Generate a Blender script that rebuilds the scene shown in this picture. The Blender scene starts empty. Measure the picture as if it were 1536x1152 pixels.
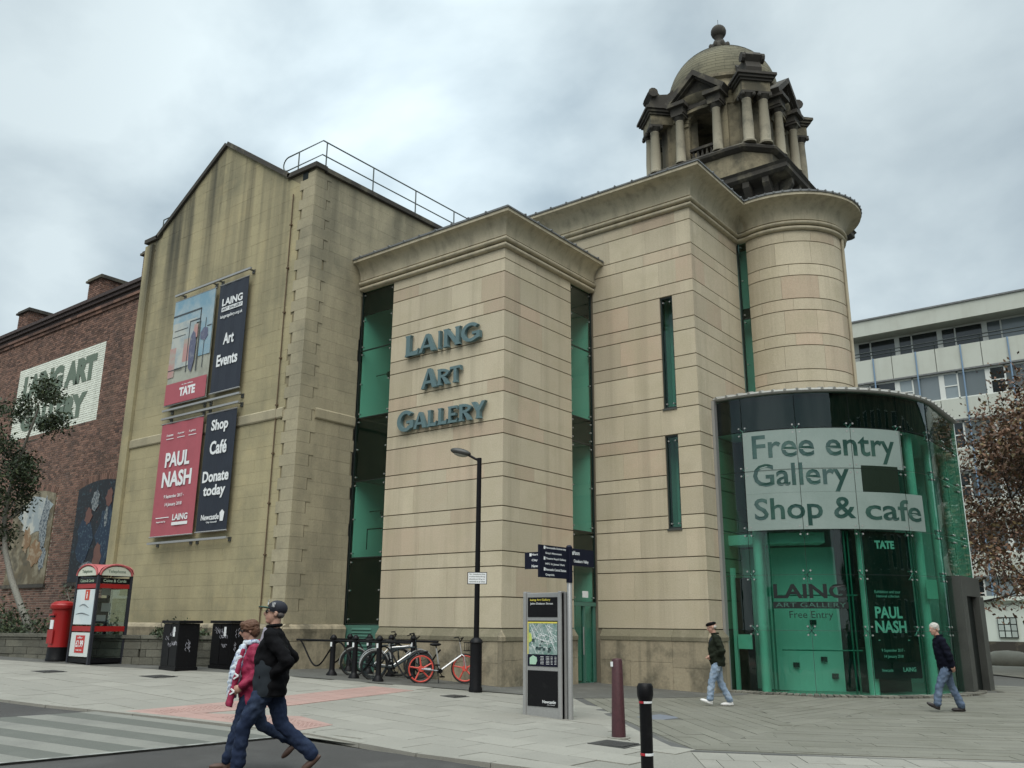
import bpy, bmesh, math, random
import numpy as np
from math import sin, cos, pi, radians, hypot, atan2, sqrt
from mathutils import Vector, Matrix
random.seed(7)
SC = bpy.context.scene
COL = SC.collection

# ------------------------------------------------------------------ camera, sky, sun, exposure
cd = bpy.data.cameras.new("camera"); cam = bpy.data.objects.new("camera", cd); COL.objects.link(cam)
CAM = Vector((13.1502, -16.5252, 1.62))
right = Vector((0.78977381, 0.61335609, 0.00718606)); down = Vector((-0.15504682, 0.2109498, -0.9651221)); fwd = Vector((-0.59347941, 0.76111398, 0.26170154))
m = Matrix((right, -down, -fwd)).transposed().to_4x4(); m.translation = CAM
cam.matrix_world = m
cd.sensor_width = 36; cd.lens = 36 * 1314.27 / 1536; cd.clip_end = 3000; cd.clip_start = 0.05
SC.camera = cam
SC.render.resolution_x = 1024; SC.render.resolution_y = 768
SC.view_settings.view_transform = 'Standard'; SC.view_settings.look = 'None'
SC.view_settings.exposure = 1.05; SC.view_settings.gamma = 1; SC.view_settings.use_curve_mapping = False

SUND = Vector((0.30, -0.48, 0.82)).normalized()      # the veiled light comes from high over the street
PATCH = Vector((-0.615, 0.599, 0.513)).normalized()  # thin bright patch in the cloud
W = bpy.data.worlds.new("World"); SC.world = W; W.use_nodes = True
nt = W.node_tree; nt.nodes.clear()
def N(nt, t, **kw):
    n = nt.nodes.new(t)
    for k, v in kw.items(): setattr(n, k, v)
    return n
def L(nt, a, b): nt.links.new(a, b)
out = N(nt, 'ShaderNodeOutputWorld'); bg = N(nt, 'ShaderNodeBackground'); L(nt, bg.outputs[0], out.inputs[0])
bg.inputs[1].default_value = 0.11
sky = N(nt, 'ShaderNodeTexSky'); sky.sky_type = 'NISHITA'; sky.sun_disc = False
sky.sun_elevation = math.asin(SUND.z); sky.sun_rotation = atan2(SUND.x, SUND.y)
tc = N(nt, 'ShaderNodeTexCoord'); sep = N(nt, 'ShaderNodeSeparateXYZ'); L(nt, tc.outputs['Generated'], sep.inputs[0])
# cloud deck: project the view direction on a plane overhead
zz = N(nt, 'ShaderNodeMath', operation='MAXIMUM'); L(nt, sep.outputs[2], zz.inputs[0]); zz.inputs[1].default_value = 0.0
za = N(nt, 'ShaderNodeMath', operation='ADD'); L(nt, zz.outputs[0], za.inputs[0]); za.inputs[1].default_value = 0.55
dv = N(nt, 'ShaderNodeVectorMath', operation='DIVIDE'); L(nt, tc.outputs['Generated'], dv.inputs[0])
cb = N(nt, 'ShaderNodeCombineXYZ')
for i in range(3): L(nt, za.outputs[0], cb.inputs[i])
L(nt, cb.outputs[0], dv.inputs[1])
nz = N(nt, 'ShaderNodeTexNoise'); nz.inputs['Scale'].default_value = 2.6; nz.inputs['Detail'].default_value = 8; nz.inputs['Roughness'].default_value = 0.5; nz.inputs['Distortion'].default_value = 0.25
L(nt, dv.outputs[0], nz.inputs[0])
cr = N(nt, 'ShaderNodeValToRGB'); L(nt, nz.outputs[0], cr.inputs[0])
cr.color_ramp.elements[0].position = 0.37; cr.color_ramp.elements[0].color = (1.55, 1.92, 2.16, 1)
cr.color_ramp.elements[1].position = 0.62; cr.color_ramp.elements[1].color = (3.05, 3.50, 3.64, 1)
# overcast sky is brighter towards the zenith
zf = N(nt, 'ShaderNodeMapRange'); L(nt, zz.outputs[0], zf.inputs[0]); zf.inputs[1].default_value = 0.62; zf.inputs[2].default_value = 1.0; zf.inputs[3].default_value = 1.0; zf.inputs[4].default_value = 4.0
# glow at the thin bright patch in the cloud
dp = N(nt, 'ShaderNodeVectorMath', operation='DOT_PRODUCT'); nrm = N(nt, 'ShaderNodeVectorMath', operation='NORMALIZE'); L(nt, tc.outputs['Generated'], nrm.inputs[0]); L(nt, nrm.outputs[0], dp.inputs[0]); dp.inputs[1].default_value = PATCH
pw = N(nt, 'ShaderNodeMath', operation='POWER'); mx = N(nt, 'ShaderNodeMath', operation='MAXIMUM'); L(nt, dp.outputs['Value'], mx.inputs[0]); mx.inputs[1].default_value = 0; L(nt, mx.outputs[0], pw.inputs[0]); pw.inputs[1].default_value = 34
gm = N(nt, 'ShaderNodeMath', operation='MULTIPLY_ADD'); L(nt, pw.outputs[0], gm.inputs[0]); gm.inputs[1].default_value = 0.55; gm.inputs[2].default_value = 1.0
mm = N(nt, 'ShaderNodeMath', operation='MULTIPLY'); L(nt, gm.outputs[0], mm.inputs[0]); L(nt, zf.outputs[0], mm.inputs[1])
vs = N(nt, 'ShaderNodeVectorMath', operation='SCALE'); L(nt, cr.outputs[0], vs.inputs[0]); L(nt, mm.outputs[0], vs.inputs['Scale'])
mixs = N(nt, 'ShaderNodeMixRGB'); mixs.inputs[0].default_value = 0.95; L(nt, sky.outputs[0], mixs.inputs[1]); L(nt, vs.outputs[0], mixs.inputs[2])
L(nt, mixs.outputs[0], bg.inputs[0])
sl = bpy.data.lights.new("sun", 'SUN'); so = bpy.data.objects.new("sun", sl); COL.objects.link(so)
sl.energy = 1.3; sl.angle = radians(60); sl.color = (1.0, 0.95, 0.88)
so.rotation_euler = SUND.to_track_quat('Z', 'Y').to_euler()

# ------------------------------------------------------------------ ground height (gentle fall to the right)
GP = [(4.848,-10.018,.02),(-9.388,-4.694,.48),(-11.336,-4.861,.53),(.06,0,.187),(-3.812,0,.32),(-5.2,0,.38),(.132,4.177,.068),(3.393,4.177,-.03),(4.5,5.1,.0),(7.6,7.6,-.03),(8.473,3.805,-.08),(4.49,1.823,-.05),(13.15,-16.5,0),(-5.28,-1.65,.45),(-7.2,-3,.44),(0,-18,.2),(15,14,-.15),(-14,-18,.55),(15,-3,-.15),(-14,-2,.62),(3,12,-.04)]
_A = np.array(GP); _n = len(_A)
def _tps(r2): return 0.5 * r2 * np.log(r2 + 1e-9)
_K = _tps(((_A[:,None,:2]-_A[None,:,:2])**2).sum(-1)) + np.eye(_n)*3.0
_P = np.c_[np.ones(_n), _A[:,:2]]
_W = np.linalg.solve(np.block([[_K,_P],[_P.T,np.zeros((3,3))]]), np.r_[_A[:,2],0,0,0])
def g(x, y):
    x = min(max(x,-14),16); y = min(max(y,-18),14)
    return float((_W[:_n]*_tps((_A[:,0]-x)**2+(_A[:,1]-y)**2)).sum()+_W[_n]+_W[_n+1]*x+_W[_n+2]*y)

# ------------------------------------------------------------------ materials
MATS = {}
def mat(name, base=(.5,.5,.5), rough=.8, spots=None, tint=0.0, grain=0.0, gscale=30, bump=0.0, bscale=60, metal=0.0, streak=None, spec=.5, blot=None, hue=None, topst=None):
    """spots=(colour, scale, low, high) patches; streak=(colour, amount) vertical weather streaks; tint= how strongly the per-piece value varies;
       hue= second colour that the per-piece value can take"""
    if name in MATS: return MATS[name]
    M = bpy.data.materials.new(name); M.use_nodes = True; t = M.node_tree
    b = t.nodes['Principled BSDF']; b.inputs['Roughness'].default_value = rough; b.inputs['Metallic'].default_value = metal
    b.inputs['Specular IOR Level'].default_value = spec
    co = N(t, 'ShaderNodeNewGeometry')
    cur = N(t, 'ShaderNodeRGB'); cur.outputs[0].default_value = (*base, 1); cur = cur.outputs[0]
    if tint or hue:
        at = N(t, 'ShaderNodeAttribute', attribute_name='tint')
        if hue:
            wn = N(t, 'ShaderNodeTexWhiteNoise', noise_dimensions='1D'); L(t, at.outputs['Fac'], wn.inputs['W'])
            rr = N(t, 'ShaderNodeMapRange'); L(t, wn.outputs[0], rr.inputs[0]); rr.inputs[1].default_value = hue[1]; rr.inputs[2].default_value = 1.0; rr.inputs[3].default_value = 0; rr.inputs[4].default_value = hue[2]
            mh = N(t, 'ShaderNodeMixRGB'); L(t, rr.outputs[0], mh.inputs[0]); L(t, cur, mh.inputs[1]); mh.inputs[2].default_value = (*hue[0], 1); cur = mh.outputs[0]
        mr = N(t, 'ShaderNodeMapRange'); L(t, at.outputs['Fac'], mr.inputs[0]); mr.inputs[3].default_value = 1-tint; mr.inputs[4].default_value = 1+tint
        sc = N(t, 'ShaderNodeVectorMath', operation='SCALE'); L(t, cur, sc.inputs[0]); L(t, mr.outputs[0], sc.inputs['Scale']); cur = sc.outputs[0]
    for sp in (spots, blot):
        if sp:
            nn = N(t, 'ShaderNodeTexNoise'); L(t, co.outputs['Position'], nn.inputs[0]); nn.inputs['Scale'].default_value = sp[1]; nn.inputs['Detail'].default_value = 8; nn.inputs['Roughness'].default_value = .62
            mr = N(t, 'ShaderNodeMapRange'); L(t, nn.outputs[0], mr.inputs[0]); mr.inputs[1].default_value = sp[2]; mr.inputs[2].default_value = sp[3]; mr.inputs[3].default_value = 0; mr.inputs[4].default_value = sp[4] if len(sp) > 4 else .8
            mm = N(t, 'ShaderNodeMixRGB'); L(t, mr.outputs[0], mm.inputs[0]); L(t, cur, mm.inputs[1]); mm.inputs[2].default_value = (*sp[0], 1); cur = mm.outputs[0]
    if streak:
        mp = N(t, 'ShaderNodeVectorMath', operation='MULTIPLY'); L(t, co.outputs['Position'], mp.inputs[0]); mp.inputs[1].default_value = (streak[2], streak[2], .09)
        nn = N(t, 'ShaderNodeTexNoise'); L(t, mp.outputs[0], nn.inputs[0]); nn.inputs['Scale'].default_value = 1; nn.inputs['Detail'].default_value = 5; nn.inputs['Roughness'].default_value = .6
        mr = N(t, 'ShaderNodeMapRange'); L(t, nn.outputs[0], mr.inputs[0]); mr.inputs[1].default_value = .5; mr.inputs[2].default_value = .72; mr.inputs[3].default_value = 0; mr.inputs[4].default_value = streak[1]
        mm = N(t, 'ShaderNodeMixRGB'); L(t, mr.outputs[0], mm.inputs[0]); L(t, cur, mm.inputs[1]); mm.inputs[2].default_value = (*streak[0], 1); cur = mm.outputs[0]
    if topst:
        mp = N(t, 'ShaderNodeVectorMath', operation='MULTIPLY'); L(t, co.outputs['Position'], mp.inputs[0]); mp.inputs[1].default_value = (1.5, 1.5, .05)
        nn = N(t, 'ShaderNodeTexNoise'); L(t, mp.outputs[0], nn.inputs[0]); nn.inputs['Scale'].default_value = 1; nn.inputs['Detail'].default_value = 4
        mr = N(t, 'ShaderNodeMapRange'); L(t, nn.outputs[0], mr.inputs[0]); mr.inputs[1].default_value = .46; mr.inputs[2].default_value = .66
        sp_ = N(t, 'ShaderNodeSeparateXYZ'); L(t, co.outputs['Position'], sp_.inputs[0]); mz = N(t, 'ShaderNodeMapRange'); L(t, sp_.outputs[2], mz.inputs[0]); mz.inputs[1].default_value = topst[1]; mz.inputs[2].default_value = topst[2]; mz.inputs[4].default_value = topst[3]
        mu = N(t, 'ShaderNodeMath', operation='MULTIPLY'); L(t, mr.outputs[0], mu.inputs[0]); L(t, mz.outputs[0], mu.inputs[1])
        mm = N(t, 'ShaderNodeMixRGB'); L(t, mu.outputs[0], mm.inputs[0]); L(t, cur, mm.inputs[1]); mm.inputs[2].default_value = (*topst[0], 1); cur = mm.outputs[0]
    if grain:
        nn = N(t, 'ShaderNodeTexNoise'); L(t, co.outputs['Position'], nn.inputs[0]); nn.inputs['Scale'].default_value = gscale; nn.inputs['Detail'].default_value = 4
        mr = N(t, 'ShaderNodeMapRange'); L(t, nn.outputs[0], mr.inputs[0]); mr.inputs[1].default_value = .25; mr.inputs[2].default_value = .75; mr.inputs[3].default_value = 1-grain; mr.inputs[4].default_value = 1+grain
        sc = N(t, 'ShaderNodeVectorMath', operation='SCALE'); L(t, cur, sc.inputs[0]); L(t, mr.outputs[0], sc.inputs['Scale']); cur = sc.outputs[0]
    L(t, cur, b.inputs['Base Color'])
    if bump:
        nn = N(t, 'ShaderNodeTexNoise'); L(t, co.outputs['Position'], nn.inputs[0]); nn.inputs['Scale'].default_value = bscale; nn.inputs['Detail'].default_value = 5
        bp = N(t, 'ShaderNodeBump'); L(t, nn.outputs[0], bp.inputs['Height']); bp.inputs['Strength'].default_value = bump; bp.inputs['Distance'].default_value = .02
        L(t, bp.outputs[0], b.inputs['Normal'])
    MATS[name] = M; return M

def glassmat(name, tint, refl=1.0, rough=.01, body=0.0, bodycol=(0,0,0)):
    M = bpy.data.materials.new(name); M.use_nodes = True; t = M.node_tree; t.nodes.clear()
    o = N(t, 'ShaderNodeOutputMaterial'); tr = N(t, 'ShaderNodeBsdfTransparent'); tr.inputs[0].default_value = (*tint, 1)
    gl = N(t, 'ShaderNodeBsdfGlossy'); gl.inputs['Roughness'].default_value = rough; gl.inputs['Color'].default_value = (.9,.95,.95,1)
    fr = N(t, 'ShaderNodeFresnel'); fr.inputs[0].default_value = 1.55
    ge = N(t, 'ShaderNodeNewGeometry'); inv = N(t, 'ShaderNodeMath', operation='SUBTRACT'); inv.inputs[0].default_value = 1; L(t, ge.outputs['Backfacing'], inv.inputs[1])
    mu = N(t, 'ShaderNodeMath', operation='MULTIPLY'); L(t, fr.outputs[0], mu.inputs[0]); L(t, inv.outputs[0], mu.inputs[1])
    m2 = N(t, 'ShaderNodeMath', operation='MULTIPLY'); m2.use_clamp = True; L(t, mu.outputs[0], m2.inputs[0]); m2.inputs[1].default_value = refl
    # slight waviness of real float glass
    nn = N(t, 'ShaderNodeTexNoise'); L(t, ge.outputs['Position'], nn.inputs[0]); nn.inputs['Scale'].default_value = 1.3
    bp = N(t, 'ShaderNodeBump'); L(t, nn.outputs[0], bp.inputs['Height']); bp.inputs['Strength'].default_value = .25; bp.inputs['Distance'].default_value = .02; L(t, bp.outputs[0], gl.inputs['Normal'])
    base = tr.outputs[0]
    if body:
        df = N(t, 'ShaderNodeBsdfDiffuse'); df.inputs[0].default_value = (*bodycol, 1); mb = N(t, 'ShaderNodeMixShader'); mb.inputs[0].default_value = body; L(t, tr.outputs[0], mb.inputs[1]); L(t, df.outputs[0], mb.inputs[2]); base = mb.outputs[0]
    ms = N(t, 'ShaderNodeMixShader'); L(t, m2.outputs[0], ms.inputs[0]); L(t, base, ms.inputs[1]); L(t, gl.outputs[0], ms.inputs[2]); L(t, ms.outputs[0], o.inputs[0])
    MATS[name] = M; return M

STONE = mat('ashlar_sandstone', (.50,.44,.32), .9, tint=.10, hue=((.46,.345,.25), .64, .8), spots=((.42,.37,.25),1.1,.45,.7,.6), blot=((.34,.29,.20),.5,.56,.72,.35), grain=.11, gscale=34, bump=.3, bscale=60, streak=((.26,.225,.16),.38,2.6))
STONEP = mat('plinth_sandstone', (.32,.275,.19), .92, tint=.10, spots=((.11,.10,.07),1.3,.46,.62,.85), blot=((.38,.34,.24),2.0,.58,.72,.7), grain=.12, gscale=18, bump=.3, bscale=40, streak=((.09,.085,.06),.6,3.5))
STONEC = mat('cornice_sandstone', (.46,.41,.295), .9, tint=.05, spots=((.28,.25,.185),2.3,.48,.7,.6), grain=.06, bump=.1, streak=((.17,.16,.12),.45,5))
JOINT = mat('joint_mortar', (.20,.17,.12), .95, grain=.1)  # dark mortar colour of the backing in the open joints
YST = mat('ochre_ashlar', (.35,.305,.18), .95, tint=.035, spots=((.20,.185,.115),.42,.46,.66,.8), blot=((.45,.37,.20),.9,.55,.72,.5), grain=.10, gscale=22, bump=.18, bscale=50, streak=((.14,.13,.085),.55,.9), topst=((.05,.048,.034),8.5,14.0,.97))
YGR = mat('greyed_ashlar', (.345,.305,.205), .95, tint=.07, spots=((.16,.15,.105),.55,.46,.68,.7), blot=((.36,.32,.2),1.3,.58,.75,.4), grain=.10, gscale=22, bump=.18, bscale=50, streak=((.15,.14,.10),.5,1.2), topst=((.09,.085,.06),10.5,15,.8))
YJ = mat('lime_joint', (.22,.19,.12), .95)
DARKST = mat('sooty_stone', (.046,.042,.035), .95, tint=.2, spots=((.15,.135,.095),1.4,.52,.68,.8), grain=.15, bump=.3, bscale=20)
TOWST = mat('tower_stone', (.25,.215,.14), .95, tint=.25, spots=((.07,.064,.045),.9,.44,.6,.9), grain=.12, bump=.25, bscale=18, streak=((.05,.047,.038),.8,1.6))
TOWCOL = mat('tower_column_stone', (.27,.245,.18), .9, tint=.1, spots=((.13,.12,.09),1.6,.5,.66,.7), grain=.1, bump=.15)
LEAD = mat('lead_flashing', (.13,.135,.135), .6, grain=.15, spots=((.24,.25,.24),3,.5,.7,.6))
BRICK = mat('red_brick', (.165,.092,.066), .92, tint=.5, hue=((.10,.06,.05),.6,.9), spots=((.22,.13,.09),.8,.52,.7,.5), grain=.15, gscale=60, bump=.15, streak=((.06,.045,.035),.35,.7))
MORTAR = mat('pale_mortar', (.50,.45,.38), .95, grain=.15)
SIGNW = mat('weathered_white_paint', (.70,.73,.64), .8, tint=.06, grain=.07, streak=((.40,.43,.37),.4,3))
SIGNG = mat('grey_green_paint', (.12,.16,.12), .8, grain=.1)
BRKCAP = mat('dark_brick_coping', (.05,.035,.032), .9, grain=.2, bump=.2)
GREENW = mat('pale_interior_plaster', (.72,.78,.74), .8)
DARKIN = mat('dark_spandrel', (.006,.009,.008), .4, spec=.15)
FRAMEG = mat('green_painted_metal', (.06,.16,.125), .45, grain=.06)
FRAMED = mat('dark_frame_metal', (.018,.026,.024), .35)
STEEL = mat('brushed_steel', (.36,.36,.35), .42, metal=.45, grain=.07)
STEELG = mat('grey_metal_cladding', (.075,.078,.07), .42, metal=.3, grain=.10, spots=((.05,.052,.048),1.2,.5,.65,.6))
BLACK = mat('black_gloss_paint', (.007,.007,.008), .42, grain=.2, spots=((.02,.02,.02),6,.6,.72,.5), spec=.18)
NAVY = mat('dark_navy_sign', (.007,.008,.020), .4, spec=.2)
WHITE = mat('white_print', (.72,.74,.74), .6)
YELLOWP = mat('yellow_print', (.72,.62,.10), .6)
RAILM = mat('grey_green_rail', (.075,.095,.09), .5)
GLASS = glassmat('green_glass', (.64,.87,.80), 1.0)
GLASSR = glassmat('rotunda_green_glass', (.545,.79,.72), 1.15)
GLASSC = glassmat('clear_glass', (.85,.9,.9), 1.0)
GLASSFAR = mat('far_window_glass', (.16,.19,.20), .15, tint=.5, spec=.8)
GLASSFD = mat('far_window_dark', (.015,.02,.022), .1, spec=.8)
TERR = mat('teal_painted_letters', (.10,.165,.175), .6, grain=.08)
ASPH = mat('asphalt', (.045,.043,.040), .92, spots=((.075,.073,.068),.9,.48,.66,.6), blot=((.03,.03,.03),2.4,.58,.7,.5), grain=.28, gscale=90, bump=.35, bscale=140)
ASPHB = mat('worn_asphalt_strip', (.085,.085,.075), .95, spots=((.13,.13,.115),1.5,.5,.66,.7), grain=.22, gscale=60, bump=.3, bscale=110)
CONC = mat('pale_concrete_slab', (.25,.242,.208), .88, tint=.08, spots=((.21,.205,.175),.7,.46,.66,.75), blot=((.15,.15,.13),3.4,.60,.72,.55), grain=.10, gscale=45, bump=.12, bscale=120)
PINK = mat('pink_tactile_slab', (.335,.215,.185), .88, tint=.06, spots=((.28,.215,.185),1.2,.48,.66,.6), grain=.10, gscale=45, bump=.12, bscale=120)
PLAZA = mat('yorkstone_sett', (.158,.155,.125), .88, tint=.08, spots=((.12,.118,.09),.9,.46,.66,.7), blot=((.10,.10,.085),3.0,.6,.74,.5), grain=.12, gscale=45, bump=.15, bscale=110)
SLATE = mat('blue_grey_slab', (.135,.15,.175), .8, grain=.1)
GJ = mat('dirty_joint', (.085,.085,.075), .95, grain=.2)
STRL = mat('light_crossing_band', (.19,.19,.165), .9, spots=((.14,.14,.125),1.1,.48,.66,.7), grain=.14, gscale=60, bump=.15, bscale=110)
STRD = mat('dark_crossing_band', (.10,.105,.09), .9, spots=((.135,.138,.12),1.3,.52,.7,.6), grain=.14, gscale=60, bump=.15, bscale=110)
IRON = mat('cast_iron_cover', (.065,.065,.062), .6, metal=.4, grain=.25, gscale=70, bump=.4, bscale=60)
RUBBLE = mat('rough_grey_stone', (.115,.112,.088), .95, tint=.22, spots=((.08,.08,.065),2,.48,.62,.7), grain=.2, bump=.6, bscale=14)

# ------------------------------------------------------------------ mesh building
ORG = {}
class B:
    def __init__(s): s.v = []; s.f = []; s.t = []
    def add(s, vs, fs, tint=None):
        k = len(s.v); s.v += [tuple(p) for p in vs]; s.f += [tuple(i+k for i in f) for f in fs]
        tint = .5 if tint is None else tint; s.t += [tint]*len(vs); return s
    def box(s, x0, y0, z0, x1, y1, z1, tint=None):
        return s.add([(x0,y0,z0),(x1,y0,z0),(x1,y1,z0),(x0,y1,z0),(x0,y0,z1),(x1,y0,z1),(x1,y1,z1),(x0,y1,z1)],
            [(0,3,2,1),(4,5,6,7),(0,1,5,4),(1,2,6,5),(2,3,7,6),(3,0,4,7)], tint)
    def obox(s, c, ax, ay, hz0, hz1, tint=None):
        # box from centre c (x,y), half-vector ax, half-vector ay
        P = [(c[0]-ax[0]-ay[0], c[1]-ax[1]-ay[1]),(c[0]+ax[0]-ay[0], c[1]+ax[1]-ay[1]),(c[0]+ax[0]+ay[0], c[1]+ax[1]+ay[1]),(c[0]-ax[0]+ay[0], c[1]-ax[1]+ay[1])]
        return s.prism(P, hz0, hz1, tint)
    def prism(s, poly, z0, z1, tint=None):
        n = len(poly)
        a = sum(poly[i][0]*poly[(i+1)%n][1]-poly[(i+1)%n][0]*poly[i][1] for i in range(n))
        if a < 0: poly = poly[::-1]
        f0 = (lambda x, y: z0) if not callable(z0) else z0; f1 = (lambda x, y: z1) if not callable(z1) else z1
        v = [(x, y, f0(x, y)) for x, y in poly]+[(x, y, f1(x, y)) for x, y in poly]
        return s.add(v, [tuple(range(n))[::-1], tuple(range(n, 2*n))]+[(i, (i+1)%n, (i+1)%n+n, i+n) for i in range(n)], tint)
    def xprism(s, poly, y0, y1, tint=None):   # polygon in X,Z extruded along Y
        n = len(poly); a = sum(poly[i][0]*poly[(i+1)%n][1]-poly[(i+1)%n][0]*poly[i][1] for i in range(n))
        if a < 0: poly = poly[::-1]
        v = [(x, y0, z) for x, z in poly]+[(x, y1, z) for x, z in poly]
        return s.add(v, [tuple(range(n)), tuple(range(n, 2*n))[::-1]]+[((i+1)%n, i, i+n, (i+1)%n+n) for i in range(n)], tint)
    def yprism(s, poly, x0, x1, tint=None):   # polygon in Y,Z extruded along X
        n = len(poly); a = sum(poly[i][0]*poly[(i+1)%n][1]-poly[(i+1)%n][0]*poly[i][1] for i in range(n))
        if a < 0: poly = poly[::-1]
        v = [(x0, y, z) for y, z in poly]+[(x1, y, z) for y, z in poly]
        return s.add(v, [tuple(range(n))[::-1], tuple(range(n, 2*n))]+[(i, (i+1)%n, (i+1)%n+n, i+n) for i in range(n)], tint)
    def tube(s, pts, r, n=8, tint=None, cap=True, closed=False):
        pts = [Vector(p) for p in pts]; m = len(pts); rs = r if hasattr(r, '__len__') else [r]*m
        vs = []; up = None
        for i, p in enumerate(pts):
            if closed: d = (pts[(i+1)%m]-pts[i-1])
            else: d = (pts[min(i+1, m-1)]-pts[max(i-1, 0)])
            d.normalize()
            if up is None:
                up = Vector((0,0,1)) if abs(d.z) < .9 else Vector((1,0,0))
            u = d.cross(up)
            if u.length < 1e-4: u = d.cross(Vector((1,0,0)) if abs(d.x) < .9 else Vector((0,1,0)))
            u.normalize(); w = d.cross(u).normalized(); up = -w if False else u.cross(d).normalized()
            for k in range(n):
                a = 2*pi*k/n; vs.append(p+u*cos(a)*rs[i]+w*sin(a)*rs[i])
        fs = []
        for i in range(m if closed else m-1):
            j = (i+1) % m
            for k in range(n): fs.append((i*n+k, i*n+(k+1)%n, j*n+(k+1)%n, j*n+k))
        if cap and not closed: fs += [tuple(range(n))[::-1], tuple(range((m-1)*n, m*n))]
        return s.add(vs, fs, tint)
    def lathe(s, prof, cx, cy, n=24, a0=0, a1=360, tint=None, smooth=False):
        full = abs(a1-a0) >= 359.9; m = n if full else n+1; vs = []; fs = []
        for r, z in prof:
            for k in range(m):
                a = radians(a0+(a1-a0)*k/n); vs.append((cx+r*cos(a), cy+r*sin(a), z))
        q = len(prof)
        for i in range(q-1):
            for k in range(n):
                k2 = (k+1) % m; fs.append((i*m+k, i*m+k2, (i+1)*m+k2, (i+1)*m+k))
        if full:
            if prof[0][0] > 1e-4: fs.append(tuple(range(m))[::-1])
            if prof[-1][0] > 1e-4: fs.append(tuple(range((q-1)*m, q*m)))
        return s.add(vs, fs, tint)
    def ell(s, c, rx, ry, rz, n=12, m=8, rot=None, tint=None):
        vs = []; fs = []
        for i in range(m+1):
            p = -pi/2+pi*i/m
            for k in range(n):
                a = 2*pi*k/n; v = Vector((rx*cos(p)*cos(a), ry*cos(p)*sin(a), rz*sin(p)))
                if rot: v = rot @ v
                vs.append(Vector(c)+v)
        for i in range(m):
            for k in range(n): fs.append((i*n+k, i*n+(k+1)%n, (i+1)*n+(k+1)%n, (i+1)*n+k))
        return s.add(vs, fs, tint)
    def build(s, name, mt, parent=None, smooth=False, kind=None, bevel=0, label=None):
        me = bpy.data.meshes.new(name); o = bpy.data.objects.new(name, me); COL.objects.link(o)
        org = ORG.get(parent.name, Vector((0,0,0))) if parent else Vector((0,0,0))
        if parent: o.parent = parent
        vs = [(x-org.x, y-org.y, z-org.z) for x, y, z in s.v] if org.length > 0 else s.v
        me.from_pydata(vs, [], s.f)
        a = me.attributes.new('tint', 'FLOAT', 'POINT'); a.data.foreach_set('value', np.array(s.t, dtype=np.float32))
        me.materials.append(mt)
        if smooth:
            me.polygons.foreach_set('use_smooth', [True]*len(me.polygons))
            if smooth == 'auto':
                me.set_sharp_from_angle(angle=radians(40))
        me.update()
        ORG[o.name] = org
        if bevel:
            md = o.modifiers.new('bevel', 'BEVEL'); md.width = bevel; md.segments = 2; md.limit_method = 'ANGLE'
        if kind: o['kind'] = kind
        if label: o['label'] = label
        return o
def thing(name, label, cat, loc=(0,0,0), group=None, rz=0):
    o = bpy.data.objects.new(name, None); COL.objects.link(o); o.location = loc; o.rotation_euler = (0,0,rz); o.empty_display_size = .3
    o['label'] = label; o['category'] = cat
    if group: o['group'] = group
    ORG[o.name] = Vector(loc) if rz == 0 else Vector((0,0,0))
    return o
def tag(o, label, cat, group=None):
    o['label'] = label; o['category'] = cat
    if group: o['group'] = group
    return o
def fix_normals(o):
    bm = bmesh.new(); bm.from_mesh(o.data); bmesh.ops.recalc_face_normals(bm, faces=bm.faces[:]); bm.to_mesh(o.data); bm.free(); return o

# text: glyph outlines fitted into a w x h box, put on a plane (origin o, unit u along the line, unit v up, n outwards)
_tc = {}
TMP = bpy.data.scenes.new('scratch')
def scratch(o):
    TMP.collection.objects.link(o); vl = TMP.view_layers[0]; vl.update(); dg = vl.depsgraph; dg.update(); return o.evaluated_get(dg)
def glyphs(txt, bold=0.0, shear=0.0, spacing=1.0, depth=.0):
    key = (txt, bold, shear, spacing)
    if key in _tc: return _tc[key]
    c = bpy.data.curves.new('txt', 'FONT'); c.body = txt; c.size = 1; c.offset = bold; c.shear = shear; c.space_character = spacing; c.resolution_u = 3
    c.extrude = .5; c.align_x = 'LEFT'
    o = bpy.data.objects.new('txt', c); ev = scratch(o); me = ev.to_mesh()
    vs = np.array([v.co[:] for v in me.vertices]); fs = [tuple(p.vertices) for p in me.polygons]
    ev.to_mesh_clear(); bpy.data.objects.remove(o); bpy.data.curves.remove(c)
    _tc[key] = (vs, fs); return vs, fs
def text(b, txt, fn, w, h=None, thick=.004, bold=0.02, shear=0, spacing=1.0, x0=0, y0=0, align='L'):
    vs, fs = glyphs(txt, bold, shear, spacing)
    mn = vs.min(0); mxx = vs.max(0); sx = w/(mxx[0]-mn[0]); sy = sx if h is None else h/(mxx[1]-mn[1])
    off = 0 if align == 'L' else -w/2
    b.add([fn(x0+off+(v[0]-mn[0])*sx, y0+(v[1]-mn[1])*sy, (v[2]+.5)*thick) for v in vs], fs)
def plane_fn(o, u, v, n):
    o, u, v, n = Vector(o), Vector(u), Vector(v), Vector(n)
    return lambda a, b_, c: o+u*a+v*b_+n*c
def yfront(x, y, z): return plane_fn((x,y,z),(1,0,0),(0,0,1),(0,-1,0))     # on a wall that faces -Y
def xfront(x, y, z): return plane_fn((x,y,z),(0,1,0),(0,0,1),(1,0,0))      # on a wall that faces +X

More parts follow.
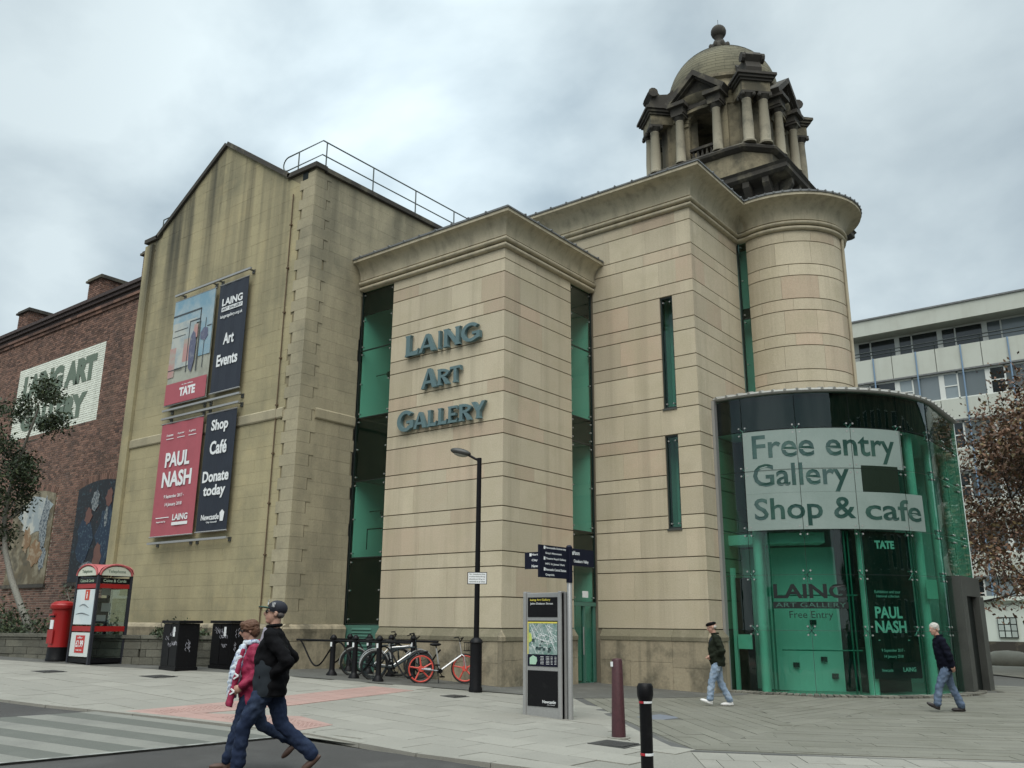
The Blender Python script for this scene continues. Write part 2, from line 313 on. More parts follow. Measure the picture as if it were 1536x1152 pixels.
def pieces(name, lst, mt, parent, limit=300, key=None, keep=None, smooth=False):
    """lst of (B, (x,y,z)); the ones nearest the camera become single parts, the rest one joined part"""
    lst = sorted(lst, key=key or (lambda q: (Vector(q[1])-CAM).length))
    for b_, _ in lst[:limit]: b_.build(name, mt, parent, smooth=smooth)
    if len(lst) > limit:
        r = B()
        for b_, _ in lst[limit:]:
            k = len(r.v); r.v += b_.v; r.f += [tuple(i+k for i in f) for f in b_.f]; r.t += b_.t
        o = r.build(name, mt, parent, smooth=smooth); o['kind'] = 'stuff'
rnd = random.random
def R(a, b): return a+(b-a)*random.random()

# ================================================================== GROUND
def inpoly(x, y, P):
    c = False; j = len(P)-1
    for i in range(len(P)):
        if (P[i][1] > y) != (P[j][1] > y) and x < (P[j][0]-P[i][0])*(y-P[i][1])/(P[j][1]-P[i][1])+P[i][0]: c = not c
        j = i
    return c
def clip(poly, a, b, c):   # keep a*x+b*y+c >= 0
    o = []
    for i in range(len(poly)):
        p, q = poly[i], poly[(i+1) % len(poly)]; dp = a*p[0]+b*p[1]+c; dq = a*q[0]+b*q[1]+c
        if dp >= 0: o.append(p)
        if dp*dq < 0:
            t = dp/(dp-dq); o.append((p[0]+(q[0]-p[0])*t, p[1]+(q[1]-p[1])*t))
    return o
def clipconv(poly, conv):
    n = len(conv); ar = sum(conv[i][0]*conv[(i+1)%n][1]-conv[(i+1)%n][0]*conv[i][1] for i in range(n))
    cv = conv if ar > 0 else conv[::-1]
    for i in range(n):
        (x0, y0), (x1, y1) = cv[i], cv[(i+1)%n]
        a, b = -(y1-y0), (x1-x0); poly = clip(poly, a, b, -(a*x0+b*y0))
        if len(poly) < 3: return []
    return poly
def area(p): return abs(sum(p[i][0]*p[(i+1)%len(p)][1]-p[(i+1)%len(p)][0]*p[i][1] for i in range(len(p))))/2
def centroid(p): return (sum(q[0] for q in p)/len(p), sum(q[1] for q in p)/len(p))
def sheet(name, poly, dz, mt, step=1.0, kind='structure', parent=None):
    """a sheet that follows the ground, cut to a convex polygon"""
    xs = [p[0] for p in poly]; ys = [p[1] for p in poly]; b = B()
    x = math.floor(min(xs)/step)*step
    while x < max(xs):
        y = math.floor(min(ys)/step)*step
        while y < max(ys):
            c = clipconv([(x,y),(x+step,y),(x+step,y+step),(x,y+step)], poly)
            if len(c) > 2: b.add([(p[0], p[1], g(*p)+dz) for p in c], [tuple(range(len(c)))])
            y += step
        x += step
    o = b.build(name, mt, parent)
    if kind and not parent: o['kind'] = kind
    # upward normals
    fix = o.data
    bm = bmesh.new(); bm.from_mesh(fix); bmesh.ops.remove_doubles(bm, verts=bm.verts[:], dist=1e-4)
    for f in bm.faces:
        f.normal_update()
        if f.normal.z < 0: f.normal_flip()
    bm.to_mesh(fix); bm.free(); return o

# base ground: one sheet to the horizon
gb = B(); xs = [-900,-300,-100,-50,-30,-22]+list(range(-18,21,2))+[24,30,50,100,300,900]; ys = [-900,-300,-100,-50,-30,-22]+list(range(-20,19,2))+[22,30,50,100,300,900]
gb.add([(x, y, g(x,y)-.06) for x in xs for y in ys], [(i*len(ys)+j, (i+1)*len(ys)+j, (i+1)*len(ys)+j+1, i*len(ys)+j+1) for i in range(len(xs)-1) for j in range(len(ys)-1)])
go = gb.build('ground', GJ, smooth=True); go['kind'] = 'structure'

# carriageway (lower than the pavement only by a flush kerb), asphalt with a raised crossing of light and dark bands
road = sheet('road', [(-30,-30),(40,-30),(40,-7.0),(8.2,-7.42),(5.0,-7.93),(2.9,-8.0),(-2,-9.22),(-30,-14.5)], -.03, ASPH, 1.0)
BED = mat('slab_bed', (.21,.205,.175), .95, grain=.15)
sheet('footway_bed', [(-30,-14.4),(-2,-9.15),(5.0,-7.8),(8.2,-7.35),(17,-5.8),(17,2),(4,4),(-30,-2)], -.010, BED, 1.0)
PBED = mat('plaza_bed', (.10,.10,.085), .95, grain=.15)
sheet('plaza_bed', [(1.9,.2),(4.7,-2.6),(7.25,-4.9),(17,2),(12,14),(7.0,14),(3.2,7.0)], -.008, PBED, 1.0)
KB = [(-30,-14.5),(-2,-9.22),(0.6,-8.45),(2.9,-7.86),(5.0,-7.90),(8.2,-7.42),(16,-6.0)]
kerb = thing('kerb', 'flush pale concrete kerb between asphalt road and paved footway', 'kerb', (0,-8,0.1))
kl = []
for (a, b_) in zip(KB[:-1], KB[1:]):
    ln = hypot(b_[0]-a[0], b_[1]-a[1]); n = max(1, int(ln/.9)); ux, uy = (b_[0]-a[0])/ln, (b_[1]-a[1])/ln; px, py = -uy*.075, ux*.075
    for i in range(n):
        s0, s1 = ln*i/n+.006, ln*(i+1)/n-.006; q = B()
        q.prism([(a[0]+ux*s0-px,a[1]+uy*s0-py),(a[0]+ux*s1-px,a[1]+uy*s1-py),(a[0]+ux*s1+px,a[1]+uy*s1+py),(a[0]+ux*s0+px,a[1]+uy*s0+py)], lambda x,y: g(x,y)-.05, lambda x,y: g(x,y)+.014, rnd())
        kl.append((q, (a[0]+ux*s0, a[1]+uy*s0, 0)))
pieces('kerb_stone', kl, CONC, kerb, 80)
cross = bpy.data.objects.new('crossing', None); COL.objects.link(cross); cross['kind'] = 'structure'
CP = [(-1.0,-9.0),(2.75,-8.1),(2.35,-11.8),(2.1,-15),(-1.9,-15),(-1.15,-10.3)]
# bands run along the road: px measured from near to far
y = -15.0; i = 0
bl = []
while y < -8.0:
    # skewed band
    ybl = lambda x: y+.245*x*0
    P = clipconv([(-4,y-.9),(4,y+.95),(4,y+.95+.42),(-4,y-.9+.42)], [(-.95,-9.0),(2.75,-8.08),(2.1,-15.5),(-1.75,-15.5)])
    if len(P) > 2:
        # sub-divide so that it follows the ground
        for xx in range(-3, 4):
            c = clipconv(P, [(xx,-20),(xx+1,-20),(xx+1,0),(xx,0)])
            if len(c) > 2:
                q = B(); q.prism(c, lambda x,y: g(x,y)-.04, lambda x,y: g(x,y)-.006, rnd()); bl.append((i % 2, q, centroid(c)))
    y += .425; i += 1
for par, mt in ((0, STRL), (1, STRD)):
    pieces('light_band' if par == 0 else 'dark_band', [(q, (c[0], c[1], 0)) for p_, q, c in bl if p_ == par], mt, cross, 60)
pl = B(); P = [(2.76,-8.08),(2.83,-8.06),(2.17,-15.5),(2.1,-15.5)]
q = sheet('white_line', P, -.002, mat('worn_white_line', (.27,.275,.25), .85, spots=((.10,.10,.095),4,.46,.62,.9)), .5); q['kind'] = 'structure'

# footway: individual slabs
PLAZA_B = [(1.95,.1),(4.62,-2.65),(6.5,-4.42),(7.23,-4.95),(8.47,-4.17),(9.58,-3.5),(10.87,-2.55),(16,1.0)]
def side(P, x, y):
    """>0 : y is beyond the polyline P (sorted by x)"""
    for a, b_ in zip(P[:-1], P[1:]):
        if a[0] <= x <= b_[0]: return y-(a[1]+(b_[1]-a[1])*(x-a[0])/(b_[0]-a[0]))
    return (y-P[0][1]) if x < P[0][0] else (y-P[-1][1])
pav = bpy.data.objects.new('pavement', None); COL.objects.link(pav); pav['kind'] = 'structure'
PKS = [[(-.62,-8.82),(.25,-8.62),(.3,-6.0),(-.70,-6.2)],[(-.70,-6.2),(.3,-6.0),(-.2,-2.63),(-1.2,-2.8)],[(.25,-8.62),(.28,-7.9),(1.45,-6.9),(2.44,-7.1),(2.58,-7.9),(1.4,-8.25)]]
EDGE = [(-14,-6),(-9,-4.6),(-5.4,-3.55),(-3.0,-3.34),(-1.55,-2.15),(.84,-2.37),(2.2,-.35),(2.3,3)]
covers = [((-8.05,-6.42),.33,.26),((-5.38,-5.3),.33,.27),((.9,-2.6),.2,.22),((6.24,-5.25),.30,.26)]
slabs = []; pinks = []
row = 0; y = -12.0
while y < 3:
    x = -22+(row % 2)*.45
    while x < 17:
        w_ = .9; P = [(x+.005,y+.005),(x+w_-.005,y+.005),(x+w_-.005,y+.6-.005),(x+.005,y+.6-.005)]; cx_, cy_ = x+w_/2, y+.3
        x += w_
        # cut by the kerb line
        ok = True
        for a, b_ in zip(KB[:-1], KB[1:]):
            if b_[0] > P[0][0] and a[0] < P[1][0]:
                ln = hypot(b_[0]-a[0], b_[1]-a[1]); nx, ny = -(b_[1]-a[1])/ln, (b_[0]-a[0])/ln
                P = clip(P, nx, ny, -(nx*a[0]+ny*a[1])-.085)
                if len(P) < 3: ok = False; break
        if not ok: continue
        if side(EDGE, cx_, cy_) > .15 or (cx_ > 1.95 and side(PLAZA_B, cx_, cy_) > -.30): continue
        if cx_ > 7.0: continue
        if any(abs(cx_-c[0][0]) < c[1]+.3 and abs(cy_-c[0][1]) < c[2]+.15 for c in covers) and False: continue
        if area(P) < .02: continue
        t_ = rnd(); h = R(-.002,.003); q = B(); q.prism(P, lambda x,y: g(x,y)-.05, lambda x,y,h=h: g(x,y)+h, t_); slabs.append((q, (cx_, cy_, 0)))
    y += .6; row += 1
# slabs that follow the kink of the plaza edge on the right
def strip_slabs(a, b_, rows, w_, d_, lst, kerbclip=True, off=.14):
    ln = hypot(b_[0]-a[0], b_[1]-a[1]); u = ((b_[0]-a[0])/ln, (b_[1]-a[1])/ln); v = (u[1], -u[0])
    for r in range(rows):
        s = -(r % 2)*w_/2
        while s < ln:
            s0, s1 = max(s,0)+.005, min(s+w_, ln)-.005; d0, d1 = off+r*d_+.005, off+(r+1)*d_-.005; s += w_
            if s1-s0 < .05: continue
            P = [(a[0]+u[0]*s0+v[0]*d0, a[1]+u[1]*s0+v[1]*d0),(a[0]+u[0]*s1+v[0]*d0, a[1]+u[1]*s1+v[1]*d0),(a[0]+u[0]*s1+v[0]*d1, a[1]+u[1]*s1+v[1]*d1),(a[0]+u[0]*s0+v[0]*d1, a[1]+u[1]*s0+v[1]*d1)]
            if kerbclip:
                for p0, p1 in zip(KB[:-1], KB[1:]):
                    cxx = centroid(P)[0]
                    if p0[0]-.5 < cxx < p1[0]+.5:
                        l2 = hypot(p1[0]-p0[0], p1[1]-p0[1]); nx, ny = -(p1[1]-p0[1])/l2, (p1[0]-p0[0])/l2
                        P = clip(P, nx, ny, -(nx*p0[0]+ny*p0[1])-.085)
                        if len(P) < 3: break
            if len(P) < 3 or area(P) < .02: continue
            if b_[0] > 7.5 and any(p[0] < 7.02 for p in P): P = clip(P, 1, 0, -7.02)
            if len(P) < 3: continue
            t_ = rnd(); h = R(-.002,.003); q = B(); q.prism(P, lambda x,y: g(x,y)-.05, lambda x,y,h=h: g(x,y)+h, t_); c = centroid(P); lst.append((q, (c[0], c[1], 0)))
strip_slabs((7.23,-4.95),(16,1.0), 5, .46, .62, slabs)
strip_slabs((1.95,.1),(7.15,-4.9), 1, .6, .45, slabs, off=.12)
pieces('paving_slab', slabs, CONC, pav, 300)
for PKK in PKS:
    x0_, x1_ = min(p[0] for p in PKK), max(p[0] for p in PKK); y0_, y1_ = min(p[1] for p in PKK), max(p[1] for p in PKK)
    xx = math.floor(x0_/.4)*.4
    while xx < x1_:
        yy = math.floor(y0_/.4)*.4
        while yy < y1_:
            c = [(xx+.004,yy+.004),(xx+.396,yy+.004),(xx+.396,yy+.396),(xx+.004,yy+.396)]
            cc = (xx+.2, yy+.2)
            c = clipconv(c, PKK)
            if len(c) > 2:
                for a, b_ in zip(KB[:-1], KB[1:]):
                    if a[0] <= cc[0] <= b_[0]:
                        ln = hypot(b_[0]-a[0], b_[1]-a[1]); nx, ny = -(b_[1]-a[1])/ln, (b_[0]-a[0])/ln; c = clip(c, nx, ny, -(nx*a[0]+ny*a[1])-.085)
                if len(c) > 2:
                    q = B(); q.prism(c, lambda x,y: g(x,y)-.05, lambda x,y: g(x,y)+.008, rnd())
                    if len(c) == 4 and area(c) > .15 and cc[1] < -6.4:
                        for i in range(4):
                            for j in range(4): q.prism([(xx+.06+i*.09, yy+.05+j*.09),(xx+.09+i*.09, yy+.05+j*.09),(xx+.09+i*.09, yy+.08+j*.09),(xx+.06+i*.09, yy+.08+j*.09)], lambda x,y: g(x,y), lambda x,y: g(x,y)+.013, .5)
                    pinks.append((q, (*cc, 0)))
            yy += .4
        xx += .4
pieces('tactile_slab', pinks, PINK, pav, 200)
# worn strip of small grey setts / asphalt beside the walls
foot = sheet('wall_side_strip', [(-14,-6.2),(-5.4,-3.6),(-1.55,-2.2),(2.2,-.5),(4,4.2),(4,8),(-14,3)], .004, ASPHB, 1.0)
# dark channel between footway and plaza
chn = thing('drain_channel', 'dark grey stone channel line dividing the pale slabs from the plaza paving', 'drain', (5,-3,0))
cl = []
for a, b_ in zip(PLAZA_B[:-1], PLAZA_B[1:]):
    ln = hypot(b_[0]-a[0], b_[1]-a[1]); n = max(1, int(ln/.5)); u = ((b_[0]-a[0])/ln, (b_[1]-a[1])/ln); wd = .115 if b_[0] < 7.3 else .045; v = (-u[1]*wd, u[0]*wd)
    for i in range(n):
        s0, s1 = ln*i/n+.004, ln*(i+1)/n-.004; q = B()
        q.prism([(a[0]+u[0]*s0-v[0],a[1]+u[1]*s0-v[1]),(a[0]+u[0]*s1-v[0],a[1]+u[1]*s1-v[1]),(a[0]+u[0]*s1+v[0],a[1]+u[1]*s1+v[1]),(a[0]+u[0]*s0+v[0],a[1]+u[1]*s0+v[1])], lambda x,y: g(x,y)-.05, lambda x,y: g(x,y)-.003, rnd())
        cl.append((q, (a[0]+u[0]*s0, a[1]+u[1]*s0, 0)))
pieces('channel_stone', cl, mat('dark_channel', (.085,.085,.08), .9, tint=.2, grain=.15), chn, 60)
# plaza of long setts laid in two slanting directions that meet in a zigzag
plz = bpy.data.objects.new('plaza', None); COL.objects.link(plz); plz['kind'] = 'structure'
sett = []
def setts(region, d, wid, ln0, lst, mtl=None):
    u = (cos(d), sin(d)); v = (-u[1], u[0]); cx0, cy0 = centroid(region)
    for r in range(-70, 70):
        s = -14+(r*.37 % 1)*ln0
        while s < 14:
            l_ = ln0*R(.7,1.3); a0, a1, b0, b1 = s+.004, s+l_-.004, r*wid+.006, (r+1)*wid-.006; s += l_
            c = [(cx0+u[0]*a+v[0]*b2, cy0+u[1]*a+v[1]*b2) for a, b2 in ((a0,b0),(a1,b0),(a1,b1),(a0,b1))]
            if not any(inpoly(*p, region) for p in c): continue
            c = clipconv(c, region)
            if len(c) < 3 or area(c) < .02: continue
            cc = centroid(c)
            if hypot(cc[0]-3.87, cc[1]-9.05) < 4.46: continue
            if (cc[0]-4.97)**2+(cc[1]+1.75)**2*.5 < .12: continue
            h = R(-.002,.003); q = B(); q.prism(c, lambda x,y: g(x,y)-.05, lambda x,y,h=h: g(x,y)+h, rnd()); lst.append((q, (*cc, 0)))
dA = atan2(-2.79-.28, 7.25-4.13)      # joints that fall to the lower right
dB = atan2(2.06+.42, 7.39-7.05)       # joints that rise steeply
ZA = [(2.1,.1),(4.7,-2.5),(7.2,-4.78),(7.15,-.9),(4.3,3.2),(2.9,4.2)]
ZB = [(7.2,-4.78),(10.87,-2.4),(16,1.15),(16,9),(9.6,8.5),(7.4,4.5),(7.15,-.9)]
ZC = [(7.15,-.9),(7.4,4.5),(6.0,6.9),(4.3,3.2)]
ZD = [(7.4,4.5),(9.6,8.5),(12,14),(7.8,13.5),(6.0,6.9)]
ZE = [(2.9,4.2),(4.3,3.2),(6.0,6.9),(5.0,7.2),(3.2,6.8)]
setts(ZA, dA, .30, 1.1, sett); setts(ZB, atan2(.7,1.1), .30, 1.2, sett); setts(ZC, dB, .30, 1.1, sett); setts(ZD, atan2(8.3,5.6), .30, 1.1, sett); setts(ZE, atan2(8.3,5.6), .25, .9, sett)
pieces('paving_sett', sett, PLAZA, plz, 300)
far = sheet('plaza_beyond', [(-6,18),(3,16.3),(5,14.5),(7.6,13),(12,13.8),(16,9),(22,20),(20,70),(-20,90)], -.02, PLAZA, 4.0)
q = B(); q.prism([(4.72,-2.05),(5.22,-2.15),(5.25,-1.35),(4.75,-1.25)], lambda x,y: g(x,y)-.05, lambda x,y: g(x,y)+.001); q.build('blue_grey_slab', SLATE, plz)
# radial cobble ring at the foot of the rotunda
RC = (3.87, 9.05); RR = 3.98
ring = thing('cobble_ring', 'ring of dark radial cobbles round the foot of the glass rotunda', 'cobbles', (RC[0],RC[1],-.15))
cl = []
for k in range(56):
    a0, a1 = -99+k*2.0, -99+(k+1)*2.0-.5; r0, r1 = 4.02, 4.40
    P = [(RC[0]+r*cos(radians(a)), RC[1]+r*sin(radians(a))) for r, a in ((r0,a0),(r1,a0),(r1,a1),(r0,a1))]
    q = B(); h = R(0,.02); q.prism(P, lambda x,y: g(x,y)-.06, lambda x,y: g(x,y)+.03+h*.6, rnd()); cl.append((q, (*P[0], 0)))
pieces('cobble', cl, mat('cobble_stone', (.14,.135,.11), .85, tint=.4, grain=.2, bump=.3), ring, 120)
for (c, hx, hy), lb in zip(covers, ('dark manhole cover in pale slabs in front of the red post box','blue grey manhole cover in the slabs between phone box and black cabinet','small dark drain cover in the slabs at the foot of the street lamp','dark rectangular manhole cover in the slabs beside the maroon bollard')):
    mc = thing('manhole_cover', lb, 'manhole cover', (c[0],c[1],g(*c)), 'manhole covers in the footway')
    q = B(); q.prism([(c[0]-hx,c[1]-hy),(c[0]+hx,c[1]-hy),(c[0]+hx,c[1]+hy),(c[0]-hx,c[1]+hy)], lambda x,y: g(x,y)-.02, lambda x,y: g(x,y)+.008)
    q.build('frame', IRON, mc)
    q = B()
    for i in range(7): q.box(c[0]-hx+.04, c[1]-hy+.03+i*(2*hy-.06)/7, g(*c), c[0]+hx-.04, c[1]-hy+.03+(i+.65)*(2*hy-.06)/7, g(*c)+.016)
    q.build('tread', IRON, mc)

# ================================================================== GALLERY EXTENSION (two stone blocks and a drum)
PT = 1.465; Wd = .9*1.19*.66789; Nr = .9*1.19-Wd
def zl(k):
    if k <= 1: return PT+k*Wd
    z = Wd
    for i in range(1, k): z += Wd if i % 2 == 1 else Nr
    return PT+z
X2, Y2 = 3.25, 4.177
gal = thing('gallery_extension', 'pale banded sandstone gallery building with flaring cornices, green glass slots and round drum', 'building', (-2,2,0.1))
stones = []; GAP = .013
def split(a, b_, lo, hi):
    o = [a]; 
    while b_-o[-1] > hi*1.15: o.append(o[-1]+R(lo,hi))
    if len(o) > 1 and b_-o[-1] < lo*.6: o.pop()
    return o+[b_]
def stone(poly, z0, z1):
    q = B(); q.prism(poly, z0+GAP, z1-GAP, rnd()); c = centroid(poly); stones.append((q, (c[0], c[1], (z0+z1)/2)))
D = .16; e = .002
for k in range(0, 18):                      # block 1
    z0, z1 = zl(k), min(zl(k+1), 11.04)
    q1, q2 = R(.45,.85), R(.45,.85)
    if k % 2: q1, q2 = q2+.2, q1
    stone([(-q1,0),(0,0),(0,q2),(-D,q2),(-D,D),(-q1,D)], z0, z1)      # stone that turns the corner
    xs_ = split(-4.07, -q1, .85, 1.35)
    for a, b_ in zip(xs_[:-1], xs_[1:]): stone([(a+e,0),(b_-e,0),(b_-e,D),(a+e,D)], z0, z1)
    ys_ = split(q2, 3.03, .8, 1.3)
    for a, b_ in zip(ys_[:-1], ys_[1:]): stone([(0,a+e),(0,b_-e),(-D,b_-e),(-D,a+e)], z0, z1)
for k in range(0, 21):                      # block 2
    z0, z1 = zl(k), min(zl(k+1), 12.89)
    q1, q2 = R(.35,.55), R(.45,.9)
    slit = (3.9 < z0 < 6.4) or (7.1 < z0 < 10.3)
    if slit: q1 = .64
    stone([(X2-q1,Y2),(X2,Y2),(X2,Y2+q2),(X2-D,Y2+q2),(X2-D,Y2+D),(X2-q1,Y2+D)], z0, z1)
    xr = 2.215 if slit else X2-q1
    xl = 0.012 if z0 < 10.9 else -3.6
    xs_ = split(xl, xr, .85, 1.4)
    for a, b_ in zip(xs_[:-1], xs_[1:]): stone([(a+e,Y2),(b_-e,Y2),(b_-e,Y2+D),(a+e,Y2+D)], z0, z1)
    ys_ = split(Y2+q2, 7.33, .9, 1.4)
    for a, b_ in zip(ys_[:-1], ys_[1:]): stone([(X2,a+e),(X2,b_-e),(X2-D,b_-e),(X2-D,a+e)], z0, z1)
DC = (4.23, 8.89); DR = 1.67
def arc(c, r, a0, a1, n): return [(c[0]+r*cos(radians(a0+(a1-a0)*i/n)), c[1]+r*sin(radians(a0+(a1-a0)*i/n))) for i in range(n+1)]
for k in range(9, 21):                      # drum
    z0, z1 = zl(k), min(zl(k+1), 12.89)
    if k == 9: z0 = 6.9
    st = 36 if k % 2 else 30; a = -114+(0 if k % 2 else 15)
    if k % 2 == 0: 
        stone(arc(DC, DR, -114, a-.1, 3)+arc(DC, DR-D, -114, a-.1, 3)[::-1], z0, z1)
    while a < 45:
        b_ = min(a+st*R(.85,1.1), 45); 
        if 45-b_ < 8: b_ = 45
        stone(arc(DC, DR, a+.1, b_-.1, 6)+arc(DC, DR-D, a+.1, b_-.1, 6)[::-1], z0, z1); a = b_
pieces('stone', stones, STONE, gal, 300)
# backing walls seen in the joints, roofs and hollow interiors behind the glass slots
q = B(); r_ = .035
q.box(-4.07, r_, -.3, -r_, .3, 11.04).box(-.3, .3, -.3, -r_, 3.03, 11.04)
q.box(X2-.3, Y2+.3, -.3, X2-r_, 7.33, 12.9); q.prism(arc(DC, DR-r_, -114, 45, 24)+arc(DC, DR-.3, -114, 45, 24)[::-1], 6.9, 12.89)
for z0, z1 in ((-.3,3.966),(6.46,7.18),(10.39,12.9)): q.box(2.215, Y2+r_, z0, 2.6, Y2+.3, z1)
q.box(-2.0, Y2+r_, -.3, 2.215, Y2+.3, 12.9).box(2.6, Y2+r_, -.3, X2-r_, Y2+.3, 12.9).box(-3.6, Y2+r_, 10.9, -2.003, Y2+.3, 12.9)
q.build('joint_backing', JOINT, gal)
# plinth: weathered offset course and base
pls = []; chm = []
def plinth(axis, a, b_, base, nrm, z_low):
    xs_ = split(a, b_, .9, 1.5)
    for s0, s1 in zip(xs_[:-1], xs_[1:]):
        s0 += .003; s1 -= .003
        for (p0, z_0, p1, z_1, p2, z_2) in ((0,PT+.01,.125,1.27,.125,1.19),):
            prof = [(-.05,PT-.012),(.0,PT-.012),(.13,1.275),(.13,1.18),(-.05,1.18)]
            qq = B()
            if axis == 'x': qq.yprism([(base-p, z) for p, z in prof], s0, s1, rnd())
            else: qq.xprism([(base+p, z) for p, z in prof], s0, s1, rnd())
            chm.append((qq, (s0,base,1.2) if axis == 'x' else (base,s0,1.2)))
        mid = z_low+(1.17-z_low)*R(.42,.6)
        for z0, z1 in ((z_low-.3, mid),(mid+.006, 1.174)):
            qq = B()
            if axis == 'x': qq.box(s0, base-.11, z0, s1, base+.03, z1, rnd())
            else: qq.box(base-.03, s0, z0, base+.11, s1, z1, rnd())
            pls.append((qq, (s0,base,.5) if axis == 'x' else (base,s0,.5)))
plinth('x', -4.05, -.003, 0, -1, .25); plinth('y', .0, 3.03, 0, 1, .12); plinth('x', .13, X2-.003, Y2, -1, -.0); plinth('y', Y2, 4.97, X2, 1, -.05)
# corner blocks
for (x, y) in ((0,0),(X2,Y2)):
    qq = B(); qq.box(x-.002, y-.11, -.3, x+.11, y-.001, 1.174, rnd()); pls.append((qq, (x,y,.5)))
    qq = B(); qq.add([(x,y,PT-.012),(x+.13,y-.13,1.275),(x,y-.13,1.275),(x+.13,y,1.275),(x+.13,y-.13,1.18),(x,y-.13,1.18),(x+.13,y,1.18),(x,y,1.18)], [(0,2,1),(0,1,3),(2,5,4,1),(1,4,6,3),(0,7,5,2),(0,3,6,7),(5,7,6,4)]); pls.append((qq,(x,y,1.2)))
pieces('plinth_stone', pls, STONEP, gal, 150)
STNL = mat('mossy_ledge_stone', (.165,.15,.10), .95, tint=.1, spots=((.24,.21,.15),3,.5,.7,.6), grain=.15, bump=.3)
pieces('ledge_stone', chm, STNL, gal, 60)

def sweep(b, path, prof, closed=False, caps=True, tint=.5):
    """profile [(out, z)] swept along a plan path, outside is to the right hand of travel"""
    n = len(path); rings = []
    for i, p in enumerate(path):
        d0 = Vector(p)-Vector(path[i-1]) if (i > 0 or closed) else None; d1 = Vector(path[(i+1)%n])-Vector(p) if (i < n-1 or closed) else None
        if d0 is None: d0 = d1
        if d1 is None: d1 = d0
        d0 = d0.normalized(); d1 = d1.normalized(); n0 = Vector((d0.y,-d0.x)); n1 = Vector((d1.y,-d1.x)); mi = (n0+n1)
        mi = mi/ (1+n0.dot(n1)) if 1+n0.dot(n1) > .05 else n0
        rings.append([(p[0]+mi.x*o, p[1]+mi.y*o, z) for o, z in prof])
    m_ = len(prof); vs = [v for r in rings for v in r]; fs = []
    for i in range(n if closed else n-1):
        j = (i+1) % n
        for k in range(m_):
            k2 = (k+1) % m_; fs.append((i*m_+k, j*m_+k, j*m_+k2, i*m_+k2))
    if caps and not closed: fs += [tuple(range(m_)), tuple(range((n-1)*m_, n*m_))[::-1]]
    return b.add(vs, fs, tint)
def cove(zb, zt, o1, o2, n=10):
    """concave flare from (o1,zb) to (o2,zt)"""
    return [(o1+(o2-o1)*(1-cos(pi/2*i/n)), zb+(zt-zb)*sin(pi/2*i/n)) for i in range(n+1)]
def halfround(z0, z1, o, n=5): return [(o+(z1-z0)*.55*sin(pi*i/n), z0+(z1-z0)*(1-cos(pi*i/n))/2) for i in range(n+1)]
path1 = [(-5.40,0),(0,0),(0,4.15)]
path2 = [(-3.6,Y2),(X2,Y2),(X2,7.35),(3.62,7.36)]+arc(DC, DR, -110, 52, 26)
def cornice(path, zb, ov, ch, nm):
    qq = B(); pr_ = [(-.1,zb)]+halfround(zb+.005, zb+.115, .055)+[(.015,zb+.12),(.015,zb+.15)]+halfround(zb+.155, zb+.265, .10)+[(.045,zb+.27),(.045,zb+.30)]+cove(zb+.305, zb+ch, .10, ov)+[(ov+.015,zb+ch),(ov+.015,zb+ch+.085),(-.1,zb+ch+.085)]
    sweep(qq, path, pr_); o = qq.build('cornice', STONEC, gal, smooth='auto')
    qq = B(); sweep(qq, path, [(-.1,zb+ch+.087),(ov+.045,zb+ch+.087),(ov+.045,zb+ch+.13),(-.1,zb+ch+.21)]); qq.build('roof_flashing', LEAD, gal)
    # rolls in the lead every half metre
    rl = []
    for a, b_ in zip(path[:-1], path[1:]):
        a, b_ = Vector(a), Vector(b_); ln = (b_-a).length; d = (b_-a)/ln; nn = Vector((d.y,-d.x))
        cnt = max(1, int(ln/.55)) if ln > .3 else (1 if (path.index((a.x,a.y)) if (a.x,a.y) in path else 0) % 3 == 0 else 0)
        for i in range(cnt):
            p = a+d*ln*(i+.5)/cnt; rr = B(); p0 = p+nn*(ov+.06); p1 = p-nn*.05
            rr.tube([(p0.x,p0.y,zb+ch+.13),(p1.x,p1.y,zb+ch+.235)], .032, 6); rl.append((rr, (p.x,p.y,zb+ch)))
    pieces('lead_roll', rl, LEAD, gal, 60)
cornice(path1, 11.04, .40, .78, 1); cornice(path2, 12.89, .60, .86, 2)
q = B(); q.prism([(-5.39,-.38),(.38,-.38),(.38,4.1),(-5.39,4.1)], 11.98, 12.0).prism([(-3.6,Y2-.5),(X2+.5,Y2-.5),(X2+.5,9.5),(-3.6,9.5)], 13.9, 13.93).prism([(-3.6,9.5),(2.6,9.5),(2.6,13),(-3.6,13)], 12.0,12.9); q.prism(arc(DC, DR+.5, -114, 60, 16)+[DC], 13.94, 13.97)
q.build('flat_roof', LEAD, gal)
# side and rear walls
q = B(); q.box(-5.4,4.3,-.3,-3.6,4.6,11.9).box(-3.6,9.4,9,3.3,9.7,13.8).box(-3.6,Y2+.3,12,-3.4,9.5,13.8); q.build('rear_wall', STONE, gal)
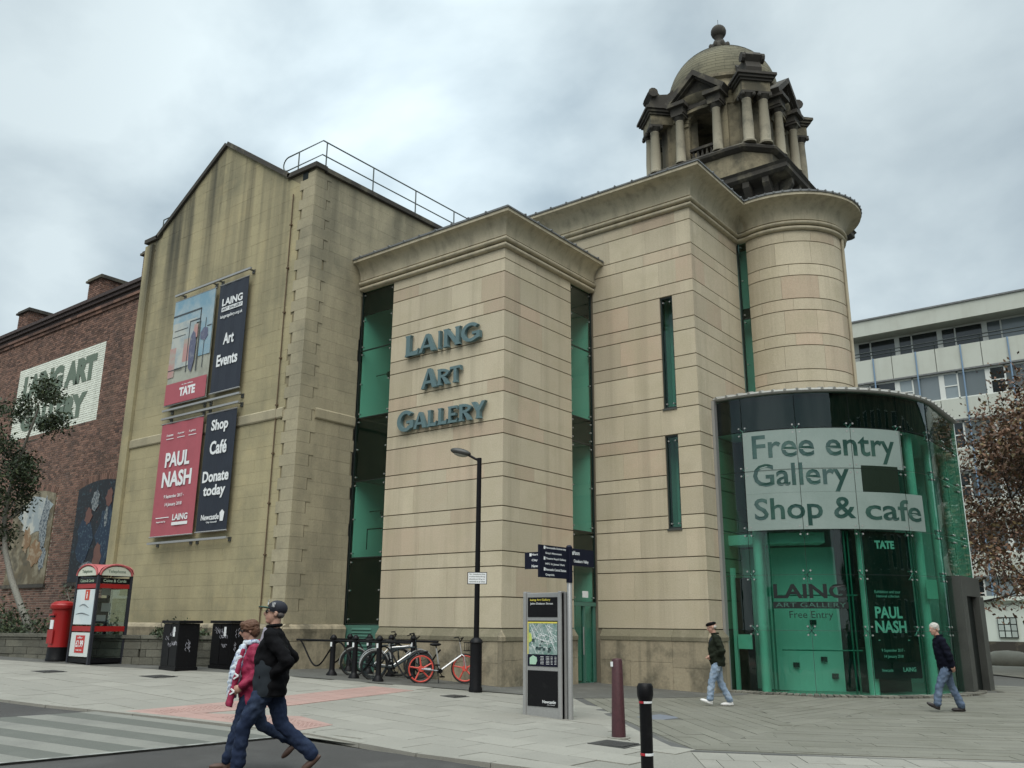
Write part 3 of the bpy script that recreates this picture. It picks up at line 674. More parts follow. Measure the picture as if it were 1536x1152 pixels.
# ---- glass slots.  (x0,x1 | y plane) rows
IN = B(); SP = B()
def slot_x(x0, x1, yy, rows, spand, nm):      # faces -Y
    for z0, z1 in rows: 
        qq = B(); qq.box(x0+.03, yy+.05, z0+.012, x1-.03, yy+.062, z1-.012); qq.build('glass_pane', GLASS, gal)
    fr = B(); fr.box(x0, yy+.03, rows[0][0], x0+.03, yy+.12, rows[-1][1]).box(x1-.03, yy+.03, rows[0][0], x1, yy+.12, rows[-1][1])
    for z0, z1 in rows: fr.box(x0+.03, yy+.04, z0-.011, x1-.03, yy+.10, z0+.011)
    fr.build('slot_frame', FRAMED, gal)
    for z0, z1 in spand: qq = B(); qq.box(x0+.031, yy+.09, z0, x1-.031, yy+.14, z1); qq.build('spandrel_panel', DARKIN, gal)
    bb = B()
    for z0, z1 in rows:
        for x in (x0+.1, x1-.1):
            for z in (z0+.12, z1-.12, (z0+z1)/2): bb.tube([(x,yy+.03,z),(x,yy+.12,z)], .022, 6)
    bb.build('glass_fixing', STEEL, gal, kind='stuff')
def slot_y(y0, y1, xx, rows, spand, sgn=-1):      # faces +X, plane x=xx
    for z0, z1 in rows:
        qq = B(); qq.box(xx-.062, y0+.03, z0+.012, xx-.05, y1-.03, z1-.012); qq.build('glass_pane', GLASS, gal)
    fr = B(); fr.box(xx-.12, y0, rows[0][0], xx-.03, y0+.03, rows[-1][1]).box(xx-.12, y1-.03, rows[0][0], xx-.03, y1, rows[-1][1])
    for z0, z1 in rows: fr.box(xx-.10, y0+.03, z0-.011, xx-.04, y1-.03, z0+.011)
    fr.build('slot_frame', FRAMED, gal)
    for z0, z1 in spand: qq = B(); qq.box(xx-.14, y0+.031, z0, xx-.09, y1-.031, z1); qq.build('spandrel_panel', DARKIN, gal)
    bb = B()
    for z0, z1 in rows:
        for y in (y0+.1, y1-.1):
            for z in (z0+.12, z1-.12, (z0+z1)/2): bb.tube([(xx-.03,y,z),(xx-.12,y,z)], .022, 6)
    bb.build('glass_fixing', STEEL, gal, kind='stuff')
slot_x(-5.41, -4.07, 0, [(1.53,3.27),(3.27,5.37),(5.37,7.19),(7.19,9.2),(9.2,11.04)], [(1.53,3.27),(5.37,7.19),(10.31,11.04)], 1)
slot_y(3.03, 4.15, 0, [(2.13,4.0),(4.0,6.43),(6.43,7.15),(7.15,9.2),(9.2,11.04)], [(3.05,4.0),(6.43,7.15),(10.25,11.04)])
slot_x(X2+.005, 3.80, 7.36, [(7.6,10.45),(10.45,12.89)], [(10.45,10.78)], 1)
# louvre under the left slot
lv = B(); lv.box(-5.4, .02, .2, -4.08, .05, 1.5); lv.build('louvre_panel', FRAMEG, gal)
for i in range(11): 
    qq = B(); qq.add([(-5.1,-.005,.55+i*.083),(-4.35,-.005,.55+i*.083),(-4.35,.02,.60+i*.083),(-5.1,.02,.60+i*.083),(-5.1,.0195,.585+i*.083),(-4.35,.0195,.585+i*.083)], [(0,1,2,3),(0,4,5,1),(0,3,4),(1,5,2),(3,2,5,4)]); qq.build('louvre_blade', FRAMEG, gal)
# door in the re-entrant corner
dr = B(); dr.box(-.13, 3.05, .02, -.07, 4.14, .10).box(-.13, 3.05, 2.03, -.03, 4.14, 2.13).box(-.13,3.05,.1,-.05,3.15,2.03).box(-.13,3.55,.1,-.05,3.64,2.03).box(-.13,4.04,.1,-.05,4.14,2.03); d_ = dr.build('door', FRAMEG, gal)
for a, b_ in ((3.15,3.55),(3.64,4.04)): qq = B(); qq.box(-.1, a, .1, -.085, b_, 2.03); qq.build('door_pane', GLASS, d_)
qq = B(); qq.tube([(-.02,3.5,.8),(-.02,3.5,1.5)], .015, 6); qq.build('handle', STEEL, d_)
nt_ = B(); nt_.box(-.045, 3.5, 2.25, -.04, 3.78, 2.42); ntc = nt_.build('window_notice', WHITE, gal)
# slit windows of block 2
for z0, z1 in ((3.966,6.46),(7.18,10.39)):
    fr = B(); fr.box(2.215,Y2+.05,z0+.02,2.25,Y2+.2,z1).box(2.565,Y2+.05,z0+.02,2.6,Y2+.2,z1).box(2.25,Y2+.05,z0+.02,2.565,Y2+.2,z0+.06).box(2.25,Y2+.05,z1-.04,2.565,Y2+.2,z1)
    w_ = fr.build('slit_window', FRAMED, gal)
    qq = B(); qq.box(2.25, Y2+.09, z0+.06, 2.565, Y2+.10, z1-.04); qq.build('pane', GLASS, w_)
    qq = B(); qq.box(2.2, Y2-.03, z0-.035, 2.62, Y2+.2, z0+.018); qq.build('sill', STEELG, w_)
    qq = B(); qq.tube([(2.3,Y2+.04,z0+.15),(2.3,Y2+.16,z0+.15)], .02, 6).tube([(2.5,Y2+.04,z0+.15),(2.5,Y2+.16,z0+.15)], .02, 6).tube([(2.3,Y2+.04,z1-.15),(2.3,Y2+.16,z1-.15)], .02, 6).tube([(2.5,Y2+.04,z1-.15),(2.5,Y2+.16,z1-.15)], .02, 6); qq.build('glass_fixing', STEEL, w_)
# interior surfaces behind the slots (pale plaster)
q = B()
q.box(-5.40, .14, .2, -5.37, 2.6, 11.0).box(-5.37, 2.4, .2, -3.4, 2.45, 11.0).box(-3.4,.3,.2,-3.35,2.45,11.0)
q.box(-1.9, 2.0, .0, -1.85, 4.14, 11.0).box(-1.85, 2.0, 0, -.3, 2.05, 11.0).box(-1.85, 4.16, 0, -.16, 4.19, 11.0).box(-1.85,2.05,-.1,-.16,4.14,.0)
q.box(X2-.28,7.9,7.0,4.0,7.95,12.85)
q.box(2.0, Y2+.8, 3.5, 3.0, Y2+.84, 10.6).box(2.05,Y2+.3,3.5,2.1,Y2+.8,10.6)
q.build('interior_wall', GREENW, gal)
q = B()
for z0, z1 in ((1.3,1.5),(5.4,5.6),(7.0,7.16),(10.9,11.03)): q.box(-5.37,.15,z0,-3.4,2.4,z1)
for z0, z1 in ((3.4,3.6),(6.5,6.7),(10.4,10.6)): q.box(-1.85,2.06,z0,-.16,4.14,z1)
q.build('interior_floor', mat('grey_floor', (.25,.26,.25), .7), gal)
qq = B(); qq.tube([(-5.0,.3,4.05),(-4.15,.3,4.05)], .02, 6).tube([(-5.0,.3,3.5),(-5.0,.3,4.05)],.015,6); qq.build('handrail', FRAMED, gal)
for z in (8.6, 4.6):
    qq = B(); qq.tube([(-4.75,.7,z),(-4.6,.5,z-.12)], [.05,.10], 8).tube([(-4.75,.7,z),(-5.37,.7,z)], .015, 6); qq.build('spotlight', STEELG, gal)
# downpipe at the right edge of the drum
a = radians(2); px_, py_ = DC[0]+(DR+.05)*cos(a), DC[1]+(DR+.05)*sin(a)
qq = B(); qq.tube([(px_,py_,7.5),(px_,py_,12.88)], .045, 8); qq.build('downpipe', STONEC, gal)

# ================================================================== lettering on the first block: raised small-cap letters with flared ends
def glyph(b, ch, x, z, w, h, y0, dpt):
    """stroke letters with wedge serifs; each stroke has its own depth so that no faces coincide"""
    S_ = w*.26 if ch not in 'IL' else w*.3; s = min(S_, h*.24); i = [0]
    def pr(poly):
        i[0] += 1; o = i[0]*.0011
        b.xprism([(x+px*w, z+pz*h) for px, pz in poly], y0-dpt+o, y0+.0-o*.2)
    t = s/w; hh = s/h*.72; fl = t*.28
    def stem(cx, z0=0, z1=1): pr([(cx-t/2-fl,z0),(cx+t/2+fl,z0),(cx+t/2,z0+.13),(cx+t/2,z1-.13),(cx+t/2+fl,z1),(cx-t/2-fl,z1),(cx-t/2,z1-.13),(cx-t/2,z0+.13)])
    def bowl(cx, cz, rx, rz, a0, a1, n=14):
        P = [(cx+rx*cos(radians(a0+(a1-a0)*k/n)), cz+rz*sin(radians(a0+(a1-a0)*k/n))) for k in range(n+1)]
        Q = [(cx+(rx-t)*cos(radians(a0+(a1-a0)*k/n)), cz+(rz-hh)*sin(radians(a0+(a1-a0)*k/n))) for k in range(n+1)]
        for k in range(n): 
            b.xprism([(x+p[0]*w, z+p[1]*h) for p in (P[k],P[k+1],Q[k+1],Q[k])], y0-dpt+.0005*(k%2)+.003, y0)
    if ch == 'I': stem(.5)
    elif ch == 'L': stem(.2+t*.2); pr([(.2,0),(1.0,0),(1.04,.30),(.92,.16+hh*.3),(.2,hh)])
    elif ch == 'A':
        pr([(-.04,0),(t*.75,0),(.56,1.0),(.40,1.0)]); pr([(1-t*1.05,0),(1.06,0),(.60,1.0),(.44,1.0)]); pr([(.24,.24),(.76,.24),(.72,.24+hh*.8),(.28,.24+hh*.8)])
    elif ch == 'N': stem(t*.6); stem(1-t*.6); pr([(0,1),(t*1.15,1),(1.0,0.0),(1-t*1.05,0)])
    elif ch == 'T': stem(.5); pr([(0,1-hh),(.0,1.0),(1.0,1.0),(1.0,1-hh*1.0),(1.03,1-hh*1.9),(.93,1-hh),(.07,1-hh),(-.03,1-hh*1.9)])
    elif ch == 'E': stem(t*.7); pr([(t*.5,0),(.95,0),(1.0,.26),(.86,hh),(t*.5,hh)]); pr([(t*.5,1),(.93,1),(.97,.76),(.84,1-hh),(t*.5,1-hh)]); pr([(t*.5,.5-hh/2),(.78,.5-hh*.6),(.78,.5+hh*.6),(.5,.5+hh/2),(t*.5,.5+hh/2)])
    elif ch == 'R': stem(t*.7); bowl(t*.9, .72, .80-t*.0, .28, -90, 90); pr([(.42,.46),(.42+t*1.1,.46),(1.08,0),(1.08-t*1.3,0)])
    elif ch == 'Y': pr([(.5-t/2-fl,0),(.5+t/2+fl,0),(.5+t/2,.12),(.5+t/2,.45),(.5-t/2,.45),(.5-t/2,.12)]); pr([(.5-t/2,.40),(.5+t/2,.45),(t*1.1,1),(-.06,1)]); pr([(.5-t/2,.45),(.5+t/2,.40),(1.06,1),(1-t*.85,1)])
    elif ch == 'G': bowl(.52, .5, .54, .52, 42, 322, 22); pr([(1.04-t,.08),(1.04,.14),(1.04,.50),(.60,.50),(.60,.50-hh*.8),(1.04-t,.50-hh*.8)])
sign = thing('wall_lettering', 'raised teal letters reading LAING ART GALLERY fixed to the sandstone block', 'sign', (-2,-.05,6.5))
def word(txt, x0, x1, z0, hbig, hsmall):
    wd = {'I':.34,'L':.74,'A':.98,'N':.98,'G':1.06,'R':.9,'T':.86,'E':.76,'Y':.96}
    tot = sum(wd[c]*(hbig/hsmall if i == 0 else 1) for i, c in enumerate(txt)); gp = .12*(len(txt)-1); sc = (x1-x0)/(tot+gp); x = x0
    for i, c in enumerate(txt):
        h = hbig if i == 0 else hsmall; w_ = wd[c]*sc*(hbig/hsmall if i == 0 else 1)
        b = B(); glyph(b, c, x, z0-(hbig-hsmall)*.12*(i == 0), w_, h, -.035, .11); b.build('letter', TERR, sign)
        b = B(); b.tube([(x+w_*.5,-.036,z0+h*.25),(x+w_*.5,.01,z0+h*.25)], .015, 6); b.build('letter_fixing', TERR, sign)
        x += w_+.12*sc
word('LAING', -3.40, -.72, 8.63, .60, .50); word('ART', -2.70, -1.33, 7.61, .54, .44); word('GALLERY', -3.56, -.50, 6.54, .56, .44)

# ================================================================== OCHRE STONE BUILDING (gabled end with banners)
och = thing('stone_gable_building', 'stained ochre ashlar building with gabled end wall, quoined corner and hanging banners', 'building', (-10,-2,.4))
XR = -5.42; YF = -2.0
OUT = [(-14.35,14.3),(-13.75,14.3),(-10.05,16.6),(-6.6,14.3),(XR,14.3)]
def topz(x):
    for (x0,z0),(x1,z1) in zip(OUT[:-1],OUT[1:]):
        if x0 <= x <= x1: return z0+(z1-z0)*(x-x0)/(x1-x0)
    return 14.3
lst = []; H = .335; z = 1.52; r = 0
while z < 16.6:
    x = -13.9-(R(.0,.6))
    while x < -6.2:
        w_ = R(.55,.95); a, b_ = max(x,-13.9), min(x+w_, -6.02); x += w_
        if b_-a < .06: continue
        poly = [(a+.0018,z+.0018),(b_-.0018,z+.0018),(b_-.0018,z+H-.0018),(a+.0018,z+H-.0018)]
        for (x0,z0),(x1,z1) in zip(OUT[:-1],OUT[1:]):
            dx, dz = x1-x0, z1-z0
            if dz > 0 and a < -10.05: poly = clip(poly, dz, -dx, -(dz*x0-dx*z0)) if x0 < -10.5 and x0 > -14 else poly
            if dz < 0: poly = clip(poly, dz, -dx, -(dz*x0-dx*z0)) if b_ > -10.05 else poly
        if a < -13.75 or b_ > -6.55: poly = [(p[0], min(p[1],14.28)) for p in poly] if poly else poly
        if len(poly) < 3 or area(poly) < .004: continue
        q = B(); q.xprism(poly, YF+R(-.002,.002), YF+.05, rnd()); c = centroid(poly); lst.append((q, (c[0], YF, c[1])))
    z += H; r += 1
pieces('ashlar_block', lst, YST, och, 170)
lst = []; z = 1.52
while z < 14.2:
    y = YF+.45-R(0,.5)
    while y < 3.6:
        w_ = R(.5,.95); a, b_ = max(y, YF+.45), min(y+w_, 3.6); y += w_
        if b_-a < .06 or (b_ > -.1 and z < 10.6): 
            if a > -.1 or b_-a < .06: continue
            b_ = min(b_, -.0)
        if b_-a < .04: continue
        q = B(); q.box(XR-.05, a+.0018, z+.0018, XR+R(-.002,.002), b_-.0018, min(z+H, 14.2)-.0018, rnd()); lst.append((q, (XR, a, z)))
    z += H
pieces('ashlar_block', lst, YGR, och, 125)
# quoins: alternate long and short blocks on both sides of the corner, standing proud
lst = []; z = 1.52; k = 0; HQ = .313
while z < 14.2:
    lf = .66 if k % 2 else .50; rt = .42 if k % 2 else .58; pz = .016+R(-.001,.001)
    q = B(); q.prism([(XR+pz,YF-pz),(XR+pz,YF+rt),(XR-.06,YF+rt),(XR-.06,YF+.06),(XR-lf,YF+.06),(XR-lf,YF-pz)], z+.003, min(z+HQ, 14.2)-.003, rnd()); lst.append((q, (XR,YF,z))); z += HQ; k += 1
pieces('quoin', lst, YGR, och, 60)
q = B()
q.xprism([(-14.3,0)]+[(a,b_-.01) for a,b_ in OUT[:]]+[(XR-.03,0)], YF+.02, YF+.3)
q.box(XR-.3, YF+.3, 0, XR-.02, -.02, 14.25).box(XR-.3,-.02,10,XR-.02,3.7,14.25)
q.build('wall_backing', YJ, och)
q = B(); q.xprism([(-14.3,0)]+[(a,b_-.05) for a,b_ in OUT[1:4]]+[(-6.6,0)], YF+.3, 12).box(-6.6,YF+.3,0,XR-.3,3.6,14.2); q.build('roof_body', LEAD, och)
# pilaster strip at the left edge, string course, plinth, copings
q = B(); q.box(-14.36,YF-.10,.3,-13.92,YF+.3,14.15); q.build('pilaster', YST, och)
q = B()
sc_prof = [(-.02,6.93),(.03,6.935),(.05,6.97),(.05,7.20),(-.02,7.26)]
sweep(q, [(-13.9,YF),(XR-.64,YF)], sc_prof); sweep(q, [(XR,YF+.54),(XR,-.02)], sc_prof); q.build('string_course', YGR, och)
lst = []
xs_ = split(-13.9, XR, .9, 1.4)
for a, b_ in zip(xs_[:-1], xs_[1:]):
    q = B(); q.yprism([(YF-.0,1.52),(YF-.10,1.47),(YF-.14,1.40),(YF-.12,1.30),(YF-.10,1.10),(YF+.1,1.10),(YF+.1,1.52)], a+.003, b_+(.0 if b_ < XR-.01 else .12)-.003, rnd()); lst.append((q,(a,YF,1.3)))
    q = B(); q.box(a+.003, YF-.10, 0, b_-.003, YF+.1, 1.09, rnd()); lst.append((q,(a,YF,.6)))
q = B(); q.xprism([(XR,1.52),(XR+.10,1.47),(XR+.14,1.40),(XR+.12,1.30),(XR+.10,1.10),(XR-.1,1.10),(XR-.1,1.52)], YF-.1, -.02, rnd()); lst.append((q,(XR,YF,1.3)))
q = B(); q.box(XR-.1,YF-.1,0,XR+.10,-.02,1.09,rnd()); lst.append((q,(XR,YF,.6)))
pieces('plinth_stone', lst, STONEP, och, 60)
def coping(pts, nm='coping'):
    q = B()
    for (x0,z0),(x1,z1) in zip(pts[:-1],pts[1:]):
        d = Vector((x1-x0,z1-z0)).normalized(); n = Vector((-d.y,d.x))
        q.xprism([(x0,z0),(x1,z1),(x1+n.x*.14,z1+n.y*.14),(x0+n.x*.14,z0+n.y*.14)], YF-.09, YF+.34)
    q.build(nm, DARKST, och)
coping([(-14.5,14.3),(-13.7,14.3)]); coping([(-13.75,14.3),(-10.05,16.6)]); coping([(-10.05,16.6),(-6.6,14.3)]); coping([(-6.66,14.3),(XR+.1,14.28)])
q = B(); q.box(XR-.3,YF+.34,14.25,XR+.1,3.7,14.39); q.build('coping', DARKST, och)
q = B(); q.box(-5.98,YF-.02,14.02,-5.74,YF+.0,14.26); q.build('overflow_outlet', DARKIN, och)
q = B(); q.tube([(-6.35,YF-.035,13.7),(-6.35,YF-.035,1.5)], .018, 6)
for i in range(9): q.box(-6.39,YF-.06,1.9+i*1.35,-6.31,YF+.0,1.94+i*1.35)
q.build('conduit', mat('rusty_pipe', (.10,.065,.035), .8, grain=.3), och)
# white chalky weathering high on the side wall
# railings on the roofs
def rail(nm, label, pts, zb, zt, posts, loops=None):
    t = thing(nm, label, 'railing', (pts[0][0],pts[0][1],zb), 'roof edge railings')
    q = B(); q.tube([(x,y,zt) for x,y in pts], .022, 6); q.build('top_rail', RAILM, t)
    q = B(); q.tube([(x,y,zb+(zt-zb)*.5) for x,y in pts], .02, 6); q.build('mid_rail', RAILM, t)
    for x, y in posts: q = B(); q.tube([(x,y,zb),(x,y,zt)], .022, 6); q.build('post', RAILM, t)
    if loops:
        for (x, y, sx) in loops:
            q = B(); zm = zb+(zt-zb)*.75; rr = (zt-zb)*.25; q.tube([(x+sx*rr*cos(a), y, zm+rr*sin(a)) for a in [radians(-90+i*20) for i in range(10)]], .021, 6); q.build('end_loop', RAILM, t)
    return t
rail('roof_railing', 'thin grey handrail with looped end on the flat parapet right of the gable', [(-7.1,-1.75),(-5.5,-1.75),(-5.5,6.5)], 14.38, 15.30, [(-6.6,-1.75),(-5.5,-1.6),(-5.5,.28),(-5.5,2.17),(-5.5,4.06),(-5.5,5.9)], [(-7.1,-1.75,-1)])
rail('roof_railing', 'short grey railing at the left foot of the gable slope', [(-14.0,-1.75),(-12.4,-1.75),(-12.4,2)], 14.35, 15.2, [(-14.0,-1.75),(-12.4,-1.75)])
# ---- banners on steel outriggers
BANR = mat('rose_banner_cloth', (.36,.085,.105), .75, grain=.05, gscale=3, bump=.1, bscale=3)
BANB = mat('ink_banner_cloth', (.013,.018,.030), .6, grain=.1, gscale=3, bump=.1, bscale=3)
def bracket(x0, x1, z, ys=-2.2):
    t = thing('banner_rail', 'x', 'banner rail', (x0,ys,z), 'steel banner rails on the gable wall')
    q = B(); q.box(x0,ys-.03,z-.03,x1,ys+.03,z+.03); q.build('bar', STEEL, t)
    for x in (x0+.25, x0+(x1-x0)*.5, x0+(x1-x0)*.58, x1-.12):
        q = B(); q.box(x-.02,ys+.03,z-.02,x+.02,YF-.01,z+.02).box(x-.06,YF-.03,z-.09,x+.06,YF-.003,z+.03); q.build('bracket', STEELG, t)
    return t
for z, lb in ((11.70,'top steel rail above the upper pair of wall banners'),(7.87,'steel rail just under the upper pair of wall banners'),(7.61,'steel rail just above the PAUL NASH and Shop Cafe banners'),(3.79,'lowest steel rail under the PAUL NASH banner')):
    bracket(-11.85,-7.87,z)['label'] = lb
def banner(x0, x1, z0, z1, mt, label):
    t = thing('banner', label, 'banner', ((x0+x1)/2,-2.16,z0), 'banners hanging on the ochre wall')
    q = B(); n = 8
    vs = []; 
    for i in range(n+1):
        for j in (0, 1): vs.append((x0+(x1-x0)*i/n, -2.16-.012*sin(i*2.1), z0 if j == 0 else z1))
    for i in range(n+1):
        for j in (0, 1): vs.append((x0+(x1-x0)*i/n, -2.152-.012*sin(i*2.1), z0 if j == 0 else z1))
    m_ = 2*(n+1); fs = []
    for i in range(n): a = 2*i; fs += [(a, a+2, a+3, a+1), (a+m_, a+1+m_, a+3+m_, a+2+m_), (a, a+m_, a+2+m_, a+2), (a+1, a+3, a+3+m_, a+1+m_)]
    fs += [(0,1,1+m_,m_),(2*n,2*n+m_,2*n+1+m_,2*n+1)]
    q.add(vs, fs); q.build('cloth', mt, t, smooth=False)
    for z in (z0, z1): q = B(); q.tube([(x0-.03,-2.16,z),(x1+.03,-2.16,z)], .022, 6); q.build('pole', STEEL, t)
    return t
YT = -2.178
b1 = banner(-11.84,-9.64,8.03,11.50,mat('banner_art_ground', (.36,.37,.31), .75, spots=((.20,.20,.16),1.2,.45,.7,.8)), 'banner printed with a pale seaside interior painting above a rose TATE band')
q = B()  # generic painted interior: sky, ruled frames, pale bands, a standing figure shape and rocks
def rect(q, x0, z0, x1, z1, o=0): q.box(x0, YT-.002-o, z0, x1, YT-o+.001, z1)
q = B(); rect(q,-11.84,10.55,-9.64,11.48); rect(q,-10.25,9.4,-9.64,10.55,.001); q.build('printed_sky', mat('print_blue',(.17,.30,.38),.7,spots=((.38,.44,.44),1.5,.42,.7,.9)), b1)
q = B(); rect(q,-11.80,9.2,-10.5,10.72,.004); q.build('printed_window', mat('print_cream',(.42,.44,.40),.7,spots=((.28,.34,.36),2.5,.45,.62,.9)), b1)
q = B(); rect(q,-11.84,8.93,-11.5,9.9,.006); rect(q,-11.1,9.35,-10.75,10.1,.006); rect(q,-10.62,10.05,-10.4,10.5,.006); q.build('printed_rose', mat('print_rose',(.42,.24,.22),.7,spots=((.36,.33,.28),2.5,.45,.62,.9)), b1)
q = B()
for (x0,z0,x1,z1) in ((-11.84,10.95,-10.3,11.0),(-10.33,8.95,-10.28,11.0),(-10.85,10.62,-10.3,10.66),(-10.87,9.0,-10.83,10.66),(-11.84,9.15,-11.1,9.18),(-10.0,9.0,-9.97,10.6),(-11.7,10.45,-10.95,10.475),(-11.75,10.25,-11.05,10.27),(-9.9,10.3,-9.66,10.33)): rect(q,x0,z0,x1,z1,.009)
q.build('printed_lines', mat('print_dark',(.05,.06,.065),.7), b1)
q = B(); q.xprism([(-10.72,9.1),(-10.55,8.95),(-10.45,9.3),(-10.42,9.9),(-10.5,10.2),(-10.62,10.3),(-10.74,10.1),(-10.78,9.7)], YT-.014, YT-.008)
q.xprism([(-10.2,9.95),(-9.95,9.85),(-9.8,10.0),(-9.85,10.25),(-10.05,10.3),(-10.22,10.15)], YT-.014, YT-.008); q.build('printed_figure', mat('print_indigo',(.10,.11,.17),.7,spots=((.25,.26,.28),5,.5,.65,.7)), b1)
q = B(); rect(q,-11.84,8.05,-9.64,8.72,.012); q.build('printed_band', BANR, b1)
q = B(); text(q,'TATE', yfront(-11.05,YT-.014,8.24), .85, .28, .003, .05); text(q,'at the gallery', yfront(-10.95,YT-.014,8.58), .6, .05, .003); q.build('lettering', WHITE, b1)
b2 = banner(-9.43,-8.0,8.07,11.50,BANB,'upper black banner reading LAING ART GALLERY, Art, Events')
q = B(); text(q,'LAING', yfront(-9.22,YT,10.78), 1.02,.24,.003,.03); rect(q,-9.22,10.60,-8.18,10.735,0); text(q,'laingartgallery.org.uk', yfront(-9.25,YT,10.36),1.1,.13,.003,.012); text(q,'Art', yfront(-8.98,YT,9.52),.52,.36,.003,.03); text(q,'Events', yfront(-9.22,YT,8.86),1.03,.37,.003,.03); q.build('lettering', WHITE, b2)
q = B(); text(q,'ART GALLERY', yfront(-9.19,YT-.004,10.63), .98,.08,.003,.01); q.build('dark_lettering', BANB, b2)
b3 = banner(-11.84,-9.64,3.98,7.45,BANR,'rose red banner reading PAUL NASH with exhibition dates')
q = B(); text(q,'PAUL', yfront(-11.42,YT,6.05),1.30,.46,.003,.035); text(q,'NASH', yfront(-11.48,YT,5.44),1.55,.48,.003,.035); text(q,'9 September 2017 -', yfront(-11.28,YT,5.08),1.05,.13,.003,.012); text(q,'14 January 2018', yfront(-11.18,YT,4.84),.88,.13,.003,.012)
text(q,'LAING', yfront(-10.70,YT,4.42),.78,.19,.003,.03); rect(q,-10.72,4.28,-9.9,4.37,0); rect(q,-11.6,4.52,-10.9,4.545,0); text(q,'supported by', yfront(-11.55,YT,4.38),.5,.06,.003)
for i, s_ in enumerate(('A museum','A partner','A gallery')): text(q,s_, yfront(-11.5+i*.6,YT,7.02),.36,.08,.003,.01); rect(q,-11.5+i*.6,6.93,-11.1+i*.6,6.95,0)
q.build('lettering', WHITE, b3)
b4 = banner(-9.45,-8.0,4.0,7.46,BANB,'lower black banner reading Shop, Cafe, Donate today')
q = B(); text(q,'Shop', yfront(-9.15,YT,6.82),.82,.42,.003,.03); text(q,'Café', yfront(-9.12,YT,6.20),.82,.40,.003,.03); text(q,'Donate', yfront(-9.34,YT,5.40),1.26,.33,.003,.03); text(q,'today', yfront(-9.24,YT,4.92),1.06,.40,.003,.03); text(q,'Newcastle', yfront(-9.22,YT,4.32),.86,.16,.003,.02); text(q,'City Council', yfront(-8.95,YT,4.22),.5,.06,.003); q.xprism([(-8.3,4.26),(-8.16,4.26),(-8.12,4.5),(-8.23,4.58),(-8.34,4.5)], YT-.003, YT); q.build('lettering', WHITE, b4)

# ================================================================== OLD BRICK BUILDING
brk = thing('brick_building', 'long red brown brick building with dark corbelled eaves, chimneys and painted gallery sign', 'building', (-20,-1.6,.5))
YB = -1.6
# openings of the two murals (arched heads)
OPN = [(-17.72,-14.6,2.8,5.98,6.2),(-22.6,-19.4,2.8,5.98,6.2)]
SGN = (-24.1,-17.25,8.42,11.38)
def inopen(x, z):
    for x0,x1,z0,zs,za in OPN:
        if x0 < x < x1 and z > z0:
            t = (x-(x0+x1)/2)/((x1-x0)/2); 
            if z < zs+(za-zs)*(1-t*t): return True
    return False
q = B(); r = 0; z = .4; sq = B()
while z < 12.62:
    x = -30+(r % 2)*.12
    while x < -14.4:
        w_ = .225 if (r//1) % 6 else .11
        xc = x+w_/2
        if not inopen(xc, z+.035):
            yo = YB-R(.0,.006); zin = SGN[2] < z+.03 < SGN[3]; cuts = [x, x+w_]
            if zin:
                for c_ in SGN[:2]:
                    if x < c_ < x+w_: cuts = [x, c_, x+w_]
            tt = rnd()
            for xa, x1_ in zip(cuts[:-1], cuts[1:]):
                tgt = sq if (zin and SGN[0] < (xa+x1_)/2 < SGN[1]) else q
                z1_ = z+.067; k = len(tgt.v); tgt.v += [(xa,yo,z),(x1_,yo,z),(x1_,yo,z1_),(xa,yo,z1_),(xa,YB+.03,z),(x1_,YB+.03,z),(x1_,YB+.03,z1_),(xa,YB+.03,z1_)]
                tgt.f += [(k,k+1,k+2,k+3),(k,k+4,k+5,k+1),(k+3,k+2,k+6,k+7),(k+1,k+5,k+6,k+2),(k,k+3,k+7,k+4)]; tgt.t += [tt]*8
        x += w_+.012
    z += .084; r += 1
q.build('brick', BRICK, brk, kind='stuff'); sq.build('painted_brick', SIGNW, brk, kind='stuff')
q = B(); q.box(-30,YB+.012,0,-14.36,YB+.35,12.8); 
mo = q.build('wall', MORTAR, brk)
q = B(); q.box(-30,YB+.35,0,-14.4,12,12.7).box(-30,YB+.1,12.9,-14.4,12,13.3); q.build('rear_body', BRKCAP, brk)
# corbelled brick eaves
for i, (z0, z1, o) in enumerate(((12.62,12.74,.06),(12.75,12.86,.12),(12.87,12.98,.09),(12.99,13.12,.18),(13.125,13.26,.25))):
    q = B(); x = -30.0
    while x < -14.4: q.box(x, YB-o, z0, min(x+.44,-14.4), YB+.3, z1-.006, rnd()); x += .452
    q.build('eaves_course', BRKCAP if i > 1 else BRICK, brk)
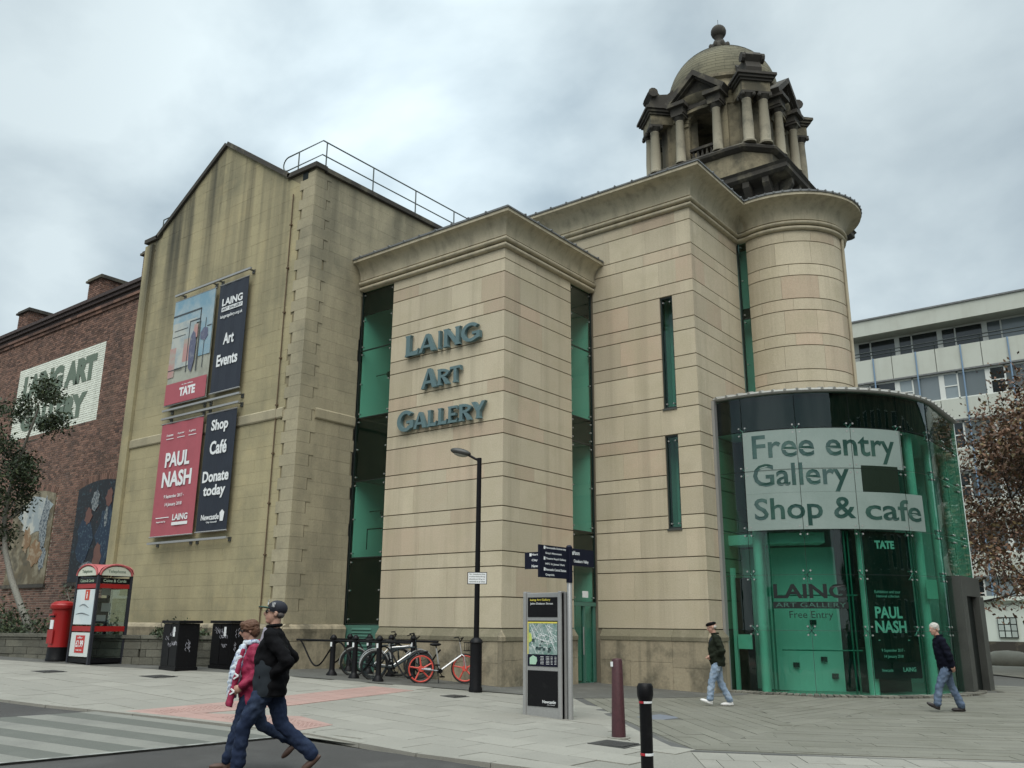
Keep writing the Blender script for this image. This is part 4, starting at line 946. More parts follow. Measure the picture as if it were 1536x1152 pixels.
# soldier arches over the murals
for x0,x1,z0,zs,za in OPN:
    q = B(); n = 26
    for i in range(n):
        t0, t1 = -1+2*i/n, -1+2*(i+1)/n-.012; xm = (x0+x1)/2; hw = (x1-x0)/2
        zz0 = zs+(za-zs)*(1-t0*t0)+.005; zz1 = zs+(za-zs)*(1-t1*t1)+.005
        q.xprism([(xm+t0*hw,zz0),(xm+t1*hw,zz1),(xm+t1*hw*1.06,zz1+.22),(xm+t0*hw*1.06,zz0+.22)], YB-.018, YB+.02, rnd())
    q.build('brick_arch', BRICK, brk)
    q = B(); q.box(x0-.12,YB-.09,z0-.13,x1+.12,YB+.1,z0-.01); q.build('sill', DARKST, brk)
def chimney(x0, x1, y0, y1, z0, z1):
    q = B(); z = z0; r = 0
    while z < z1-.15:
        x = x0+(-.11 if r % 2 else 0)
        while x < x1: a, b_ = max(x,x0), min(x+.225,x1); q.box(a+.006, y0-R(0,.004), z, b_-.006, y0+.1, z+.068, rnd()); x += .232
        y = y0+(.0 if r % 2 else -.11)
        while y < y1: a, b_ = max(y,y0+.01), min(y+.225,y1); (q.box(x1-.1, a+.006, z, x1+R(0,.004), b_-.006, z+.068, rnd()) if b_-a > .02 else 0); y += .232
        z += .084; r += 1
    c_ = q.build('chimney', BRICK, brk)
    q = B(); q.box(x0+.02,y0+.02,z0,x1-.02,y1,z1-.16); q.build('core', MORTAR, c_)
    q = B(); q.box(x0-.10,y0-.10,z1-.16,x1+.10,y1+.1,z1-.08,.3).box(x0-.05,y0-.05,z1-.078,x1+.05,y1+.05,z1); q.build('cap', DARKST, c_)
chimney(-20.75,-19.75,-.9,.25,13.2,14.85); chimney(-26.95,-25.95,-.9,.3,13.2,14.8); chimney(-16.7,-16.0,-.9,0,13.2,15.0)
# painted words on the white panel
q = B(); lw = SGN[1]-SGN[0]
text(q,'LAING ART', yfront(SGN[0]+.55,YB-.012,10.05), lw-1.05, 1.0, .005, .07, spacing=.95); text(q,'GALLERY', yfront(SGN[0]+.75,YB-.012,8.72), lw-1.65, .95, .005, .07, spacing=.95); q.build('painted_lettering', SIGNG, brk)
# murals: generic painted panels in the blind windows
def mural(o, cols, label):
    x0,x1,z0,zs,za = o; n = 16
    t = thing('mural_panel', label, 'mural', ((x0+x1)/2,YB,z0), 'painted panels in the blind windows')
    P = [(x0,z0),(x1,z0)]+[((x0+x1)/2+(x1-x0)/2*(1-2*i/n), zs+(za-zs)*(1-(1-2*i/n)**2)) for i in range(n+1)]
    q = B(); q.xprism(P, YB-.03, YB+.05); q.build('board', cols[0], t)
    q = B()
    for (cx,cz,w_,h_,k) in cols[2]:
        pts = [(cx+w_*(.5+.12*sin(i*2.3+cx*7))*cos(2*pi*i/14), cz+h_*(.5+.08*cos(i*3.1+cz*5))*sin(2*pi*i/14)) for i in range(14)]
        pts = [(min(max(a, x0+.02), x1-.02), max(b_, z0+.02)) for a, b_ in pts]
        bb = B(); bb.xprism(pts, YB-.034-.004*k, YB-.03); bb.build('painted_shape', cols[1][k-1], t)
    return t
MD = mat('mural_dark', (.007,.009,.013), .6, spots=((.035,.065,.08),8,.55,.62,.9), blot=((.09,.04,.035),4.5,.6,.66,.7))
MB = mat('mural_blue', (.010,.026,.055), .6, spots=((.07,.12,.15),12,.55,.62,.9)); MF = mat('mural_flesh', (.16,.075,.055), .6, spots=((.14,.06,.05),7,.48,.6,.8)); MW = mat('mural_pale', (.24,.26,.26), .6, spots=((.03,.05,.07),11,.46,.56,.9))
mural(OPN[0], (MD,[MB,MF,MW],[(-15.55,4.3,1.1,1.9,1),(-16.9,4.2,1.0,1.6,1),(-15.55,5.55,.42,.6,2),(-15.9,3.6,.5,.9,2),(-16.8,5.0,.45,.55,2),(-16.45,5.5,.5,.7,3),(-15.6,4.9,.2,.7,3),(-16.5,3.3,.9,.3,3)]), 'arched dark blue mural of seated figures on the brick wall behind the phone box')
MY = mat('mural_ochre', (.11,.085,.045), .6, spots=((.24,.21,.14),2.2,.45,.62,.9), blot=((.06,.05,.03),1.5,.55,.65,.8)); MS = mat('mural_sky', (.25,.29,.30), .6, spots=((.45,.45,.40),2,.45,.6,.9)); MO = mat('mural_orange', (.19,.11,.05), .6, spots=((.30,.24,.16),4,.48,.6,.9))
mural(OPN[1], (MY,[MS,MW,MO],[(-20.8,5.3,2.4,1.4,1),(-20.0,4.9,.6,2.0,2),(-20.4,3.9,1.0,.9,3),(-19.8,3.7,.5,.8,2),(-21.2,4.4,.6,.9,3)]), 'arched ochre and sky coloured mural partly hidden behind the left tree')
# low planter wall in front
plw = thing('planter_wall', 'low mossy rough stone planter wall behind the post box and phone box', 'wall', (-12,-4.6,.5))
A, Bp, Cp = (-20,-7.2), (-8.9,-3.75), (-6.9,-2.55)
lst = []
for (a, b_) in ((A,Bp),(Bp,Cp)):
    ln = hypot(b_[0]-a[0],b_[1]-a[1]); u = ((b_[0]-a[0])/ln,(b_[1]-a[1])/ln); v = (-u[1],u[0]); r = 0; z = .1
    while z < 1.12:
        s = -(r%2)*.3; hh = .19
        while s < ln:
            w_ = R(.35,.75); s0, s1 = max(s,0)+.006, min(s+w_,ln)-.006; s += w_
            if s1-s0 < .05: continue
            o = -R(0,.025); P = [(a[0]+u[0]*s0+v[0]*o,a[1]+u[1]*s0+v[1]*o),(a[0]+u[0]*s1+v[0]*o,a[1]+u[1]*s1+v[1]*o),(a[0]+u[0]*s1+v[0]*.3,a[1]+u[1]*s1+v[1]*.3),(a[0]+u[0]*s0+v[0]*.3,a[1]+u[1]*s0+v[1]*.3)]
            q = B(); q.prism(P, z+.006, min(z+hh, 1.12)-.004, rnd()); lst.append((q, (*P[0], z)))
        z += hh; r += 1
    s = 0
    while s < ln:
        s1 = min(s+.9, ln); P = [(a[0]+u[0]*t+v[0]*o, a[1]+u[1]*t+v[1]*o) for t, o in ((s+.004,-.06),(s1-.004,-.06),(s1-.004,.36),(s+.004,.36))]
        q = B(); q.prism(P, 1.125, 1.21, rnd()); lst.append((q, (*P[0], 1.2))); s = s1
pieces('wall_stone', lst, RUBBLE, plw, 200)
q = B(); q.prism([(-20,-6.9),(-8.9,-3.5),(-6.9,-2.3),(-6.9,-2.12),(-14.3,-2.12),(-14.3,-1.75),(-20,-1.75)], .3, 1.1); so_ = q.build('soil', mat('soil',(.045,.038,.025),.95,grain=.3,bump=.5), plw)

# ================================================================== GLASS ROTUNDA
rot = thing('glass_rotunda', 'curved green glass entrance drum with Free entry Gallery Shop and cafe lettering', 'building', (RC[0],RC[1],-.0))
ZT = 7.42; ROWS = [.0,1.46,2.79,3.88,5.42,6.48,ZT-.02]; YE = 11.7; XS = RC[0]+RR
def rp(a, r=RR): return (RC[0]+r*cos(radians(a)), RC[1]+r*sin(radians(a)))
ANG2 = [-98.9,-87.9,-68.1,-48.7,-28.0,-8.5,0]; STR = [RC[1],RC[1]+.9,RC[1]+2.2,YE]
for a0, a1 in zip(ANG2[:-1], ANG2[1:]):
    g0, g1 = (.0 if a0 < -98 else .13), (0 if a1 == 0 else .13)
    for z0, z1 in zip(ROWS[:-1], ROWS[1:]):
        q = B(); q.prism(arc(RC, RR, a0+g0, a1-g1, 7)+arc(RC, RR-.02, a0+g0, a1-g1, 7)[::-1], z0+.008, z1-.008); q.build('glass_panel', GLASSR, rot, smooth='auto')
    q = B(); q.prism(arc(RC, RR-.10, a0, a1, 7)+arc(RC, RR-.16, a0, a1, 7)[::-1], 6.50, ZT-.03); q.build('spandrel_band', DARKIN, rot)
for y0, y1 in zip(STR[:-1], STR[1:]):
    for z0, z1 in zip(ROWS[:-1], ROWS[1:]):
        q = B(); q.box(XS-.02, y0+(.0 if y0 == RC[1] else .008), z0+.008, XS, y1-.008, z1-.008); q.build('glass_panel', GLASSR, rot)
    q = B(); q.box(XS-.16, y0, 6.5, XS-.10, y1, ZT-.03); q.build('spandrel_band', DARKIN, rot)
q = B()
for a in ANG2[1:-1]:
    for z in ROWS[1:-1]:
        for da in (-1.2, 1.2):
            for dz in (-.1,.1):
                p0 = rp(a+da, RR+.012); p1 = rp(a+da, RR-.10); q.tube([(*p0,z+dz),(*p1,z+dz)], .024, 6)
        p0, p1 = rp(a-1.2,RR-.09), rp(a+1.2,RR-.09)
        q.tube([(*p0,z-.1),(*p1,z+.1)], .014, 5).tube([(*p0,z+.1),(*p1,z-.1)], .014, 5)
for y in STR[1:-1]:
    for z in ROWS[1:-1]:
        for dy in (-.1,.1):
            for dz in (-.1,.1): q.tube([(XS+.012,y+dy,z+dz),(XS-.1,y+dy,z+dz)], .024, 6)
q.build('spider_fixing', STEEL, rot, kind='stuff')
UP = arc(RC, RR, -98.5, 0, 50)+[(XS,YE)]
RIM = mat('pale_grey_rim',(.30,.30,.275),.6,grain=.1)
q = B(); sweep(q, UP, [(-.4,ZT),(.08,ZT),(.11,ZT+.04),(.08,ZT+.09),(-.4,ZT+.16)]); q.build('rim', RIM, rot)
for i in range(23):
    a = -97+i*4.35
    p0 = rp(a, RR+.12); p1 = rp(a, RR-.3); q = B(); q.tube([(*p0,ZT+.07),(*p1,ZT+.18)], .035, 6); q.build('rim_roll', RIM, rot)
for i in range(7):
    y = RC[1]+.2+i*.38; q = B(); q.tube([(XS+.12,y,ZT+.07),(XS-.3,y,ZT+.18)], .035, 6); q.build('rim_roll', RIM, rot)
PL = lambda r: arc(RC, r, -98, 0, 40)+[(RC[0]+r,YE),(-.5,YE),(-.5,7.5),(X2-.2,7.4),(X2-.2,5.3)]
q = B(); q.prism(PL(RR-.3), ZT+.135, ZT+.15); q.build('roof', LEAD, rot)
q = B(); q.prism(PL(RR-.17), 6.49, 6.53); q.build('ceiling', GREENW, rot)
q = B(); q.prism(PL(RR-.03), -.2, -.015); q.build('interior_floor', mat('stone_floor',(.40,.40,.36),.5), rot)
q = B(); q.box(-.5,YE,-.1,XS,YE+.1,ZT); q.box(X2-.33,5.2,-.1,X2-.31,8.2,6.45); q.build('interior_wall', GREENW, rot)
# inner lobby: pale curved screen, darker shop wall to the right
q = B(); q.prism(arc(RC,2.75,-112,-52,16)+arc(RC,2.65,-112,-52,16)[::-1], -.01, 3.55); q.build('lobby_screen', GREENW, rot)
q = B(); q.prism(arc(RC,3.55,-105,-60,12)+arc(RC,2.75,-105,-60,12)[::-1], 3.6, 3.86); q.build('landing', GREENW, rot)
DW = mat('dark_shop_wall', (.035,.045,.04), .7, grain=.2)
q = B(); q.prism(arc(RC,2.6,-50,35,16)+arc(RC,2.5,-50,35,16)[::-1], -.01, 6.45); q.build('shop_wall', DW, rot)
q = B(); q.prism(arc(RC,2.9,-110,-50,16)+arc(RC,2.8,-110,-50,16)[::-1], 4.6, 6.45); q.build('upper_screen', DW, rot)
COLM = mat('pale_green_column', (.66,.74,.68), .5)
for a, rr_ in ((-86.4,3.62),(-46,3.62),(-16,3.62)):
    p = rp(a, rr_); q = B(); q.tube([(*p,-.02),(*p,6.5)], .12, 14, cap=False); q.build('column', COLM, rot, smooth=True)
for y in (9.75, 11.6):
    q = B(); q.tube([(XS-.42,y,-.02),(XS-.42,y,6.5)], .12, 14, cap=False); q.build('column', COLM, rot, smooth=True)
for a in (-82,-53,-24):
    for da in (-.7,.7):
        p = rp(a+da, 3.78); q = B(); q.tube([(*p,-.02),(*p,3.86)], .022, 6); q.build('inner_post', FRAMEG, rot)
for z in (1.0,2.3):
    P = arc(RC,3.78,-79,-50.5,12); q = B(); q.tube([(*p,z) for p in P], .02, 6); q.build('inner_rail', FRAMEG, rot)
for a, z0 in ((-76,.55),(-62,.7),(-66,1.6),(-57,.3)):   # small fittings on the lobby screen
    p = rp(a, 2.77); q = B(); q.tube([(*p,z0),(*p,z0+.12)], .08, 6); q.build('wall_fitting', DW, rot)
q = B(); q.box(3.254,4.93,-.05,3.33,5.10,ZT); q.build('edge_post', STEEL, rot)
q = B(); q.prism(arc(RC,3.74,-96,-89.5,3)+arc(RC,3.70,-96,-89.5,3)[::-1], -.0, 2.75); q.build('dark_doorway', DARKIN, rot)
q = B(); q.prism(arc(RC,3.80,-97.6,-96.2,2)+arc(RC,3.68,-97.6,-96.2,2)[::-1], -.0, 3.0); q.build('door_post', COLM, rot)
q = B(); q.prism(arc(RC,3.84,-95.5,-89.8,3)+arc(RC,3.81,-95.5,-89.8,3)[::-1], 1.0, 1.35); q.build('door_bar', COLM, rot)
# frosted vinyl with cut-out words (mapped round the curve)
VIN = mat('frosted_vinyl', (.235,.295,.27), .45, grain=.04, spots=((.19,.25,.225),.8,.45,.65,.7))
def curved(a0, a1, z0, z1, mt, nm, r=RR+.006, th=.003, par=rot):
    q = B(); n = max(3, int(abs(a1-a0)/2)); q.prism(arc(RC, r+th, a0, a1, n)+arc(RC, r, a0, a1, n)[::-1], z0, z1); return q.build(nm, mt, par)
curved(-87.7,-27.6,5.44,6.46,VIN,'frosted_panel'); curved(-87.7,-46.0,4.83,5.437,VIN,'frosted_panel'); curved(-87.7,-18.9,3.90,4.827,VIN,'frosted_panel')
curved(-45.9,-30.6,4.84,5.50,mat('dark_print',(.012,.022,.014),.3),'dark_picture', RR+.0095)
LET = mat('dark_glass_lettering', (.022,.062,.052), .12, spec=.8, spots=((.05,.11,.09),1.6,.45,.6,.8))
def cyl(a_start, z0, r=RR+.012):
    return lambda a, b_, c: (RC[0]+(r+c)*cos(radians(a_start)+a/RR), RC[1]+(r+c)*sin(radians(a_start)+a/RR), z0+b_)
DG = lambda a0, a1: radians(a1-a0)*RR
for s_, a0, a1, z0, h_ in (('Free entry',-84.3,-31.0,5.55,.80),('Gallery',-84.6,-50.6,4.83,.76),('Shop &',-84.9,-49.4,3.99,.72),('cafe',-45.9,-20.8,4.13,.54)):
    q = B(); text(q, s_, cyl(a0,z0), DG(a0,a1), h_, .002, .015); q.build('window_lettering', LET, rot)
LK = mat('black_vinyl', (.008,.012,.011), .4)
q = B(); text(q,'LAING', cyl(-80.1,2.22,RR+.005), DG(-80.1,-55.4), .35, .002, .03); q.build('window_lettering', LK, rot)
q = B(); text(q,'Free Entry', cyl(-75.1,1.70,RR+.005), DG(-75.1,-60.5), .22, .002, .0); q.build('window_lettering', LK, rot)
curved(-80.4,-55.0,1.98,2.14,LK,'lettering_bar',RR+.005)
q = B(); text(q,'ART GALLERY', cyl(-79.6,2.01,RR+.0095), DG(-79.6,-55.8), .11, .002, .0); q.build('window_lettering', mat('dim_green_print',(.04,.12,.09),.5), rot)
JL = B()
for a in ANG2[1:-1]:
    for z0, z1 in zip(ROWS[:-1], ROWS[1:]): p = rp(a, RR+.011); JL.tube([(*p,z0),(*p,z1)], .006, 4)
for z in ROWS[1:-1]: JL.tube([(*p,z) for p in arc(RC, RR+.011, -98, 0, 60)], .005, 4)
JL.build('panel_joint', DARKIN, rot, kind='stuff')
# reception desk, shelves and ceiling lamps seen through the glass
dk = B(); dk.prism(arc(RC,3.1,-44,-18,8)+arc(RC,2.75,-44,-18,8)[::-1], -.01, 1.05); dk.build('reception_desk', STEELG, rot)
for z in (.5,1.0,1.5,2.0,2.5):
    sh = B(); sh.prism(arc(RC,2.78,-22,30,10)+arc(RC,2.61,-22,30,10)[::-1], z, z+.03); sh.build('shelf', GREENW, rot)
    bk = B(); a = -21
    while a < 29: w_ = R(1.2,3.2); bk.prism(arc(RC,2.75,a,a+w_,1)+arc(RC,2.62,a,a+w_,1)[::-1], z+.035, z+R(.2,.38), rnd()); a += w_+R(.3,2.5)
    bk.build('books', mat('book_covers',(.22,.20,.16),.6,tint=.9,hue=((.35,.08,.05),.5,.9)), rot, kind='stuff')
for a, rr_ in ((-75,3.3),(-60,3.3),(-40,3.3),(-25,3.2),(-8,3.3)):
    p = rp(a, rr_); lp = B(); lp.tube([(*p,6.49),(*p,6.30)], .07, 10); lp.build('ceiling_lamp', STEEL, rot)
# hanging poster just inside the glass
pos = thing('exhibition_poster', 'tall black PAUL NASH poster hanging inside the rotunda glass', 'poster', (*rp(-37,3.82),.36))
curved(-47.0,-26.8,.36,3.86,mat('poster_black',(.008,.010,.010),.6),'sheet',3.82,.01,pos)
fn = cyl(-47.0, 0, 3.835); PPALE = mat('poster_pale',(.70,.76,.73),.6)
for s_, a, b2, w_, h_, bo in (('TATE',.33,3.44,.58,.20,.05),('PAUL',.16,1.76,.78,.28,.03),('NASH',.13,1.42,.90,.29,.03),('9 September 2017 -',.24,.96,.66,.09,0),('14 January 2018',.30,.82,.54,.09,0),('LAING',.80,.52,.40,.10,.02),('Newcastle',.2,.52,.3,.07,0),('Exhibition and tour',.2,2.36,.75,.07,0),('National collection',.24,2.26,.66,.06,0)):
    q = B(); text(q, s_, (lambda a_, b_, c, a=a, b2=b2: fn(a_+a, b_+b2, c)), w_, h_, .002, bo); q.build('lettering', PPALE, pos)
q = B(); q.add([fn(.18,1.24,0),fn(1.1,1.24,0),fn(1.1,1.26,0),fn(.18,1.26,0)],[(0,1,2,3)]); q.build('rule_line', PPALE, pos)
curved(-19.5,-11.5,2.25,2.72,mat('pale_notice',(.55,.68,.60),.6),'notice',3.84,.01,rot)
# dark metal entrance portal at the right
por = thing('entrance_portal', 'dark grey metal clad doorway surround at the right end of the glass rotunda', 'doorway', (8,10.3,-.05))
q = B(); q.box(7.72,9.0,-.1,8.06,9.5,2.86); q.build('left_jamb', STEELG, por)
q = B(); q.box(7.86,9.5,2.36,8.06,11.3,2.86); q.build('lintel', STEELG, por)
q = B(); q.box(7.86,10.7,-.1,8.12,11.3,2.358); q.build('right_jamb', STEELG, por)
q = B(); q.box(7.90,9.5,-.05,7.95,10.7,2.355); q.build('door_leaf', DARKIN, por)

# ================================================================== DOMED STONE LANTERN TOWER
TC = (-1.2, 17.6)
tow = thing('domed_tower', 'weathered baroque stone lantern tower with dome, paired columns and ball finial', 'tower', (TC[0],TC[1],13))
tx, ty = TC
def octo(rc, rd):   # plan: cardinal faces at rc, diagonal piers at rd
    h = rc*.62
    P = []
    for k in range(4):
        a = radians(-90+90*k); c, s = cos(a), sin(a); t = (-s, c); h = rc*.43
        P += [(tx+c*rc-t[0]*h*1.0, ty+s*rc-t[1]*h*1.0),(tx+c*rc+t[0]*h, ty+s*rc+t[1]*h)]
        d = radians(-45+90*k); cd_, sd_ = cos(d), sin(d); td = (-sd_, cd_); w_ = .62
        P += [(tx+cd_*rd-td[0]*w_, ty+sd_*rd-td[1]*w_),(tx+cd_*rd+td[0]*w_, ty+sd_*rd+td[1]*w_)]
    return P
def osweep(b, rc, rd, prof):
    P = octo(rc, rd); sweep(b, P[::1], prof, closed=True); return b
# square lower stage with bracketed cornice
q = B(); sq_ = [(tx-3.5,ty-3.5),(tx+3.5,ty-3.5),(tx+3.5,ty+3.5),(tx-3.5,ty+3.5)]
q.prism(sq_, 12.0, 17.4); q.build('square_stage', TOWST, tow)
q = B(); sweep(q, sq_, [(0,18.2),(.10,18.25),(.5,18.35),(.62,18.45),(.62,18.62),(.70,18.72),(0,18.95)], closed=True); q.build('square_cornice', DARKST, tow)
q = B(); q.prism([(x*.995+tx*.005, y*.995+ty*.005) for x, y in sq_], 17.4, 18.25); q.build('frieze', DARKST, tow)
for sx, sy, ax in ((0,-1,'x'),(1,0,'y')):
    for i in range(9):
        s = -3.2+i*.8
        q = B()
        if ax == 'x': q.yprism([(ty-3.5,17.6),(ty-3.75,17.75),(ty-4.0,18.1),(ty-4.0,18.33),(ty-3.5,18.33)], tx+s-.13, tx+s+.13)
        else: q.xprism([(tx+3.5,17.6),(tx+3.75,17.75),(tx+4.0,18.1),(tx+4.0,18.33),(tx+3.5,18.33)], ty+s-.13, ty+s+.13)
        q.build('bracket', DARKST, tow)
# pedestal stage
q = B(); q.prism(octo(2.85,3.35), 18.9, 20.45); q.build('pedestal', TOWST, tow)
q = B(); osweep(q, 2.85,3.35, [(-.2,18.92),(.22,18.92),(.22,19.2),(.05,19.35),(-.2,19.35)]); q.build('pedestal_base', TOWST, tow)
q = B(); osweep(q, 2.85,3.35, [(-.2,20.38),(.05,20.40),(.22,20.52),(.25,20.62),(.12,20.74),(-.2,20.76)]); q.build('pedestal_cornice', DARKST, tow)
# drum with four arched openings
drs = B(); AW = .60; zA = 22.62
for k in range(4):
    a = radians(-90+90*k); c, s = cos(a), sin(a); t = (-s, c)
    def W3(u, d, z): return (tx+c*d+t[0]*u, ty+s*d+t[1]*u, z)
    # face slab around an arched opening
    zt_ = 23.3; n = 10
    outer = [(-1.5,20.7),(-AW,20.7)]; 
    ap = [(AW*cos(radians(180-180*i/n)), zA+AW*sin(radians(180-180*i/n))) for i in range(n+1)]
    for pts in ([(-1.2,20.7),(-AW,20.7)]+ap[:n//2+1]+[(0,zt_),(-1.2,zt_)], [(1.2,20.7),(1.2,zt_),(0,zt_)]+ap[n//2:]+[(AW,20.7)]):
        vs = [W3(u,2.45,z) for u,z in pts]+[W3(u,2.05,z) for u,z in pts]; m_ = len(pts)
        drs.add(vs, [tuple(range(m_)), tuple(range(m_,2*m_))[::-1]]+[((i+1)%m_, i, i+m_, (i+1)%m_+m_) for i in range(m_)], rnd())
o = drs.build('drum_wall', TOWST, tow); fix_normals(o)
for k in range(4):   # diagonal wall masses and responds
    d = radians(-45+90*k); cd_, sd_ = cos(d), sin(d); td = (-sd_, cd_)
    q = B(); P = [(tx+cd_*dd+td[0]*u, ty+sd_*dd+td[1]*u) for dd, u in ((1.7,-1.15),(2.30,-1.12),(2.72,-.45),(2.85,-.42),(2.85,.42),(2.72,.45),(2.30,1.12),(1.7,1.15))]; q.prism(P, 20.7, 23.3, rnd())
    q.build('pier_wall', TOWST, tow)
    for u in (-.36, .36):   # paired columns in front of each diagonal pier
        cx_, cy_ = tx+cd_*3.42+td[0]*u, ty+sd_*3.42+td[1]*u
        q = B(); q.lathe([(.29,20.76),(.29,20.84),(.25,20.88),(.22,20.92),(.225,21.6),(.19,22.72),(.21,22.76),(.19,22.80)], cx_, cy_, 14); col_ = q.build('column', TOWCOL, tow, smooth='auto')
        q = B(); q.lathe([(.19,22.80),(.24,22.88),(.30,22.97)], cx_, cy_, 12); q.obox((cx_,cy_),(cd_*.29,sd_*.29),(td[0]*.29,td[1]*.29),22.98,23.08)
        for sg in (-1,1):
            for s2 in (-1,1): q.ell((cx_+cd_*.24*sg+td[0]*.24*s2, cy_+sd_*.24*sg+td[1]*.24*s2, 22.93), .085,.085,.09, 8, 5)
        q.build('capital', DARKST, col_)
    # entablature block over the pair
    q = B(); P = lambda g_: [(tx+cd_*dd+td[0]*u, ty+sd_*dd+td[1]*u) for dd, u in ((2.2,-.62-g_),(3.66+g_,-.62-g_),(3.66+g_,.62+g_),(2.2,.62+g_))]
    q.prism(P(0), 23.1, 23.55); q.build('entablature', TOWST, tow)
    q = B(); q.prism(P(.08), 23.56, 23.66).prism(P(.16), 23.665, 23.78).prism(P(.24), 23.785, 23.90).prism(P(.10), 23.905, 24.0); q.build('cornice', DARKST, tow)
    # scrolled buttress on top
    q = B(); prof = [(1.4,24.0),(3.55,24.0),(3.62,24.3),(3.5,24.62),(3.68,24.85),(3.55,25.05),(3.28,25.02),(3.12,24.8),(2.75,24.85),(2.35,25.25),(2.1,25.9),(1.9,26.2),(1.4,26.2)]
    vs = []
    for u in (-.34,.34): vs += [(tx+cd_*dd+td[0]*u, ty+sd_*dd+td[1]*u, z) for dd, z in prof]
    m_ = len(prof); q.add(vs, [tuple(range(m_)), tuple(range(m_,2*m_))[::-1]]+[((i+1)%m_, i, i+m_, (i+1)%m_+m_) for i in range(m_)])
    q.tube([(tx+cd_*3.45+td[0]*u, ty+sd_*3.45+td[1]*u, 24.82) for u in (-.50,-.36)], .22, 10).tube([(tx+cd_*3.45+td[0]*u, ty+sd_*3.45+td[1]*u, 24.82) for u in (.36,.50)], .22, 10)
    fix_normals(q.build('scroll_buttress', DARKST, tow))
for k in range(4):   # pedimented faces with single columns either side
    a = radians(-90+90*k); c, s = cos(a), sin(a); t = (-s, c)
    for u in (-.86, .86):
        cx_, cy_ = tx+c*2.82+t[0]*u, ty+s*2.82+t[1]*u
        q = B(); q.lathe([(.25,20.76),(.25,20.83),(.21,20.88),(.2,21.6),(.17,22.72),(.19,22.76),(.17,22.8)], cx_, cy_, 12); col_ = q.build('column', TOWCOL, tow, smooth='auto')
        q = B(); q.lathe([(.17,22.8),(.26,22.97)], cx_, cy_, 10); q.obox((cx_,cy_),(c*.27,s*.27),(t[0]*.27,t[1]*.27),22.98,23.08); q.build('capital', DARKST, col_)
        q = B(); q.obox((tx+c*2.6+t[0]*u, ty+s*2.6+t[1]*u),(c*.45,s*.45),(t[0]*.30,t[1]*.30),23.09,23.4)
        q.obox((tx+c*2.64+t[0]*u, ty+s*2.64+t[1]*u),(c*.58,s*.58),(t[0]*.42,t[1]*.42),23.405,23.58); q.build('impost_block', DARKST, tow)
    def pedv(pts, d0, d1):
        vs = [(tx+c*d0+t[0]*u, ty+s*d0+t[1]*u, z) for u,z in pts]+[(tx+c*d1+t[0]*u, ty+s*d1+t[1]*u, z) for u,z in pts]; m_ = len(pts)
        return vs, [tuple(range(m_)), tuple(range(m_,2*m_))[::-1]]+[((i+1)%m_, i, i+m_, (i+1)%m_+m_) for i in range(m_)]
    q = B(); q.add(*pedv([(-1.15,23.3),(1.15,23.3),(1.15,23.6),(0,24.62),(-1.15,23.6)], 1.6, 2.72)); fix_normals(q.build('pediment', DARKST, tow))
    q = B()
    for sg in (-1, 1):
        q.add(*pedv([(sg*1.28,23.52),(0,24.66),(0,24.92),(sg*1.42,23.72)], 1.7, 3.12)); q.add(*pedv([(sg*1.22,23.48),(0,24.58),(0,24.66),(sg*1.26,23.52)], 1.7, 2.95))
    fix_normals(q.build('raking_cornice', DARKST, tow))
    # balustrade in the opening and arch ring
    q = B(); n = 12
    for i in range(n):
        a0, a1 = radians(180*i/n+1), radians(180*(i+1)/n-1); q.add(*pedv([(AW*cos(a0),zA+AW*sin(a0)),(AW*cos(a1),zA+AW*sin(a1)),((AW+.22)*cos(a1),zA+(AW+.22)*sin(a1)),((AW+.22)*cos(a0),zA+(AW+.22)*sin(a0))], 2.4, 2.52))
    q.add(*pedv([(-.13,zA+AW),(.13,zA+AW),(.18,zA+AW+.42),(-.18,zA+AW+.42)], 2.4, 2.66)); fix_normals(q.build('arch_ring', TOWST, tow))
    for i in range(5):
        u = -.42+i*.21; q = B(); q.lathe([(.07,20.76),(.05,20.86),(.085,21.0),(.04,21.2),(.06,21.3)], tx+c*2.5+t[0]*u, ty+s*2.5+t[1]*u, 8); q.build('baluster', DARKST, tow, smooth=True)
    q = B(); q.obox((tx+c*2.5, ty+s*2.5),(c*.11,s*.11),(t[0]*.55,t[1]*.55),21.3,21.42); q.build('balustrade_rail', DARKST, tow)
q = B(); q.lathe([(2.2,23.3),(2.2,23.32)], tx, ty, 24); q.build('lantern_ceiling', DARKST, tow)
q = B(); q.lathe([(2.2,20.70),(2.2,20.72)], tx, ty, 24); q.build('lantern_floor', DARKST, tow)
# upper ring, dome, finial
q = B(); q.lathe([(2.72,23.15),(2.72,23.5),(2.85,23.6),(2.95,23.85),(2.55,23.95),(2.5,24.5),(2.62,24.6),(2.62,24.75),(2.48,24.85)], tx, ty, 40); q.build('dome_ring', TOWST, tow, smooth='auto')
DOME = mat('dome_stone', (.165,.152,.10), .95, tint=.08, spots=((.085,.08,.055),1.1,.45,.65,.8), grain=.12, bump=.3, bscale=14)
prof = [(2.5*cos(radians(a))**.92 if a < 90 else 0, 24.8+2.55*sin(radians(a))) for a in range(0, 88, 4)]
n = len(prof)
q = B()
for i in range(n-1):     # stone rings with fine joints
    r0, z0 = prof[i]; r1, z1 = prof[i+1]; k = 20
    for j in range(k):
        a0 = 360*j/k+(9 if i % 2 else 0)+.12; a1 = a0+360/k-.24
        P = [(tx+r*cos(radians(a)), ty+r*sin(radians(a)), z) for r, z, a in ((r0,z0+.008,a0),(r0,z0+.008,a1),(r1,z1-.008,a1),(r1,z1-.008,a0))]
        am = (a0+a1)/2; q.add([P[0],((tx+r0*cos(radians(am))),(ty+r0*sin(radians(am))),z0+.008),P[1],P[2],(tx+r1*cos(radians(am)),ty+r1*sin(radians(am)),z1-.008),P[3]], [(0,1,4,5),(1,2,3,4)], rnd())
